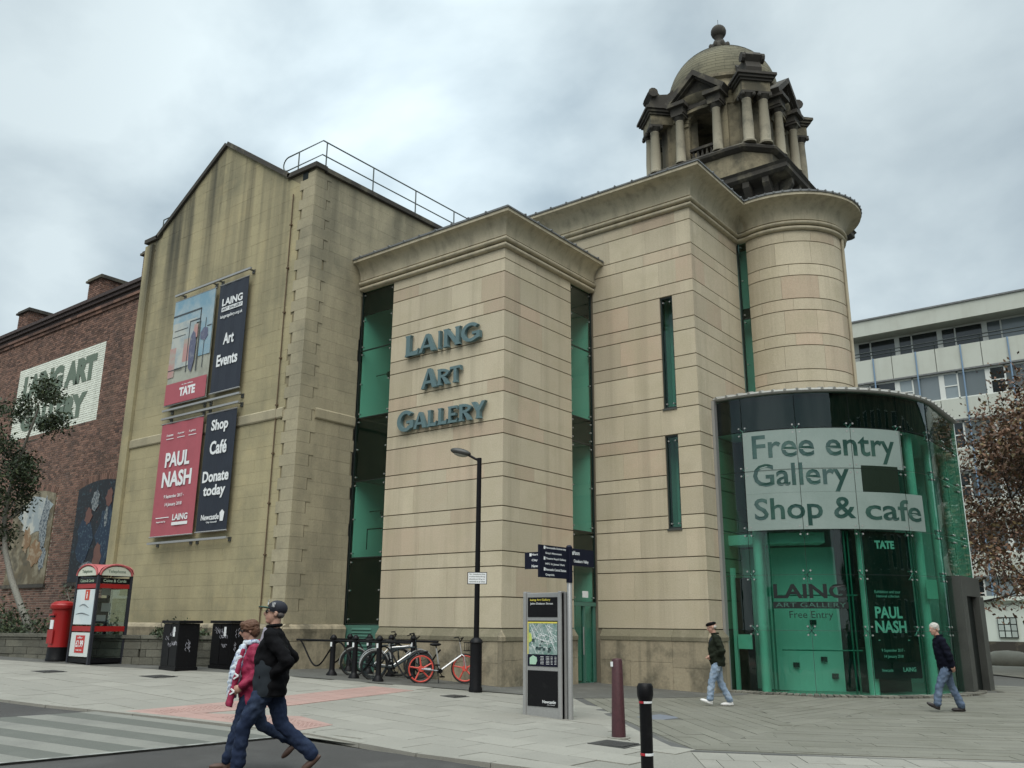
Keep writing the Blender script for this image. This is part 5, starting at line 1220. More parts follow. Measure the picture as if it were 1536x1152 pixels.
q.build('dome_stone', DOME, tow, kind='stuff')
q = B(); q.lathe([(r*.998, z-.004) for r, z in prof]+[(0,27.35)], tx, ty, 40); q.build('dome', DARKST, tow, smooth=True)
q = B(); q.lathe([(.6,27.25),(.6,27.38),(.42,27.45),(.46,27.7),(.36,27.95),(.2,28.1),(.18,28.25),(.24,28.38)], tx, ty, 20)
for i in range(8): a = radians(i*45); q.ell((tx+.42*cos(a), ty+.42*sin(a), 27.78), .11,.11,.2, 8, 5)
q.build('finial_base', DARKST, tow, smooth='auto')
q = B(); q.ell((tx,ty,28.66), .36,.36,.36, 20, 14); q.build('finial_ball', DARKST, tow, smooth=True)
q = B(); q.tube([(tx,ty,29.0),(tx,ty,29.35)], .012, 5); q.build('lightning_rod', STEELG, tow)

# ================================================================== MODERN BLOCK BEHIND
fb = thing('office_block', 'pale postwar concrete office block with ribbon windows and balcony rail beyond the rotunda', 'building', (5,50,0))
CON = mat('pale_render', (.47,.49,.43), .85, spots=((.40,.41,.35),.5,.45,.7,.6), grain=.05, streak=((.30,.30,.26),.3,1.5)); 
FY = 50.0; FX0, FX1 = -12, 30
q = B(); q.box(FX0,FY,22.82,FX1,FY+14,24.0); q.build('roof_fascia', CON, fb)
q = B(); q.box(FX0,FY-.1,24.0,FX1,FY+14,24.12); q.build('roof_coping', LEAD, fb)
q = B(); q.box(FX0,FY+1.9,0,FX1,FY+14,22.8); q.build('core', mat('inner_dark',(.05,.055,.055),.9), fb)
lv_ = [(19.2,20.95),(15.6,17.1),(12.0,13.5),(8.4,9.9),(4.8,6.3),(1.2,2.7)]
for i, (z0, z1) in enumerate(lv_):
    for x in range(FX0, FX1, 3): q = B(); q.box(x+.02,FY+.2,z0,x+2.97,FY+.45,z1,rnd()); q.build('wall_panel', CON, fb)
    q = B(); q.box(FX0,FY+.1,z0-.12,FX1,FY+.5,z0-.004); q.build('ledge', LEAD, fb)
WF = mat('white_window_frame', (.62,.64,.60), .5)
BLU = mat('blue_pipe', (.16,.25,.36), .5)
for i, (z0, z1) in enumerate([(20.95,22.82),(17.1,19.08),(13.5,15.48),(9.9,11.88),(6.3,8.28),(2.7,4.68)]):
    yy = FY+1.6 if i == 0 else FY+.35
    for x in range(FX0, FX1, 3):
        f_ = B(); f_.box(x,yy,z0,x+.35,yy+.15,z1).box(x+1.18,yy,z0,x+1.28,yy+.15,z1).box(x+.35,yy,z1-.12,x+3,yy+.15,z1).box(x+.35,yy,z0,x+3,yy+.15,z0+.1).box(x+.35,yy+.01,z0+.95,x+1.18,yy+.14,z0+1.03); w_ = f_.build('window', WF, fb)
        q = B(); q.box(x+.35,yy+.06,z0+.1,x+1.18,yy+.08,z0+.95,rnd()).box(x+.35,yy+.06,z0+1.03,x+1.18,yy+.08,z1-.12,rnd()); q.build('pane', GLASSFD if (i == 0 and x < 2) or rnd() < .3 else GLASSFAR, w_)
        q = B(); q.box(x+1.28,yy+.06,z0+.1,x+3,yy+.08,z1-.12,rnd()); q.build('pane', GLASSFD if (i == 0 and x < 2) or rnd() < .25 else GLASSFAR, w_)
q = B(); 
for z in (21.25,21.5): q.tube([(FX0,FY+.2,z),(FX1,FY+.2,z)], .045, 5)
for x in range(FX0, FX1, 3): q.tube([(x,FY+.3,20.9),(x,FY+.2,21.5)], .03, 5)
q.build('balcony_rail', FRAMED, fb)
for x in range(FX0+1, FX1, 3): q = B(); q.tube([(x+.7,FY+.12,2),(x+.7,FY+.12,20.95)], .055, 6); q.build('blue_downpipe', BLU, fb)
# white bays at street level
ws = thing('white_shop_front', 'white panelled street level frontage with small paned windows beyond the rotunda', 'building', (4,40,0))
WP = mat('white_panel_paint', (.60,.66,.60), .6)
q = B(); q.box(2.4,40,.75,14,40.5,2.95); q.build('wall', WP, ws)
q = B(); q.box(2.4,39.9,-.3,14,40.5,.74); q.build('dark_plinth', DARKST, ws)
for x in (3.5, 5.3, 7.1, 8.9):
    f_ = B(); f_.box(x,39.9,.95,x+.95,39.99,2.05); w_ = f_.build('window', FRAMED, ws)
    for i in range(3):
        for j in range(3): q = B(); q.box(x+.04+i*.31,39.87,.99+j*.35,x+.29+i*.31,39.9,1.29+j*.35,rnd()); q.build('pane', mat('pale_pane',(.42,.48,.45),.2,tint=.2), w_)
q = B(); q.box(2.3,39.7,2.95,14.2,40.6,3.2); q.build('cornice', WP, ws)

# ================================================================== TREES AND PLANTS
LEAFG = mat('dark_green_leaf', (.028,.045,.02), .7, tint=.5, hue=((.07,.085,.03),.7,.8))
LEAFR = mat('russet_leaf', (.125,.065,.038), .7, tint=.6, hue=((.11,.095,.03),.6,.9))
LEAFO = mat('olive_autumn_leaf', (.075,.062,.022), .7, tint=.5, hue=((.16,.07,.03),.66,.9))
BARKG = mat('grey_bark', (.17,.165,.14), .9, grain=.25, gscale=25, bump=.4)
BARKD = mat('dark_bark', (.045,.036,.028), .9, grain=.25, bump=.4)
def leaf(b, p, s):
    u = Vector((R(-1,1),R(-1,1),R(-1,1))).normalized(); w_ = u.cross(Vector((R(-1,1),R(-1,1),R(-1,1)))).normalized(); p = Vector(p)
    b.add([p-u*s, p+w_*s*.5, p+u*s, p-w_*s*.5], [(0,1,2,3)], rnd())
def tree(name, label, base, dirv, height, spread, nleaf, ls, bark, leafm, r0=.12, bend=0, forks=4, seed=1, crown0=.35, crownshape=None, group=None, levels=3):
    random.seed(seed); t = thing(name, label, 'tree', base, group); tr = B(); lb = B(); lf = B(); tips = []
    base = Vector(base); d = Vector(dirv).normalized()
    pts = []; n = 8
    for i in range(n+1):
        f = i/n; pts.append(base+d*height*.72*f+Vector((sin(f*5+seed)*.12, cos(f*4+seed)*.10, 0))*f*1.2+Vector((bend*sin(pi*f), 0, 0)))
    tr.tube(pts, [r0*(1-.72*i/n)*(1.25 if i == 0 else 1) for i in range(n+1)], 9)
    tr.build('trunk', bark, t, smooth=True)
    def grow(p, dd, ln, r, lev):
        q = p; P = [p]; k = 4
        for i in range(k):
            dd = (dd+Vector((R(-.25,.25),R(-.25,.25),R(-.12,.22)))).normalized(); q = q+dd*ln/k; P.append(q)
            if lev >= 1: tips.append((q, ln))
        lb.tube(P, [r*(1-.6*i/k) for i in range(k+1)], 5 if lev < 2 else 4, cap=False)
        if lev < levels:
            for i in range(forks if lev < 2 else 3):
                a = P[1+random.randrange(k)]; nd = (dd+Vector((R(-1,1),R(-1,1),R(-.5,.8)))*.85).normalized(); grow(a, nd, ln*R(.5,.72), r*.5, lev+1)
    for i in range(10):
        f = crown0+(1-crown0)*i/9; a = i*2.4+seed; k = f*n; j = min(int(k), n-1); p = pts[j].lerp(pts[j+1], k-j)
        grow(p, Vector((cos(a), sin(a), R(.15,.8))), spread*R(.55,.95)*(1-.35*f), r0*.34*(1-.4*f), 0)
    lb.build('branches', bark, t)
    for i in range(nleaf):
        p, ln = random.choice(tips); s = .17*spread/2+.06; leaf(lf, p+Vector((random.gauss(0,s),random.gauss(0,s),random.gauss(0,s*.8))), ls*R(.6,1.3))
    if nleaf: lf.build('crown', leafm, t, kind='stuff')
    random.seed(seed+99); return t
tree('street_tree', 'slender dark leaved tree with pale leaning trunk before the brick wall', (-13.6,-4.3,1.0), (-.29,-.02,1), 10.2, 1.35, 7500, .065, BARKG, LEAFG, .11, -2.0, 4, 3, .36)
tree('shrub_tree', 'thin bare sapling stem beside the pale trunk behind the red post box', (-12.3,-4.1,1.0), (.05,0,1), 1.9, .35, 60, .05, BARKG, LEAFG, .035, 0, 2, 5, .6, levels=1)
tree('autumn_tree', 'russet autumn tree with bare upper twigs close behind the right side of the glass rotunda', (7.9,22.5,-.2), (.02,0,1), 11.6, 4.4, 15000, .095, BARKD, LEAFR, .20, 0, 4, 11, .22, group='autumn trees beyond the rotunda')
tree('autumn_tree', 'olive and russet autumn tree at the right edge in front of the office block', (10.6,25.5,-.2), (.0,0,1), 11.6, 4.4, 15000, .095, BARKD, LEAFO, .22, 0, 4, 12, .18, group='autumn trees beyond the rotunda')
tree('bare_tree', 'mostly bare twiggy tree rising over the rim of the glass rotunda', (4.9,26,-.2), (.0,0,1), 12.4, 3.0, 500, .09, BARKD, LEAFR, .18, 0, 4, 13, .3, group='autumn trees beyond the rotunda')
random.seed(5)
def bush(label, c, rx, ry, rz, n, s=.06, m=None, name='planter_shrub'):
    t = thing(name, label, 'shrub', c, 'shrubs in the planter'); q = B(); st = B()
    for i in range(n):
        a = R(0,2*pi); rr = sqrt(rnd()); h = abs(random.gauss(0,.5)); leaf(q, (c[0]+rx*rr*cos(a), c[1]+ry*rr*sin(a), c[2]+rz*min(h,1.3)*(1.15-rr*.6)), s*R(.6,1.4))
    for i in range(14):
        a = R(0,2*pi); rr = rnd(); p = (c[0]+rx*rr*cos(a)*.7, c[1]+ry*rr*sin(a)*.7, c[2]); st.tube([p,(p[0]+R(-.1,.1),p[1]+R(-.1,.1),c[2]+rz*R(.5,1.1))], .008, 4)
    q.build('foliage', m or LEAFG, t, kind='stuff'); st.build('stems', BARKD, t)
bush('dark scrubby plants in the planter at the far left under the tree', (-15.3,-4.6,1.1), 2.2,.9,.9, 2600, .055)
bush('low dark planting along the planter left of the red post box', (-12.4,-3.6,1.1), 1.5,.8,.75, 1700, .055)
bush('ivy and weeds spilling over the planter wall right of the phone box', (-8.4,-3.0,1.1), 1.0,.6,.42, 1100, .05)
bush('small green weed at the foot of the wall behind the bike racks', (-4.85,-.25,.38), .28,.2,.28, 160, .04, name='wall_weed')

# ================================================================== STREET FURNITURE
def grd(x, y): return g(x, y)
# ---- phone box
px0,px1,py0,py1,pz = -10.52,-9.46,-4.80,-3.92,.50
ph = thing('phone_box', 'black and red telephone box with rounded red roof and advert panels', 'phone box', ((px0+px1)/2,(py0+py1)/2,pz-.02))
PHF = mat('phone_box_frame', (.03,.032,.04), .5, grain=.1, spec=.2); RED = mat('pillar_box_red', (.31,.010,.010), .42, grain=.08, spots=((.25,.01,.01),2,.5,.7,.5)); REDP = mat('faded_red_roof', (.42,.10,.10), .6, grain=.08)
ZC = pz+2.20
for x in (px0, px1):
    for y in (py0, py1): q = B(); q.box(x-.035,y-.035,pz-.05,x+.035,y+.035,ZC); q.build('corner_post', PHF, ph)
q = B(); q.box(px0-.02,py0-.02,pz+.03,px1+.02,py1+.02,pz+.14); q.build('base', BLACK, ph)
for nm, z0, z1, mt in (('black_band',ZC-.20,ZC-.06,BLACK),('red_bar',ZC-.32,ZC-.21,RED),('red_bar',pz+.80,pz+.93,RED)):
    q = B(); e_ = .02; q.box(px0+.036,py0-e_,z0,px1-.036,py0+.02,z1).box(px0+.036,py1-.02,z0,px1-.036,py1+e_,z1); q.build(nm, mt, ph)
    q = B(); q.box(px1-.02,py0+.036,z0,px1+e_,py1-.036,z1).box(px0-e_,py0+.036,z0,px0+.02,py1-.036,z1); q.build(nm, mt, ph)
# roof: two crossing barrels with lunettes
def archz(t): return .27*sqrt(max(0, 1-t*t))
q = B(); n = 16; ov = .05
vs = []; 
for i in range(n+1):
    for j in range(n+1):
        u, v = -1+2*i/n, -1+2*j/n; vs.append(((px0+px1)/2+u*((px1-px0)/2+ov), (py0+py1)/2+v*((py1-py0)/2+ov), ZC+.03+max(archz(u), archz(v))))
vs2 = [(x, y, ZC-.05) for x, y, z in vs]; fs = [(i*(n+1)+j,(i+1)*(n+1)+j,(i+1)*(n+1)+j+1,i*(n+1)+j+1) for i in range(n) for j in range(n)]
q.add(vs, fs); o = q.build('roof', REDP, ph, smooth='auto')
for face in range(4):
    q = B(); pts = [(-.9,0),(.9,0)]+[(.9*cos(radians(a)), .235*sin(radians(a))) for a in range(10, 171, 10)]
    if face % 2 == 0:
        yy = py0-.055 if face == 0 else py1+.03; q.xprism([((px0+px1)/2+u*(px1-px0)/2, ZC+.0+z) for u, z in pts], yy, yy+.03)
    else:
        xx = px1+.03 if face == 1 else px0-.055; q.yprism([((py0+py1)/2+u*(py1-py0)/2, ZC+.0+z) for u, z in pts], xx, xx+.025)
    lun = q.build('lunette', mat('cream_sign',(.55,.57,.47),.5), ph)
    q = B(); P = [(.98*cos(radians(a)), .27*sin(radians(a))) for a in range(0, 181, 12)]
    if face % 2 == 0: q.tube([((px0+px1)/2+u*(px1-px0)/2, yy+.0, ZC+.01+z) for u, z in P], .028, 6)
    else: q.tube([(xx+.02, (py0+py1)/2+u*(py1-py0)/2, ZC+.01+z) for u, z in P], .028, 6)
    q.build('roof_rim', REDP, lun)
q = B(); text(q,'Telephone', yfront(px0+.27,py0-.058,ZC+.05), .52,.10,.003,.01); text(q,'Telephone', xfront(px1+.056,py0+.20,ZC+.05), .48,.10,.003,.01); q.build('lettering', SIGNG, ph)
q = B(); text(q,'Coins & Cards', yfront(px0+.18,py0-.024,ZC-.165), .70,.075,.003,.01); text(q,'Coins & Cards', xfront(px1+.022,py0+.12,ZC-.165), .62,.075,.003,.01); q.build('lettering', mat('pale_green_print',(.35,.45,.33),.6), ph)
ADV = mat('pale_advert', (.52,.60,.62), .5, spots=((.62,.66,.66),1.5,.45,.6,.9))
q = B(); q.box(px0+.06,py0-.02,pz+.97,px1-.06,py0-.005,ZC-.35); q.build('advert_panel', ADV, ph)
q = B(); q.box(px0+.52,py0-.026,ZC-.62,px0+.74,py0-.021,ZC-.36); q.build('advert_logo', mat('advert_orange',(.50,.06,.03),.6), ph)
q = B(); text(q,'i', yfront(px0+.60,py0-.029,ZC-.58), .05,.17,.002,.02); q.build('advert_letter', WHITE, ph)
q = B(); 
for (x,z,w_,s_) in ((px0+.28,pz+1.42,.5,.05),(px0+.15,pz+1.22,.7,.03)): q.tube([(x+w_*i/8, py0-.022, z+s_*sin(i*.5)) for i in range(9)], [.004+.012*sin(pi*i/8) for i in range(9)], 4)
q.build('advert_drawing', mat('advert_grey',(.10,.12,.13),.6), ph)
q = B(); q.box(px0+.06,py0-.02,pz+.18,px1-.06,py0-.005,pz+.77); q.build('advert_panel', mat('pale_poster',(.58,.62,.60),.5), ph)
RP_ = mat('poster_red',(.46,.035,.03),.6)
q = B(); q.box(px0+.32,py0-.026,pz+.27,px0+.78,py0-.021,pz+.70); q.build('poster_square', RP_, ph)
q = B(); text(q,'£1.99', yfront(px0+.36,py0-.030,pz+.41), .38,.17,.002,.03); text(q,'offer', yfront(px0+.42,py0-.030,pz+.62), .26,.05,.002,.01); text(q,'today only', yfront(px0+.40,py0-.030,pz+.31), .30,.05,.002,.01); q.build('poster_lettering', WHITE, ph)
for (a, b_) in ((pz+.14,pz+.80),(pz+.93,ZC-.32)):
    q = B(); q.box(px1-.005,py0+.04,a,px1+.003,py1-.04,b_); q.build('side_glass', GLASSC, ph)
    q = B(); q.box(px0+.04,py1-.003,a,px1-.04,py1+.005,b_); q.build('back_glass', GLASSC, ph)
q = B(); q.box(px0+.02,py0+.3,pz+1.0,px0+.30,py1-.12,pz+1.65); q.build('telephone', mat('phone_grey',(.09,.095,.10),.4,metal=.4), ph)
q = B(); q.tube([(px0+.34,py0+.35,pz+1.5),(px0+.37,py0+.35,pz+1.35),(px0+.34,py0+.35,pz+1.2)], [.04,.022,.04], 8); q.build('handset', BLACK, ph)
for (y,z,h) in ((py0+.5,pz+1.72,.35),(py0+.55,pz+1.3,.22),(py0+.45,pz+1.05,.16)): q = B(); q.box(px0+.31,y,z,px0+.325,y+.25,z+h); q.build('notice', WHITE, ph)
q = B(); q.box(px0+.03,py0+.03,ZC-.08,px1-.03,py1-.03,ZC-.06); q.build('ceiling_panel', BLACK, ph)
# ---- pillar post box
bx, by = -11.15, -4.80; bz = grd(bx,by)
pb = thing('post_box', 'red pillar post box with black base in front of the planter wall', 'post box', (bx,by,bz))
q = B(); q.lathe([(.26,bz-.03),(.27,bz+.05),(.255,bz+.08),(.245,bz+.36)], bx, by, 28); q.build('base', BLACK, pb, smooth='auto')
q = B(); q.lathe([(.247,bz+.362),(.245,bz+.38),(.242,bz+1.28),(.25,bz+1.30)], bx, by, 28); q.build('body', RED, pb, smooth='auto')
q = B(); q.lathe([(.25,bz+1.30),(.29,bz+1.33),(.31,bz+1.36),(.31,bz+1.43),(.29,bz+1.45),(.285,bz+1.48),(.18,bz+1.53),(0,bz+1.55)], bx, by, 28); q.build('cap', RED, pb, smooth='auto')
q = B(); q.obox((bx-.0,by-.245),(.11,0),(0,.02),bz+1.12,bz+1.16); q.build('slot', BLACK, pb)
q = B(); q.obox((bx-.0,by-.25),(.13,0),(0,.03),bz+1.165,bz+1.20); q.build('hood', RED, pb)
q = B(); q.obox((bx+.02,by-.245),(.075,0),(0,.012),bz+.82,bz+1.05); q.build('notice_plate', WHITE, pb)
q = B(); q.obox((bx+.0,by-.243),(.15,0),(0,.012),bz+.45,bz+.80); q.build('door', RED, pb)
# ---- two black cabinets
def cabinet(c, hw, hd, ang, label):
    z = grd(*c); u = (cos(ang), sin(ang)); v = (-u[1], u[0]); t = thing('street_cabinet', label, 'cabinet', (c[0],c[1],z), 'black cabinets against the ochre wall')
    q = B(); q.obox(c,(u[0]*hw,u[1]*hw),(v[0]*hd,v[1]*hd),z-.05,z+1.08); q.build('body', BLACK, t, bevel=.008)
    q = B(); q.obox(c,(u[0]*(hw+.05),u[1]*(hw+.05)),(v[0]*(hd+.05),v[1]*(hd+.05)),z+1.085,z+1.15); q.build('lid', BLACK, t, bevel=.012)
    q = B(); q.obox(c,(u[0]*(hw+.02),u[1]*(hw+.02)),(v[0]*(hd+.02),v[1]*(hd+.02)),z-.04,z+.08); q.build('plinth', BLACK, t)
    for s_ in (-.5,.5): q = B(); q.obox((c[0]+u[0]*hw*s_-v[0]*(hd+.006), c[1]+u[1]*hw*s_-v[1]*(hd+.006)),(u[0]*hw*.46,u[1]*hw*.46),(v[0]*.006,v[1]*.006),z+.12,z+1.04); q.build('door', BLACK, t)
    random.seed(int(abs(c[0])*10)); q = B()
    for k in range(7):   # pale graffiti scrawls
        s0, z0 = R(-.7,.5)*hw, z+R(.45,.95); P = []
        for i in range(9): P.append((c[0]+u[0]*(s0+i*.022+.03*sin(i*2.1+k))-v[0]*(hd+.014), c[1]+u[1]*(s0+i*.022+.03*sin(i*2.1+k))-v[1]*(hd+.014), z0+.05*sin(i*1.7+k*2)))
        q.tube(P, .0045, 4)
    for k in range(4):
        s0, z0 = R(-.5,.3)*hd, z+R(.4,.9); P = [(c[0]+u[0]*(hw+.008)+v[0]*(s0+.02*sin(i*2+k)), c[1]+u[1]*(hw+.008)+v[1]*(s0+.02*sin(i*2+k)), z0+i*.03) for i in range(8)]
        q.tube(P, .0045, 4)
    q.build('graffiti', mat('pale_graffiti',(.34,.34,.38),.7), t)
    q = B(); q.obox((c[0]+u[0]*hw*.45-v[0]*(hd+.015), c[1]+u[1]*hw*.45-v[1]*(hd+.015)),(u[0]*.045,u[1]*.045),(v[0]*.002,v[1]*.002),z+.78,z+1.0); q.build('sticker', WHITE, t)
    return t
cabinet((-6.80,-3.95), .40,.26, -.10, 'left black cabinet with white graffiti tags between phone box and walking couple')
cabinet((-6.42,-2.82), .42,.26, -.05, 'right black cabinet standing against the wall behind the walking couple')
random.seed(8)
# ---- bike racks
def rack(y, xs_, x0, x1, label):
    t = thing('bike_rack', label, 'bike rack', (xs_[0], y, grd(xs_[0], y)), 'bike racks in front of the sandstone block')
    zt = grd(xs_[0], y)+.86
    zt = sum(grd(x, y) for x in xs_)/len(xs_)+.85
    for x in xs_:
        z = grd(x,y); q = B(); q.lathe([(.13,z-.02),(.13,z+.03),(.075,z+.11),(.065,z+.14),(.062,zt+.0),(.08,zt+.02),(.08,zt+.05),(.05,zt+.09),(.03,zt+.11),(0,zt+.115)], x, y, 12); po = q.build('post', BLACK, t, smooth='auto')
        q = B(); q.box(x-.028,y-.07,zt-.16,x+.028,y-.063,zt-.06); q.build('label_plate', WHITE, po)
    q = B(); q.tube([(x0,y,zt-.03),(x1,y,zt-.03)], .026, 8); q.build('top_rail', BLACK, t)
    q = B(); P = []; n = int((x1-x0)/.06)
    for i in range(n+1): x = x0+(x1-x0)*i/n; P.append((x, y+.09, grd(x,y)+.46+.30*sin((x-xs_[0])*2*pi/1.55+1.2)))
    q.tube(P, .02, 6); q.build('wave_bar', BLACK, t)
rack(-1.95, [-3.55,-2.78,-1.98], -4.9, -1.0, 'nearer black bike rack with three short posts and a curved bar')
rack(-.62, [-4.45,-3.72,-2.95,-2.2], -5.2, -1.4, 'farther black bike rack close to the sandstone plinth')
# ---- bicycles
TYRE = mat('tyre_rubber', (.018,.018,.018), .8); ORG_ = mat('coral_plastic_wheel', (.62,.085,.06), .45); SILV = mat('silver_tube', (.55,.56,.56), .3, metal=.6); DKB = mat('dark_bike_tube', (.03,.045,.05), .4, metal=.3)
def bike(rear, front, label, frame, wheel, disc=False, steer=0.0, lean=0.0, R_=.33):
    z = (grd(*rear)+grd(*front))/2; ang = atan2(front[1]-rear[1], front[0]-rear[0]); wb = hypot(front[0]-rear[0], front[1]-rear[1])
    t = thing('bicycle', label, 'bicycle', (rear[0],rear[1],z), 'bicycles at the racks', rz=ang); t.rotation_euler = (lean, 0, ang)
    def whl(x, st, nm):
        c, s = cos(st), sin(st); cv = lambda a, r, o=0: (x+c*r*cos(a)-s*o, s*r*cos(a)+c*o, R_+r*sin(a))
        q = B(); q.tube([cv(2*pi*i/28, R_-.018) for i in range(28)], .02, 7, closed=True); ty_ = q.build('tyre', TYRE, t, smooth=True)
        q = B(); q.tube([cv(2*pi*i/28, R_-.05) for i in range(28)], .020 if disc else .010, 6, closed=True); q.build('rim', wheel, t, smooth=True)
        q = B(); ns = 5 if disc else 18
        for i in range(ns):
            a = 2*pi*i/ns+.3; q.tube([cv(a,.04),cv(a+(.15 if disc else .2*(-1)**i),R_-.05)], .019 if disc else .0025, 6 if disc else 3)
        q.build('spokes', wheel, t)
        q = B(); q.tube([cv(0,0,-.045),cv(0,0,.045)], .065 if disc else .025, 12); q.build('hub', wheel, t)
    whl(0, 0, 'r'); whl(wb, steer, 'f')
    bb = (.42*wb, 0, .28); st = (.33*wb, 0, .78); hd = (wb-.14, 0, .80); hl = (wb-.10, 0, .62)
    q = B(); q.tube([bb, st], .020, 8); q.build('seat_tube', frame, t)
    q = B(); q.tube([bb, hl], .024, 8); q.build('down_tube', frame, t)
    if not disc: q = B(); q.tube([(st[0]+.01,0,.70),(hd[0],0,.74)], .018, 8); q.build('top_tube', frame, t)
    q = B(); q.tube([(0,.05,R_),bb], .014, 6).tube([(0,-.05,R_),bb], .014, 6)
    if not disc: q.tube([(0,.05,R_),(st[0],0,.70)], .009, 6).tube([(0,-.05,R_),(st[0],0,.70)], .009, 6)
    q.build('rear_stays', frame, t)
    q = B(); q.tube([(wb,.055,R_),(wb-.04,.055,.60),(wb-.09,0,.64),(hd[0],0,.92)], .014, 6).tube([(wb,-.055,R_),(wb-.04,-.055,.60),(wb-.09,0,.64)], .014, 6); q.build('fork', frame, t)
    q = B(); q.tube([(hd[0]-.06,-.29,1.0),(hd[0]+.02,-.2,1.02),(hd[0]+.02,-.05,.95),(hd[0]+.0,0,.92),(hd[0]+.02,.05,.95),(hd[0]+.02,.2,1.02),(hd[0]-.06,.29,1.0)], .014, 6); q.build('handlebar', BLACK, t)
    q = B(); q.ell((st[0]-.02,0,.86), .14,.075,.04, 12, 6).tube([st,(st[0]-.01,0,.85)], .014, 6); q.build('saddle', BLACK, t, smooth=True)
    q = B(); q.tube([(bb[0],-.09,.28),(bb[0],.09,.28)], .05 if disc else .025, 10).tube([(bb[0],.09,.28),(bb[0]+.1,.1,.15)], .01, 5).tube([(bb[0],-.09,.28),(bb[0]-.1,-.1,.41)], .01, 5).box(bb[0]+.05,.09,.13,bb[0]+.15,.19,.16).box(bb[0]-.15,-.19,.4,bb[0]-.05,-.09,.43); q.build('crankset', BLACK, t)
    if disc:
        q = B()
        for i in range(5): q.tube([(wb+.02+i*.055,-.14,.72),(wb+.02+i*.055,-.14,.90)], .006, 4).tube([(wb+.02+i*.055,.14,.72),(wb+.02+i*.055,.14,.90)], .006, 4).tube([(wb+.02+i*.055,-.14,.72),(wb+.02+i*.055,.14,.72)], .006, 4)
        for z_ in (.90,.72): q.tube([(wb,-.15,z_),(wb+.26,-.15,z_),(wb+.26,.15,z_),(wb,.15,z_)], .009, 5, closed=True)
        q.build('basket', BLACK, t)
        q = B(); q.tube([(0,0,R_),(.23,0,R_-.02)], .035, 10); q.build('hub_arm', SILV, t)
        q = B(); q.tube([(-.05,0,.68),(.15,0,.70)], .03, 6); q.build('lock_box', BLACK, t)
        q = B(); q.tube([(.38*wb,.0,.26),(.36*wb,-.18,.03)], .012, 6); q.build('kickstand', BLACK, t)
    else:
        q = B(); q.tube([(R_*1.06*cos(radians(a)), 0, R_+R_*1.06*sin(radians(a))) for a in range(20,200,12)], .012, 5).tube([(wb+R_*1.06*cos(radians(a)), 0, R_+R_*1.06*sin(radians(a))) for a in range(20,150,12)], .012, 5); q.build('mudguard', SILV, t)
bike((-1.28,-1.30),(-.72,-.42), 'silver framed hire bicycle with bright coral disc wheels and front basket', SILV, ORG_, True, steer=-.5)
bike((-3.35,-1.45),(-2.66,-.62), 'dark bicycle with silver mudguards locked at the left of the racks', DKB, DKB, lean=.12)
bike((-2.35,-1.75),(-1.85,-.78), 'second dark bicycle leaning at the rack next to the coral wheeled bicycle', DKB, DKB, lean=.14)
bike((-2.75,-1.35),(-2.15,-.52), 'old grey bicycle squeezed between the two dark bicycles in the racks', SILV, DKB, lean=-.1)
# ---- street lamp
lx, ly = .48, -1.46; lz = grd(lx,ly)
lamp = thing('street_lamp', 'black street lamp post with angled lantern in front of the sandstone block', 'street lamp', (lx,ly,lz))
q = B(); q.lathe([(.145,lz-.02),(.145,lz+.06),(.13,lz+.10),(.125,lz+.98),(.145,lz+1.0),(.13,lz+1.05),(.07,lz+1.10)], lx, ly, 20); q.build('base', BLACK, lamp, smooth='auto')
q = B(); q.lathe([(.06,lz+1.1),(.052,lz+5.0),(.052,lz+5.02)], lx, ly, 16); q.build('pole', BLACK, lamp, smooth='auto')
dl = Vector((-.88,-.47,0)); q = B(); q.tube([(lx,ly,lz+4.96),(lx+dl.x*.12,ly+dl.y*.12,lz+5.02),(lx+dl.x*.26,ly+dl.y*.26,lz+5.10)], .028, 8); q.build('arm', BLACK, lamp)
q = B(); rot_ = Matrix.Rotation(atan2(dl.y,dl.x),3,'Z') @ Matrix.Rotation(radians(-14),3,'Y'); c_ = (lx+dl.x*.44,ly+dl.y*.44,lz+5.17); q.ell(c_, .25,.13,.085, 16, 10, rot=rot_); q.build('lantern', mat('lantern_grey',(.05,.05,.045),.45), lamp, smooth=True)
q = B(); q.ell((c_[0],c_[1],c_[2]-.035), .19,.10,.075, 14, 8, rot=rot_); q.build('lens', mat('lantern_lens',(.30,.30,.26),.25), lamp, smooth=True)
vd = Vector((.60,-.80,0)); vr = Vector((.80,.60,0))
def card(cx_, cy_, z0, z1, hw, u, n_, off, th): return [(cx_+u.x*s*hw+n_.x*o, cy_+u.y*s*hw+n_.y*o) for s, o in ((-1,off),(1,off),(1,off+th),(-1,off+th))]
pn = thing('notice_plate', 'small white regulation notice clamped to the street lamp pole', 'sign', (lx,ly,lz+2.2))
q = B(); q.prism(card(lx,ly,0,0,.215,vr,vd,.055,.01), lz+2.22, lz+2.48); q.build('border', BLACK, pn)
q = B(); q.prism(card(lx,ly,0,0,.20,vr,vd,.0655,.003), lz+2.235, lz+2.465); q.build('plate', WHITE, pn)
q = B(); fn = plane_fn((lx-vr.x*.175+vd.x*.069, ly-vr.y*.175+vd.y*.069, lz+2.26), vr, (0,0,1), vd)
for i, s_ in enumerate(('removed at all times','skateboarding or','rollerblading','No skateboarding')): text(q, s_, lambda a,b_,c,i=i: fn(a,b_+i*.052,c), .35, .032, .001, .01)
q.build('lettering', BLACK, pn)
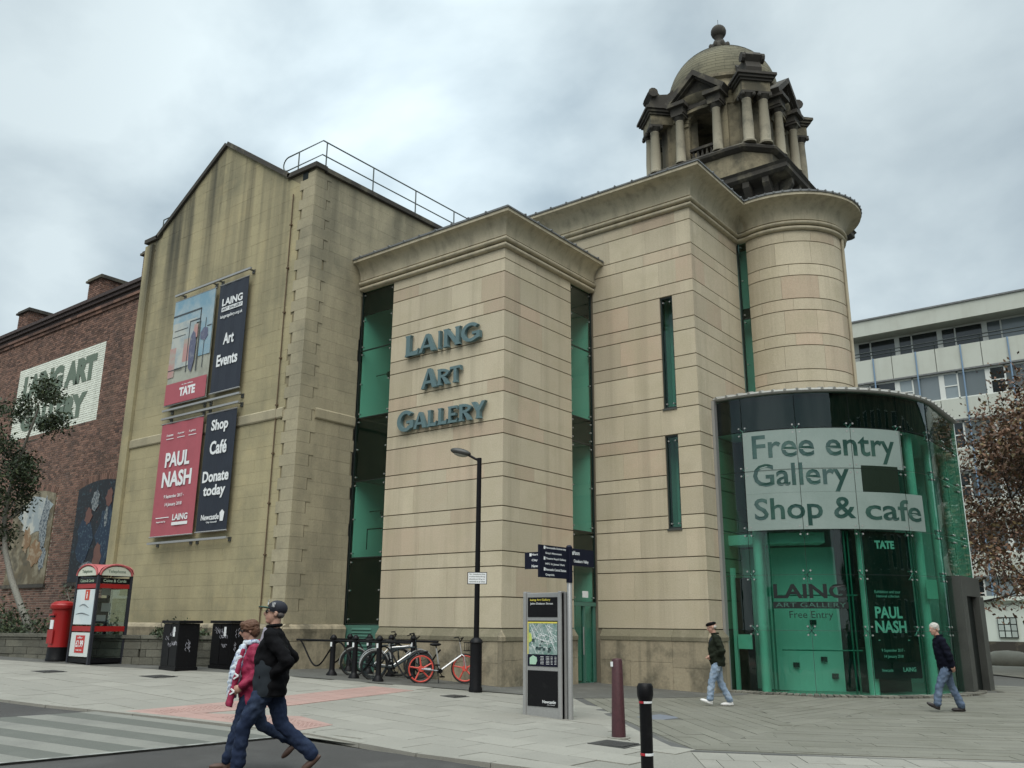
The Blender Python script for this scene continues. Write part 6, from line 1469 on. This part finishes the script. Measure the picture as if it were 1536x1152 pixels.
# ---- map totem and finger post
tot = thing('map_totem', 'grey steel information totem with city map and black panels', 'information board', (3.75,-3.5,.05))
x0, x1, yt = 3.34, 4.17, -3.50; z0 = .04
def tb(a, za, b_, zb, o, mt, nm): q = B(); q.box(x0+a, yt-.06-o, z0+za, x0+b_, yt-.055, z0+zb); return q.build(nm, mt, tot)
q = B(); q.box(x0,yt-.055,z0-.05,x1,yt+.055,z0+2.08); q.build('body', STEEL, tot, bevel=.01)
for a in (0, x1-x0-.07): q = B(); q.box(x0+a,yt-.075,z0-.04,x0+a+.07,yt+.075,z0+2.10); q.build('side_rail', STEEL, tot, bevel=.012)
tb(.10,1.66,.74,2.00,.004,BLACK,'header_panel'); tb(.10,.83,.74,1.60,.004,NAVY,'map_panel'); tb(.10,.17,.74,.76,.004,BLACK,'lower_panel')
tb(.10,1.555,.74,1.58,.008,YELLOWP,'yellow_edge'); tb(.10,1.03,.118,1.555,.008,YELLOWP,'yellow_edge')
MAPM = mat('city_map_print', (.24,.32,.30), .5, spots=((.10,.20,.17),9,.48,.56,.8), blot=((.42,.48,.46),14,.55,.6,.9))
mp = tb(.122,1.03,.74,1.552,.008,MAPM,'city_map')
random.seed(3); q = B()
for i in range(34):   # streets of the map
    a = R(0,pi); cx_, cz_ = R(.2,.66), R(1.1,1.5); l_ = R(.05,.2); xa,xb = sorted((min(max(cx_-l_*cos(a),.13),.73), min(max(cx_+l_*cos(a),.13),.73))); za, zb = min(max(cz_-l_*sin(a),1.04),1.54), min(max(cz_+l_*sin(a),1.04),1.54)
    q.tube([(x0+cx_-(l_*cos(a)), yt-.07, z0+za) if .13 < cx_-l_*cos(a) < .73 else (x0+cx_, yt-.07, z0+cz_), (x0+min(max(cx_+l_*cos(a),.13),.73), yt-.07, z0+zb)], .003, 4)
q.build('map_streets', WHITE, tot); q = B()
for i in range(14): cx_, cz_ = R(.2,.64), R(1.06,1.25); q.box(x0+cx_,yt-.0745,z0+cz_,x0+cx_+R(.02,.06),yt-.0685,z0+cz_+R(.01,.05))
q.build('map_blocks', mat('map_dark',(.03,.06,.06),.6), tot)
q = B(); q.xprism([(x0+.135,z0+1.22),(x0+.20,z0+1.26),(x0+.19,z0+1.36),(x0+.15,z0+1.40),(x0+.135,z0+1.38)], yt-.0755, yt-.069); q.build('map_park', mat('map_lime',(.45,.55,.12),.6), tot)
q = B(); q.xprism([(x0+.15,z0+.86),(x0+.28,z0+.86),(x0+.31,z0+.92),(x0+.30,z0+.98),(x0+.22,z0+1.01),(x0+.15,z0+.97)], yt-.072, yt-.066); q.build('overview_map', mat('map_mint',(.36,.55,.42),.6), tot)
q = B()
for c0 in (.38,.50,.60,.68):
    for i in range(6): q.box(x0+c0,yt-.068,z0+.87+i*.024,x0+c0+(.07 if c0 < .6 else .04),yt-.0645,z0+.876+i*.024)
text(q,'John Dobson Street', yfront(x0+.155,yt-.066,z0+1.865), .50,.045,.001,.015); text(q,'Newcastle', yfront(x0+.42,yt-.066,z0+.23), .28,.05,.001,.02); text(q,'City Council', yfront(x0+.52,yt-.066,z0+.195), .16,.02,.001,.0)
q.build('lettering', WHITE, tot)
q = B(); text(q,'Laing Art Gallery', yfront(x0+.155,yt-.066,z0+1.93), .44,.045,.001,.015); q.build('yellow_lettering', YELLOWP, tot)
fx, fy = 4.275, -3.46; fz = grd(fx,fy)
fp = thing('finger_post', 'steel finger post with three dark direction signs beside the map totem', 'signpost', (fx,fy,fz))
q = B(); q.lathe([(.045,fz-.02),(.045,fz+2.27),(.04,fz+2.28)], fx, fy, 16); q.build('pole', STEEL, fp, smooth='auto')
q = B(); q.lathe([(.056,fz+2.26),(.056,fz+2.88),(.03,fz+2.91)], fx, fy, 16); q.build('sleeve', NAVY, fp, smooth='auto')
q = B(); q.box(fx-.11,fy-.03,fz-.0,fx-.06,fy+.03,fz+2.1); q.build('brace', STEEL, fp)
def blade(u, n_, L_, za, zb, lines, off=.05, rows=None):
    u = Vector(u); n_ = Vector(n_); P = [(fx+u.x*s+n_.x*o, fy+u.y*s+n_.y*o) for s, o in ((off,-.02),(off+L_,-.02),(off+L_,.02),(off,.02))]
    q = B(); q.prism(P, fz+za, fz+zb); bl_ = q.build('direction_blade', NAVY, fp)
    q = B(); rh = (zb-za)/len(lines)
    for i, s_ in enumerate(lines):
        # text runs left to right seen from the n_ side
        rd = Vector((0,0,1)).cross(n_); start = Vector((fx,fy,0))+n_*.021+(u*(off+L_-.16) if rd.dot(u) < 0 else u*(off+.06))
        fn = plane_fn((start.x, start.y, fz+zb-rh*(i+.74)), rd, (0,0,1), n_); w_ = min(L_-.24, .052*len(s_)*.62)
        text(q, s_, fn, w_, rh*.48, .001, .02)
    q.build('lettering', WHITE, bl_)
    q = B()
    for i in range(0, len(lines), 2 if len(lines) > 3 else 3):
        rd = Vector((0,0,1)).cross(n_); start = Vector((fx,fy,0))+n_*.021+(u*(off+L_-.11) if rd.dot(u) < 0 else u*(off+.01)); fn = plane_fn((start.x,start.y,fz+zb-rh*(i+.76)), rd, (0,0,1), n_)
        q.add([fn(a,b_,.0015) for a,b_ in ((0,0),(.045,0),(.045,.055),(0,.055))], [(0,1,2,3)])
    q.build('pictogram', WHITE, bl_)
blade((0,-1,0),(1,0,0), .86, 2.32, 2.86, ['Newcastle University','Grey\'s Monument','Theatre Royal Gallery','MFC St James\' Park','Newcastle Central Station','Quayside'])
blade((-1,0,0),(0,-1,0), .92, 2.52, 2.82, ['Northumbria University','City Hall and Pool','Newcastle Civic Centre'])
blade((0,1,0),(1,0,0), .72, 2.56, 2.86, ['Manors','Ouseburn Valley'])
# ---- bollards
mx_, my_ = 5.92, -4.63; mz = grd(mx_,my_)
mb = thing('maroon_bollard', 'tapered maroon metal bollard on the pale slabs right of the map totem', 'bollard', (mx_,my_,mz))
q = B(); q.lathe([(.105,mz-.03),(.105,mz+.02),(.078,mz+1.09),(.07,mz+1.11),(0,mz+1.12)], mx_, my_, 20); q.build('shaft', mat('scuffed_maroon',(.060,.020,.024),.5,grain=.25,gscale=30,spots=((.16,.10,.10),6,.62,.72,.6)), mb, smooth='auto')
q = B(); q.lathe([(.17,mz-.01),(.17,mz+.012),(.0,mz+.012)], mx_, my_, 20); q.build('footing', CONC, mb)
q = B(); vv = Vector((.2,-.98,0)); q.prism([(mx_-.07,my_-.075),(mx_-.02,my_-.088),(mx_-.02,my_-.084),(mx_-.07,my_-.071)], mz+1.0, mz+1.07); q.build('sticker', WHITE, mb)
kx, ky = 7.75, -7.03; kz = grd(kx,ky)
kb = thing('black_bollard', 'black rubber bollard with white and red reflective bands at the kerb', 'bollard', (kx,ky,kz))
q = B(); q.lathe([(.072,kz-.03),(.072,kz+.72),(.074,kz+.78),(.092,kz+.84)], kx, ky, 20); q.build('shaft', BLACK, kb, smooth='auto')
q = B(); q.lathe([(.092,kz+.84),(.095,kz+.86),(.095,kz+.95),(.075,kz+.985),(0,kz+.99)], kx, ky, 20); q.build('cap', BLACK, kb, smooth='auto')
for za in (.765, .20):
    q = B(); q.lathe([(.0745,kz+za),(.0765,kz+za+.002),(.0765,kz+za+.026),(.0745,kz+za+.028)], kx, ky, 20, -75, 60); q.build('white_band', WHITE, kb)
    q = B(); q.lathe([(.0745,kz+za),(.0765,kz+za+.002),(.0765,kz+za+.026),(.0745,kz+za+.028)], kx, ky, 20, -160, -78); q.build('red_band', mat('red_reflector',(.40,.02,.03),.4), kb)
# far right: low stone bench and a post beyond the rotunda
bn = thing('stone_bench', 'low rounded pale stone block on the paving beyond the entrance portal', 'bench', (5.6,29,-.2))
q = B(); q.ell((5.6,29,.0), 1.3,.8,.55, 16, 8); q.build('block', PLAZA, bn, smooth=True)
bp_ = thing('dark_post', 'thin dark post in front of the white street level frontage at the right edge', 'bollard', (5.95,33,-.2))
q = B(); q.lathe([(.14,-.3),(.14,1.3),(.10,1.38),(0,1.4)], 5.95, 33, 12); q.build('shaft', BLACK, bp_)

# ================================================================== PEOPLE
from mathutils import noise
SKIN = mat('skin', (.42,.25,.185), .6, spots=((.44,.20,.15),9,.5,.65,.5)); HAIRW = mat('white_grey_hair', (.42,.40,.36), .8, grain=.2, gscale=120); HAIRB = mat('reddish_brown_hair', (.10,.045,.022), .7, grain=.3, gscale=120, bump=.4, bscale=150)
JEAN = mat('dark_blue_denim', (.018,.027,.055), .85, grain=.12, gscale=90, spots=((.05,.07,.11),3.5,.5,.66,.7), spec=.1); JEANL = mat('light_blue_denim', (.20,.27,.36), .85, grain=.12, gscale=90, spots=((.36,.42,.48),5,.5,.66,.7)); JEANM = mat('mid_blue_denim', (.075,.11,.17), .85, grain=.12, gscale=90, spots=((.14,.19,.26),5,.5,.66,.7))
BLKC = mat('black_jacket_cloth', (.006,.006,.007), .9, bump=.2, spec=.1); NAVC = mat('navy_jacket_cloth', (.006,.007,.014), .9, spec=.1); GRNC = mat('dark_green_jacket', (.016,.020,.013), .9, spec=.1); CHAR = mat('charcoal_cloth', (.026,.032,.038), .9, spec=.1); REDC = mat('crimson_coat', (.26,.011,.05), .7, bump=.2)
SHOEB = mat('brown_shoe', (.075,.04,.028), .6); SHOEW = mat('white_trainer', (.68,.68,.66), .6); SHOED = mat('dark_shoe', (.018,.014,.014), .5); SCARF = mat('patterned_scarf', (.42,.50,.58), .8, spots=((.10,.12,.25),22,.50,.56,.9), blot=((.62,.66,.68),14,.5,.56,.8))
def organic(b, nm, mt, par, vox=.012, smooth=4, wr=0.0, ws=9, dec=None):
    o = b.build(nm, mt, par); md = o.modifiers.new('r','REMESH'); md.mode = 'VOXEL'; md.voxel_size = vox; md.use_smooth_shade = True
    ms = o.modifiers.new('s','SMOOTH'); ms.iterations = smooth; ms.factor = .5
    par_ = o.parent; o.parent = None; me = bpy.data.meshes.new_from_object(scratch(o)); TMP.collection.objects.unlink(o); o.parent = par_; o.modifiers.clear(); old = o.data; o.data = me; bpy.data.meshes.remove(old); me.name = nm
    if wr:
        for v in me.vertices:
            p = v.co*ws; k = noise.noise(Vector((p.x, p.y, p.z*1.6)))+.5*noise.noise(p*2.3); v.co += v.normal*k*wr
    if not me.materials: me.materials.append(mt)
    if 'tint' not in me.attributes: a = me.attributes.new('tint','FLOAT','POINT'); a.data.foreach_set('value', np.full(len(me.vertices), .5, dtype=np.float32))
    return o
def loft(b, rings, n=18):
    """rings: (x, y, z, rx, ry)"""
    vs = []; m_ = len(rings)
    for x, y, z, rx, ry in rings:
        for k in range(n): a = 2*pi*k/n; vs.append((x+rx*cos(a), y+ry*sin(a), z))
    fs = [(i*n+k, i*n+(k+1)%n, (i+1)*n+(k+1)%n, (i+1)*n+k) for i in range(m_-1) for k in range(n)]+[tuple(range(n))[::-1], tuple(range((m_-1)*n, m_*n))]
    return b.add(vs, fs)
def chain(b, pts, rs, n=12):
    # smooth limb with rounded ends
    P = [Vector(p) for p in pts]; out = []; rr = []
    for i in range(len(P)-1):
        for k in range(5): f = k/5; out.append(P[i].lerp(P[i+1], f)); rr.append(rs[i]+(rs[i+1]-rs[i])*f)
    out.append(P[-1]); rr.append(rs[-1]); b.tube(out, rr, n); b.ell(P[0], rs[0],rs[0],rs[0], n, 8); b.ell(P[-1], rs[-1],rs[-1],rs[-1], n, 8)
    for p, r in zip(P[1:-1], rs[1:-1]): b.ell(p, r*1.02,r*1.02,r*1.02, n, 8)
    return b
def hand(b, w, d, pal, side):
    """w wrist, d direction of the forearm, pal = palm normal"""
    d = Vector(d).normalized(); pal = Vector(pal).normalized(); s_ = d.cross(pal).normalized()*side; w = Vector(w)
    b.ell(w+d*.045, .045,.028,.05, 10, 8)
    for i, (o, l_) in enumerate(((-.03,.070),(-.010,.078),(.010,.073),(.029,.058))):
        p0 = w+d*.075+s_*o; p1 = p0+d*l_*.5+pal*.008; p2 = p1+d*l_*.35+pal*.026; b.tube([w+d*.03+s_*o*.7, p0, p1, p2], [.011,.0105,.0095,.008], 7)
    p0 = w+d*.02-s_*.03; b.tube([p0, p0+d*.03-s_*.018+pal*.01, p0+d*.055-s_*.02+pal*.02], [.013,.011,.009], 7)
def person(label, loc, head_ang, s, hip, feet, knees, lean, arms, cloth, group=None, head_turn=0.0, head_dx=0.0, female=False, nod=0.0, belly=0.0):
    x, y, z = loc; t = thing('person', label, 'person', loc, group, rz=head_ang); t.scale = (s,)*3
    hx, hz = hip; sx = hx+lean; sz = 1.44 if not female else 1.42; nx = sx+head_dx; hw = .095; shw = .19 if not female else .165
    an = []  # ankles
    bd = B()
    for i, sd in enumerate((1,-1)):
        kx, kz = knees[i]; ax, az = feet[i]
        chain(bd, [(hx, sd*hw, hz), (kx, sd*.095, kz), (ax, sd*.09, az)], [.085,.052,.036])
    loft(bd, [(hx,0,hz-.08,.09,.13),(hx,0,hz,.10,.155),(hx+lean*.3,0,hz+.18,.095,.135),(hx+lean*.7,0,hz+.38,.11,.155),(sx,0,sz-.04,.09,.15),(sx,0,sz+.03,.06,.09)])
    hc = Vector((nx, 0, 1.635 if not female else 1.62))
    bd.tube([(sx,0,sz-.02),(hc.x-.015,0,hc.z-.05)], [.062,.052], 12)
    RM = Matrix.Rotation(head_turn, 3, 'Z') @ Matrix.Rotation(nod, 3, 'Y')
    def H(a, b_, c): return hc+RM @ Vector((a, b_, c))
    def he(a, b_, c, rx, ry, rz, n=14, m_=10): bd.ell(H(a,b_,c), rx, ry, rz, n, m_, rot=RM)
    he(-.012,0,.035,.100,.078,.088); he(.022,0,-.03,.072,.062,.085); he(.045,0,-.085,.042,.042,.032); he(.06,0,.03,.035,.055,.03)
    bd.tube([H(.085,0,.025),H(.112,0,-.018),H(.095,0,-.03)], [.010,.016,.014], 8); he(.088,0,-.055,.012,.026,.009,8,6)
    for sd in (1,-1): he(-.008,sd*.080,-.005,.020,.010,.032,8,6)
    for i, (el, wr_, pal) in enumerate(arms):
        sd = 1 if i == 0 else -1
        chain(bd, [(sx, sd*(shw-.02), sz-.05), el, wr_], [.05,.04,.027]); d = Vector(wr_)-Vector(el); hand(bd, wr_, d, pal, sd)
    body = organic(bd, 'body', SKIN, t, .0075, 2)
    # eyes
    for sd in (1,-1):
        q = B(); q.ell(H(.083,sd*.031,.012), .010,.013,.008, 8, 6); e1 = q.build('eye', mat('eye_white',(.6,.58,.55),.3), body)
        q = B(); q.ell(H(.091,sd*.031,.012), .004,.006,.006, 8, 6); q.build('iris', BLACK, body)
    # trousers
    q = B(); w_ = cloth['leg_w']
    for i, sd in enumerate((1,-1)):
        kx, kz = knees[i]; ax, az = feet[i]; chain(q, [(hx, sd*hw, hz), ((hx+kx)/2+.01, sd*.1, (hz+kz)/2), (kx, sd*.098, kz), (ax-.005, sd*.095, az+.03)], [.108,.098,.074,w_])
    loft(q, [(hx,0,hz-.10,.10,.15),(hx,0,hz-.02,.118,.178),(hx,0,hz+.06,.115,.172),(hx+.01,0,hz+.12,.108,.16)])
    organic(q, 'trousers', cloth['trousers'], t, .012, 2, .016, 10)
    for i, sd in enumerate((1,-1)):
        ax, az = feet[i]; tilt = cloth['tilt'][i]; q = B(); RT = Matrix.Rotation(tilt, 3, 'Y')
        f_ = lambda a,b_,c: Vector((ax, sd*.095, az))+RT @ Vector((a,b_,c))
        q.ell(f_(-.02,0,-.03), .055,.042,.055, 12, 8, rot=RT); q.ell(f_(.09,0,-.05), .115,.048,.040, 14, 8, rot=RT); q.ell(f_(.02,0,-.062), .11,.042,.026, 14, 8, rot=RT); q.ell(f_(-.01,0,.02), .042,.036,.05, 10, 8, rot=RT)
        organic(q, 'shoe', cloth['shoe'], t, .009, 2)
    # jacket
    q = B(); b0 = cloth.get('hem', .80); wd = cloth.get('wide', 1.0)
    loft(q, [(hx+.0,0,b0,.14*wd,.20*wd),(hx+.01,0,hz+.02,.145*wd+belly*.5,.20*wd),(hx+lean*.35+belly*.3,0,hz+.2,.14*wd+belly,.195*wd),(hx+lean*.7,0,hz+.38,.14*wd+belly*.4,.205*wd),(sx-.005,0,sz-.08,.125,.205 if not female else .18),(sx-.01,0,sz,.095,.165),(sx-.005,0,sz+.045,.075,.10)])
    for i, (el, wr_, pal) in enumerate(arms):
        sd = 1 if i == 0 else -1; d = (Vector(wr_)-Vector(el)).normalized()
        chain(q, [(sx, sd*(shw), sz-.05), el, tuple(Vector(wr_)-d*.01)], [.080,.066,.048])
    jk = organic(q, 'jacket', cloth['jacket'], t, .012, 2, .020, 8)
    q = B(); q.tube([(sx+.01*cos(a)*1+.062*cos(a), .066*sin(a), sz+.055+.02*sin(a*.5)) for a in [2*pi*i/16 for i in range(16)]], .020, 7, closed=True); organic(q, 'collar', cloth.get('collar', cloth['jacket']), jk, .008, 2)
    return t, H, RM, hc, hx, sx, sz
HEAD = atan2(-.613,-.79)
def put(px_, py_): return (px_, py_, grd(px_, py_))
# man in cap
c1 = dict(trousers=JEAN, shoe=SHOEB, tilt=(-.15,.75), jacket=BLKC, leg_w=.075, hem=.80, wide=1.10)
t, H, RM, hc, hx, sx, sz = person('man in black jacket, dark cap and sunglasses striding left across the road in jeans', put(5.01,-10.25), HEAD+.08, 1.02, (0,.92), [(.28,.10),(-.44,.19)], [(.24,.50),(-.12,.50)], .02,
    [((-.20,.29,1.16),(-.01,.16,.98),(0,-1,0)),((-.16,-.30,1.16),(.0,-.16,.98),(0,1,0))], c1, belly=.03, nod=-.12, head_turn=.15)
q = B(); loft(q, [(hx+.03,.0,.79,.155,.218),(hx+.035,0,.93,.163,.222),(hx+.03,0,1.06,.165,.222),(hx+.025,0,1.17,.160,.222),(hx+.02,0,1.19,.14,.20)]); organic(q, 'jacket_lower_panel', CHAR, t, .013, 2, .01, 6)
q = B(); q.add([(sx+.10,.045,sz+.05),(sx+.10,-.045,sz+.05),(sx+.155,-.01,sz-.16),(sx+.155,.01,sz-.16),(sx+.06,.05,sz+.04),(sx+.06,-.05,sz+.04),(sx+.09,-.01,sz-.16),(sx+.09,.01,sz-.16)], [(0,3,2,1),(4,5,6,7),(0,4,7,3),(1,2,6,5),(0,1,5,4),(3,7,6,2)]); q.build('shirt_front', mat('pale_shirt',(.50,.48,.56),.8), t)
q = B(); q.ell(H(-.015,0,.055), .108,.090,.085, 18, 12, rot=RM); cap_ = organic(q, 'cap', mat('navy_cap',(.010,.012,.020),.8), t, .008, 2)
q = B(); 
q.ell(H(.115,0,.050), .075,.068,.010, 18, 8, rot=RM); q.build('peak', mat('green_peak',(.010,.055,.04),.7), cap_, smooth=True)
q = B(); fnc = lambda a,b_,c: H(.045-a*.55+.0, .083+c, .062+b_) ; text(q, 'NY', fnc, .06,.05,.012,.02); q.build('badge', WHITE, cap_)
q = B(); text(q, 'NY', lambda a,b_,c: H(.088+c*.6, -.035+a*1.0, .080+b_), .07,.05,.014,.03); q.build('badge', WHITE, cap_)
def shades(H, t, col=None):
    q = B()
    for sd in (1,-1): q.ell(H(.094,sd*.033,.012), .010,.030,.018, 10, 8, rot=RM).tube([H(.085,sd*.062,.018),H(.0,sd*.084,.012)], .004, 5)
    q.tube([H(.10,-.012,.016),H(.10,.012,.016)], .004, 5); q.build('sunglasses', BLACK, t)
shades(H, t)
q = B(); q.ell(H(-.05,0,-.005), .052,.080,.045, 14, 10, rot=RM); organic(q, 'hair', mat('short_dark_grey_hair',(.10,.09,.085),.8), t, .008, 1)
# woman in red coat
c2 = dict(trousers=JEAN, shoe=SHOEB, tilt=(0,.8), jacket=REDC, leg_w=.068, hem=.70, wide=1.12, collar=REDC)
t, H, RM, hc, hx, sx, sz = person('woman in crimson coat and pale patterned scarf walking arm in arm behind the capped man', put(4.40,-10.04), HEAD+.30, .905, (0,.90), [(.24,.09),(-.52,.26)], [(.14,.49),(-.15,.47)], .03,
    [((-.06,.25,1.14),(.14,.20,.96),(0,-1,0)),((-.08,-.25,1.14),(.16,-.18,1.0),(0,1,0))], c2, female=True, nod=.22, head_dx=.07)
RMw = RM
q = B(); q.ell(H(-.018,0,.042), .118,.098,.092, 18, 12, rot=RM).ell(H(-.06,0,-.02), .075,.092,.085, 14, 10, rot=RM).ell(H(.055,0,.085), .05,.07,.035, 12, 8, rot=RM); organic(q, 'hair', HAIRB, t, .009, 1, .010, 30)
shades(H, t)
q = B(); q.tube([(sx+.02+.085*cos(a), .085*sin(a), sz+.055) for a in [2*pi*i/16 for i in range(16)]], .034, 8, closed=True); q.tube([(sx+.11,.03,sz+.02),(sx+.15,.06,sz-.12),(sx+.20,.07,sz-.32),(sx+.22,.08,sz-.60)], [.05,.075,.08,.06], 8); q.tube([(sx+.11,-.03,sz+.02),(sx+.155,-.04,sz-.14),(sx+.18,-.035,sz-.35),(sx+.18,-.03,sz-.48)], [.04,.055,.05,.04], 8); organic(q, 'scarf', SCARF, t, .009, 2, .012, 16)
# coat fronts standing open
q = B()
for sd in (1,-1): q.tube([(sx+.12,sd*.10,sz-.02),(sx+.17,sd*.12,sz-.25),(sx+.21,sd*.13,sz-.5),(sx+.24,sd*.15,.72)], [.03,.035,.04,.045], 8)
organic(q, 'coat_front', REDC, t, .011, 2, .01, 8)
q = B(); 
for (x_,z_) in ((.19,1.08),(.22,.90)):
    q.tube([(x_,.19,z_),(x_+.045,.175,z_+.03)], .012, 5).tube([(x_,.19,z_),(x_+.05,.17,z_-.035)], .012, 5)
q.build('coat_toggles', WHITE, t)
# man with cap near the rotunda
c3 = dict(trousers=JEANL, shoe=SHOEW, tilt=(-.30,.05), jacket=GRNC, leg_w=.072, hem=.82, wide=1.06)
t, H, RM, hc, hx, sx, sz = person('older man in black flat cap and dark green jacket with hands clasped and white trainers', put(4.72,1.40), HEAD-.1, .965, (0,.91), [(.22,.13),(-.22,.09)], [(.16,.50),(-.04,.50)], .03,
    [((-.08,.27,1.15),(.15,.10,1.02),(0,0,1)),((-.08,-.27,1.15),(.15,-.09,1.02),(0,0,1))], c3, nod=.25, head_dx=.06, belly=.03)
q = B(); q.ell(H(.0,0,.078), .118,.098,.040, 18, 10, rot=RM).ell(H(-.01,0,.06), .100,.084,.05, 14, 10, rot=RM).ell(H(.09,0,.055), .04,.06,.012, 12, 6, rot=RM); organic(q, 'flat_cap', BLKC, t, .008, 2)
q = B(); q.ell(H(-.05,0,.0), .058,.082,.055, 14, 10, rot=RM); organic(q, 'hair', HAIRW, t, .008, 1)
q = B(); loft(q, [(sx+.06,0,.98,.09,.09),(sx+.065,0,1.15,.095,.10),(sx+.05,0,1.36,.09,.09),(sx+.03,0,1.45,.06,.06)]); organic(q, 'shirt_front', CHAR, t, .011, 2)
# man with grey hair at the right
c4 = dict(trousers=JEANM, shoe=SHOED, tilt=(-.45,.0), jacket=NAVC, leg_w=.078, hem=.80, wide=1.08)
t, H, RM, hc, hx, sx, sz = person('grey haired man in dark navy jacket leaning forward as he walks past the glass rotunda', put(8.62,3.80), HEAD-.15, .985, (-.02,.90), [(.28,.14),(-.24,.09)], [(.20,.50),(-.10,.50)], .09,
    [((.0,.26,1.12),(-.06,.22,.92),(0,-1,0)),((.02,-.26,1.12),(-.02,-.22,.92),(0,1,0))], c4, nod=.15, head_dx=.08, belly=.02, head_turn=.5)
q = B(); q.ell(H(-.022,0,.048), .108,.088,.088, 18, 12, rot=RM).ell(H(-.05,0,-.01), .062,.084,.06, 14, 10, rot=RM); organic(q, 'hair', HAIRW, t, .008, 1, .006, 30)

# ================================================================== the other side of the street (it shows in the green glass)
def plain_block(name, label, x0, y0, x1, y1, h, mt, faces):
    t = thing(name, label, 'building', ((x0+x1)/2,(y0+y1)/2,0), 'buildings across the street')
    q = B(); q.box(x0,y0,-.5,x1,y1,h); q.build('wall', mt, t); q = B(); q.box(x0-.3,y0-.3,h,x1+.3,y1+.3,h+.35); q.build('parapet', DARKST, t)
    for f_ in faces:
        n = int(((x1-x0) if f_ == 'N' else (y1-y0))/3.2)
        for lvl in range(int(h/3.4)):
            for i in range(n):
                z = 1.0+lvl*3.4; q = B(); w_ = B()
                if f_ == 'N': a = x0+1+i*3.2; w_.box(a,y1,z,a+1.5,y1+.06,z+1.9); q.box(a+.1,y1+.06,z+.1,a+1.4,y1+.07,z+1.8)
                else: a = y0+1+i*3.2; w_.box(x0-.06,a,z,x0,a+1.5,z+1.9); q.box(x0-.07,a+.1,z+.1,x0-.06,a+1.4,z+1.8)
                o = w_.build('window', WF, t); q.build('pane', GLASSFD, o)
plain_block('brick_terrace', 'brown brick block across the street, mirrored in the green glass', 2, -46, 44, -34, 11, BRICK, ['N'])
plain_block('stone_terrace', 'sooty stone block down the side street to the right, mirrored in the glass', 34, -16, 46, 48, 16, TOWST, ['W'])
tree('plane_tree', 'leafy tree out of shot right of the plaza, mirrored in the glass', (24,4,-.3), (0,0,1), 10, 3.6, 5000, .14, BARKD, LEAFO, .22, 0, 4, 21, .25)
tree('plane_tree', 'second leafy tree out of shot nearer the road, mirrored in the glass', (27,-9,-.3), (0,0,1), 9, 3.4, 5000, .14, BARKD, LEAFG, .22, 0, 4, 22, .25)
bpy.data.scenes.remove(TMP)
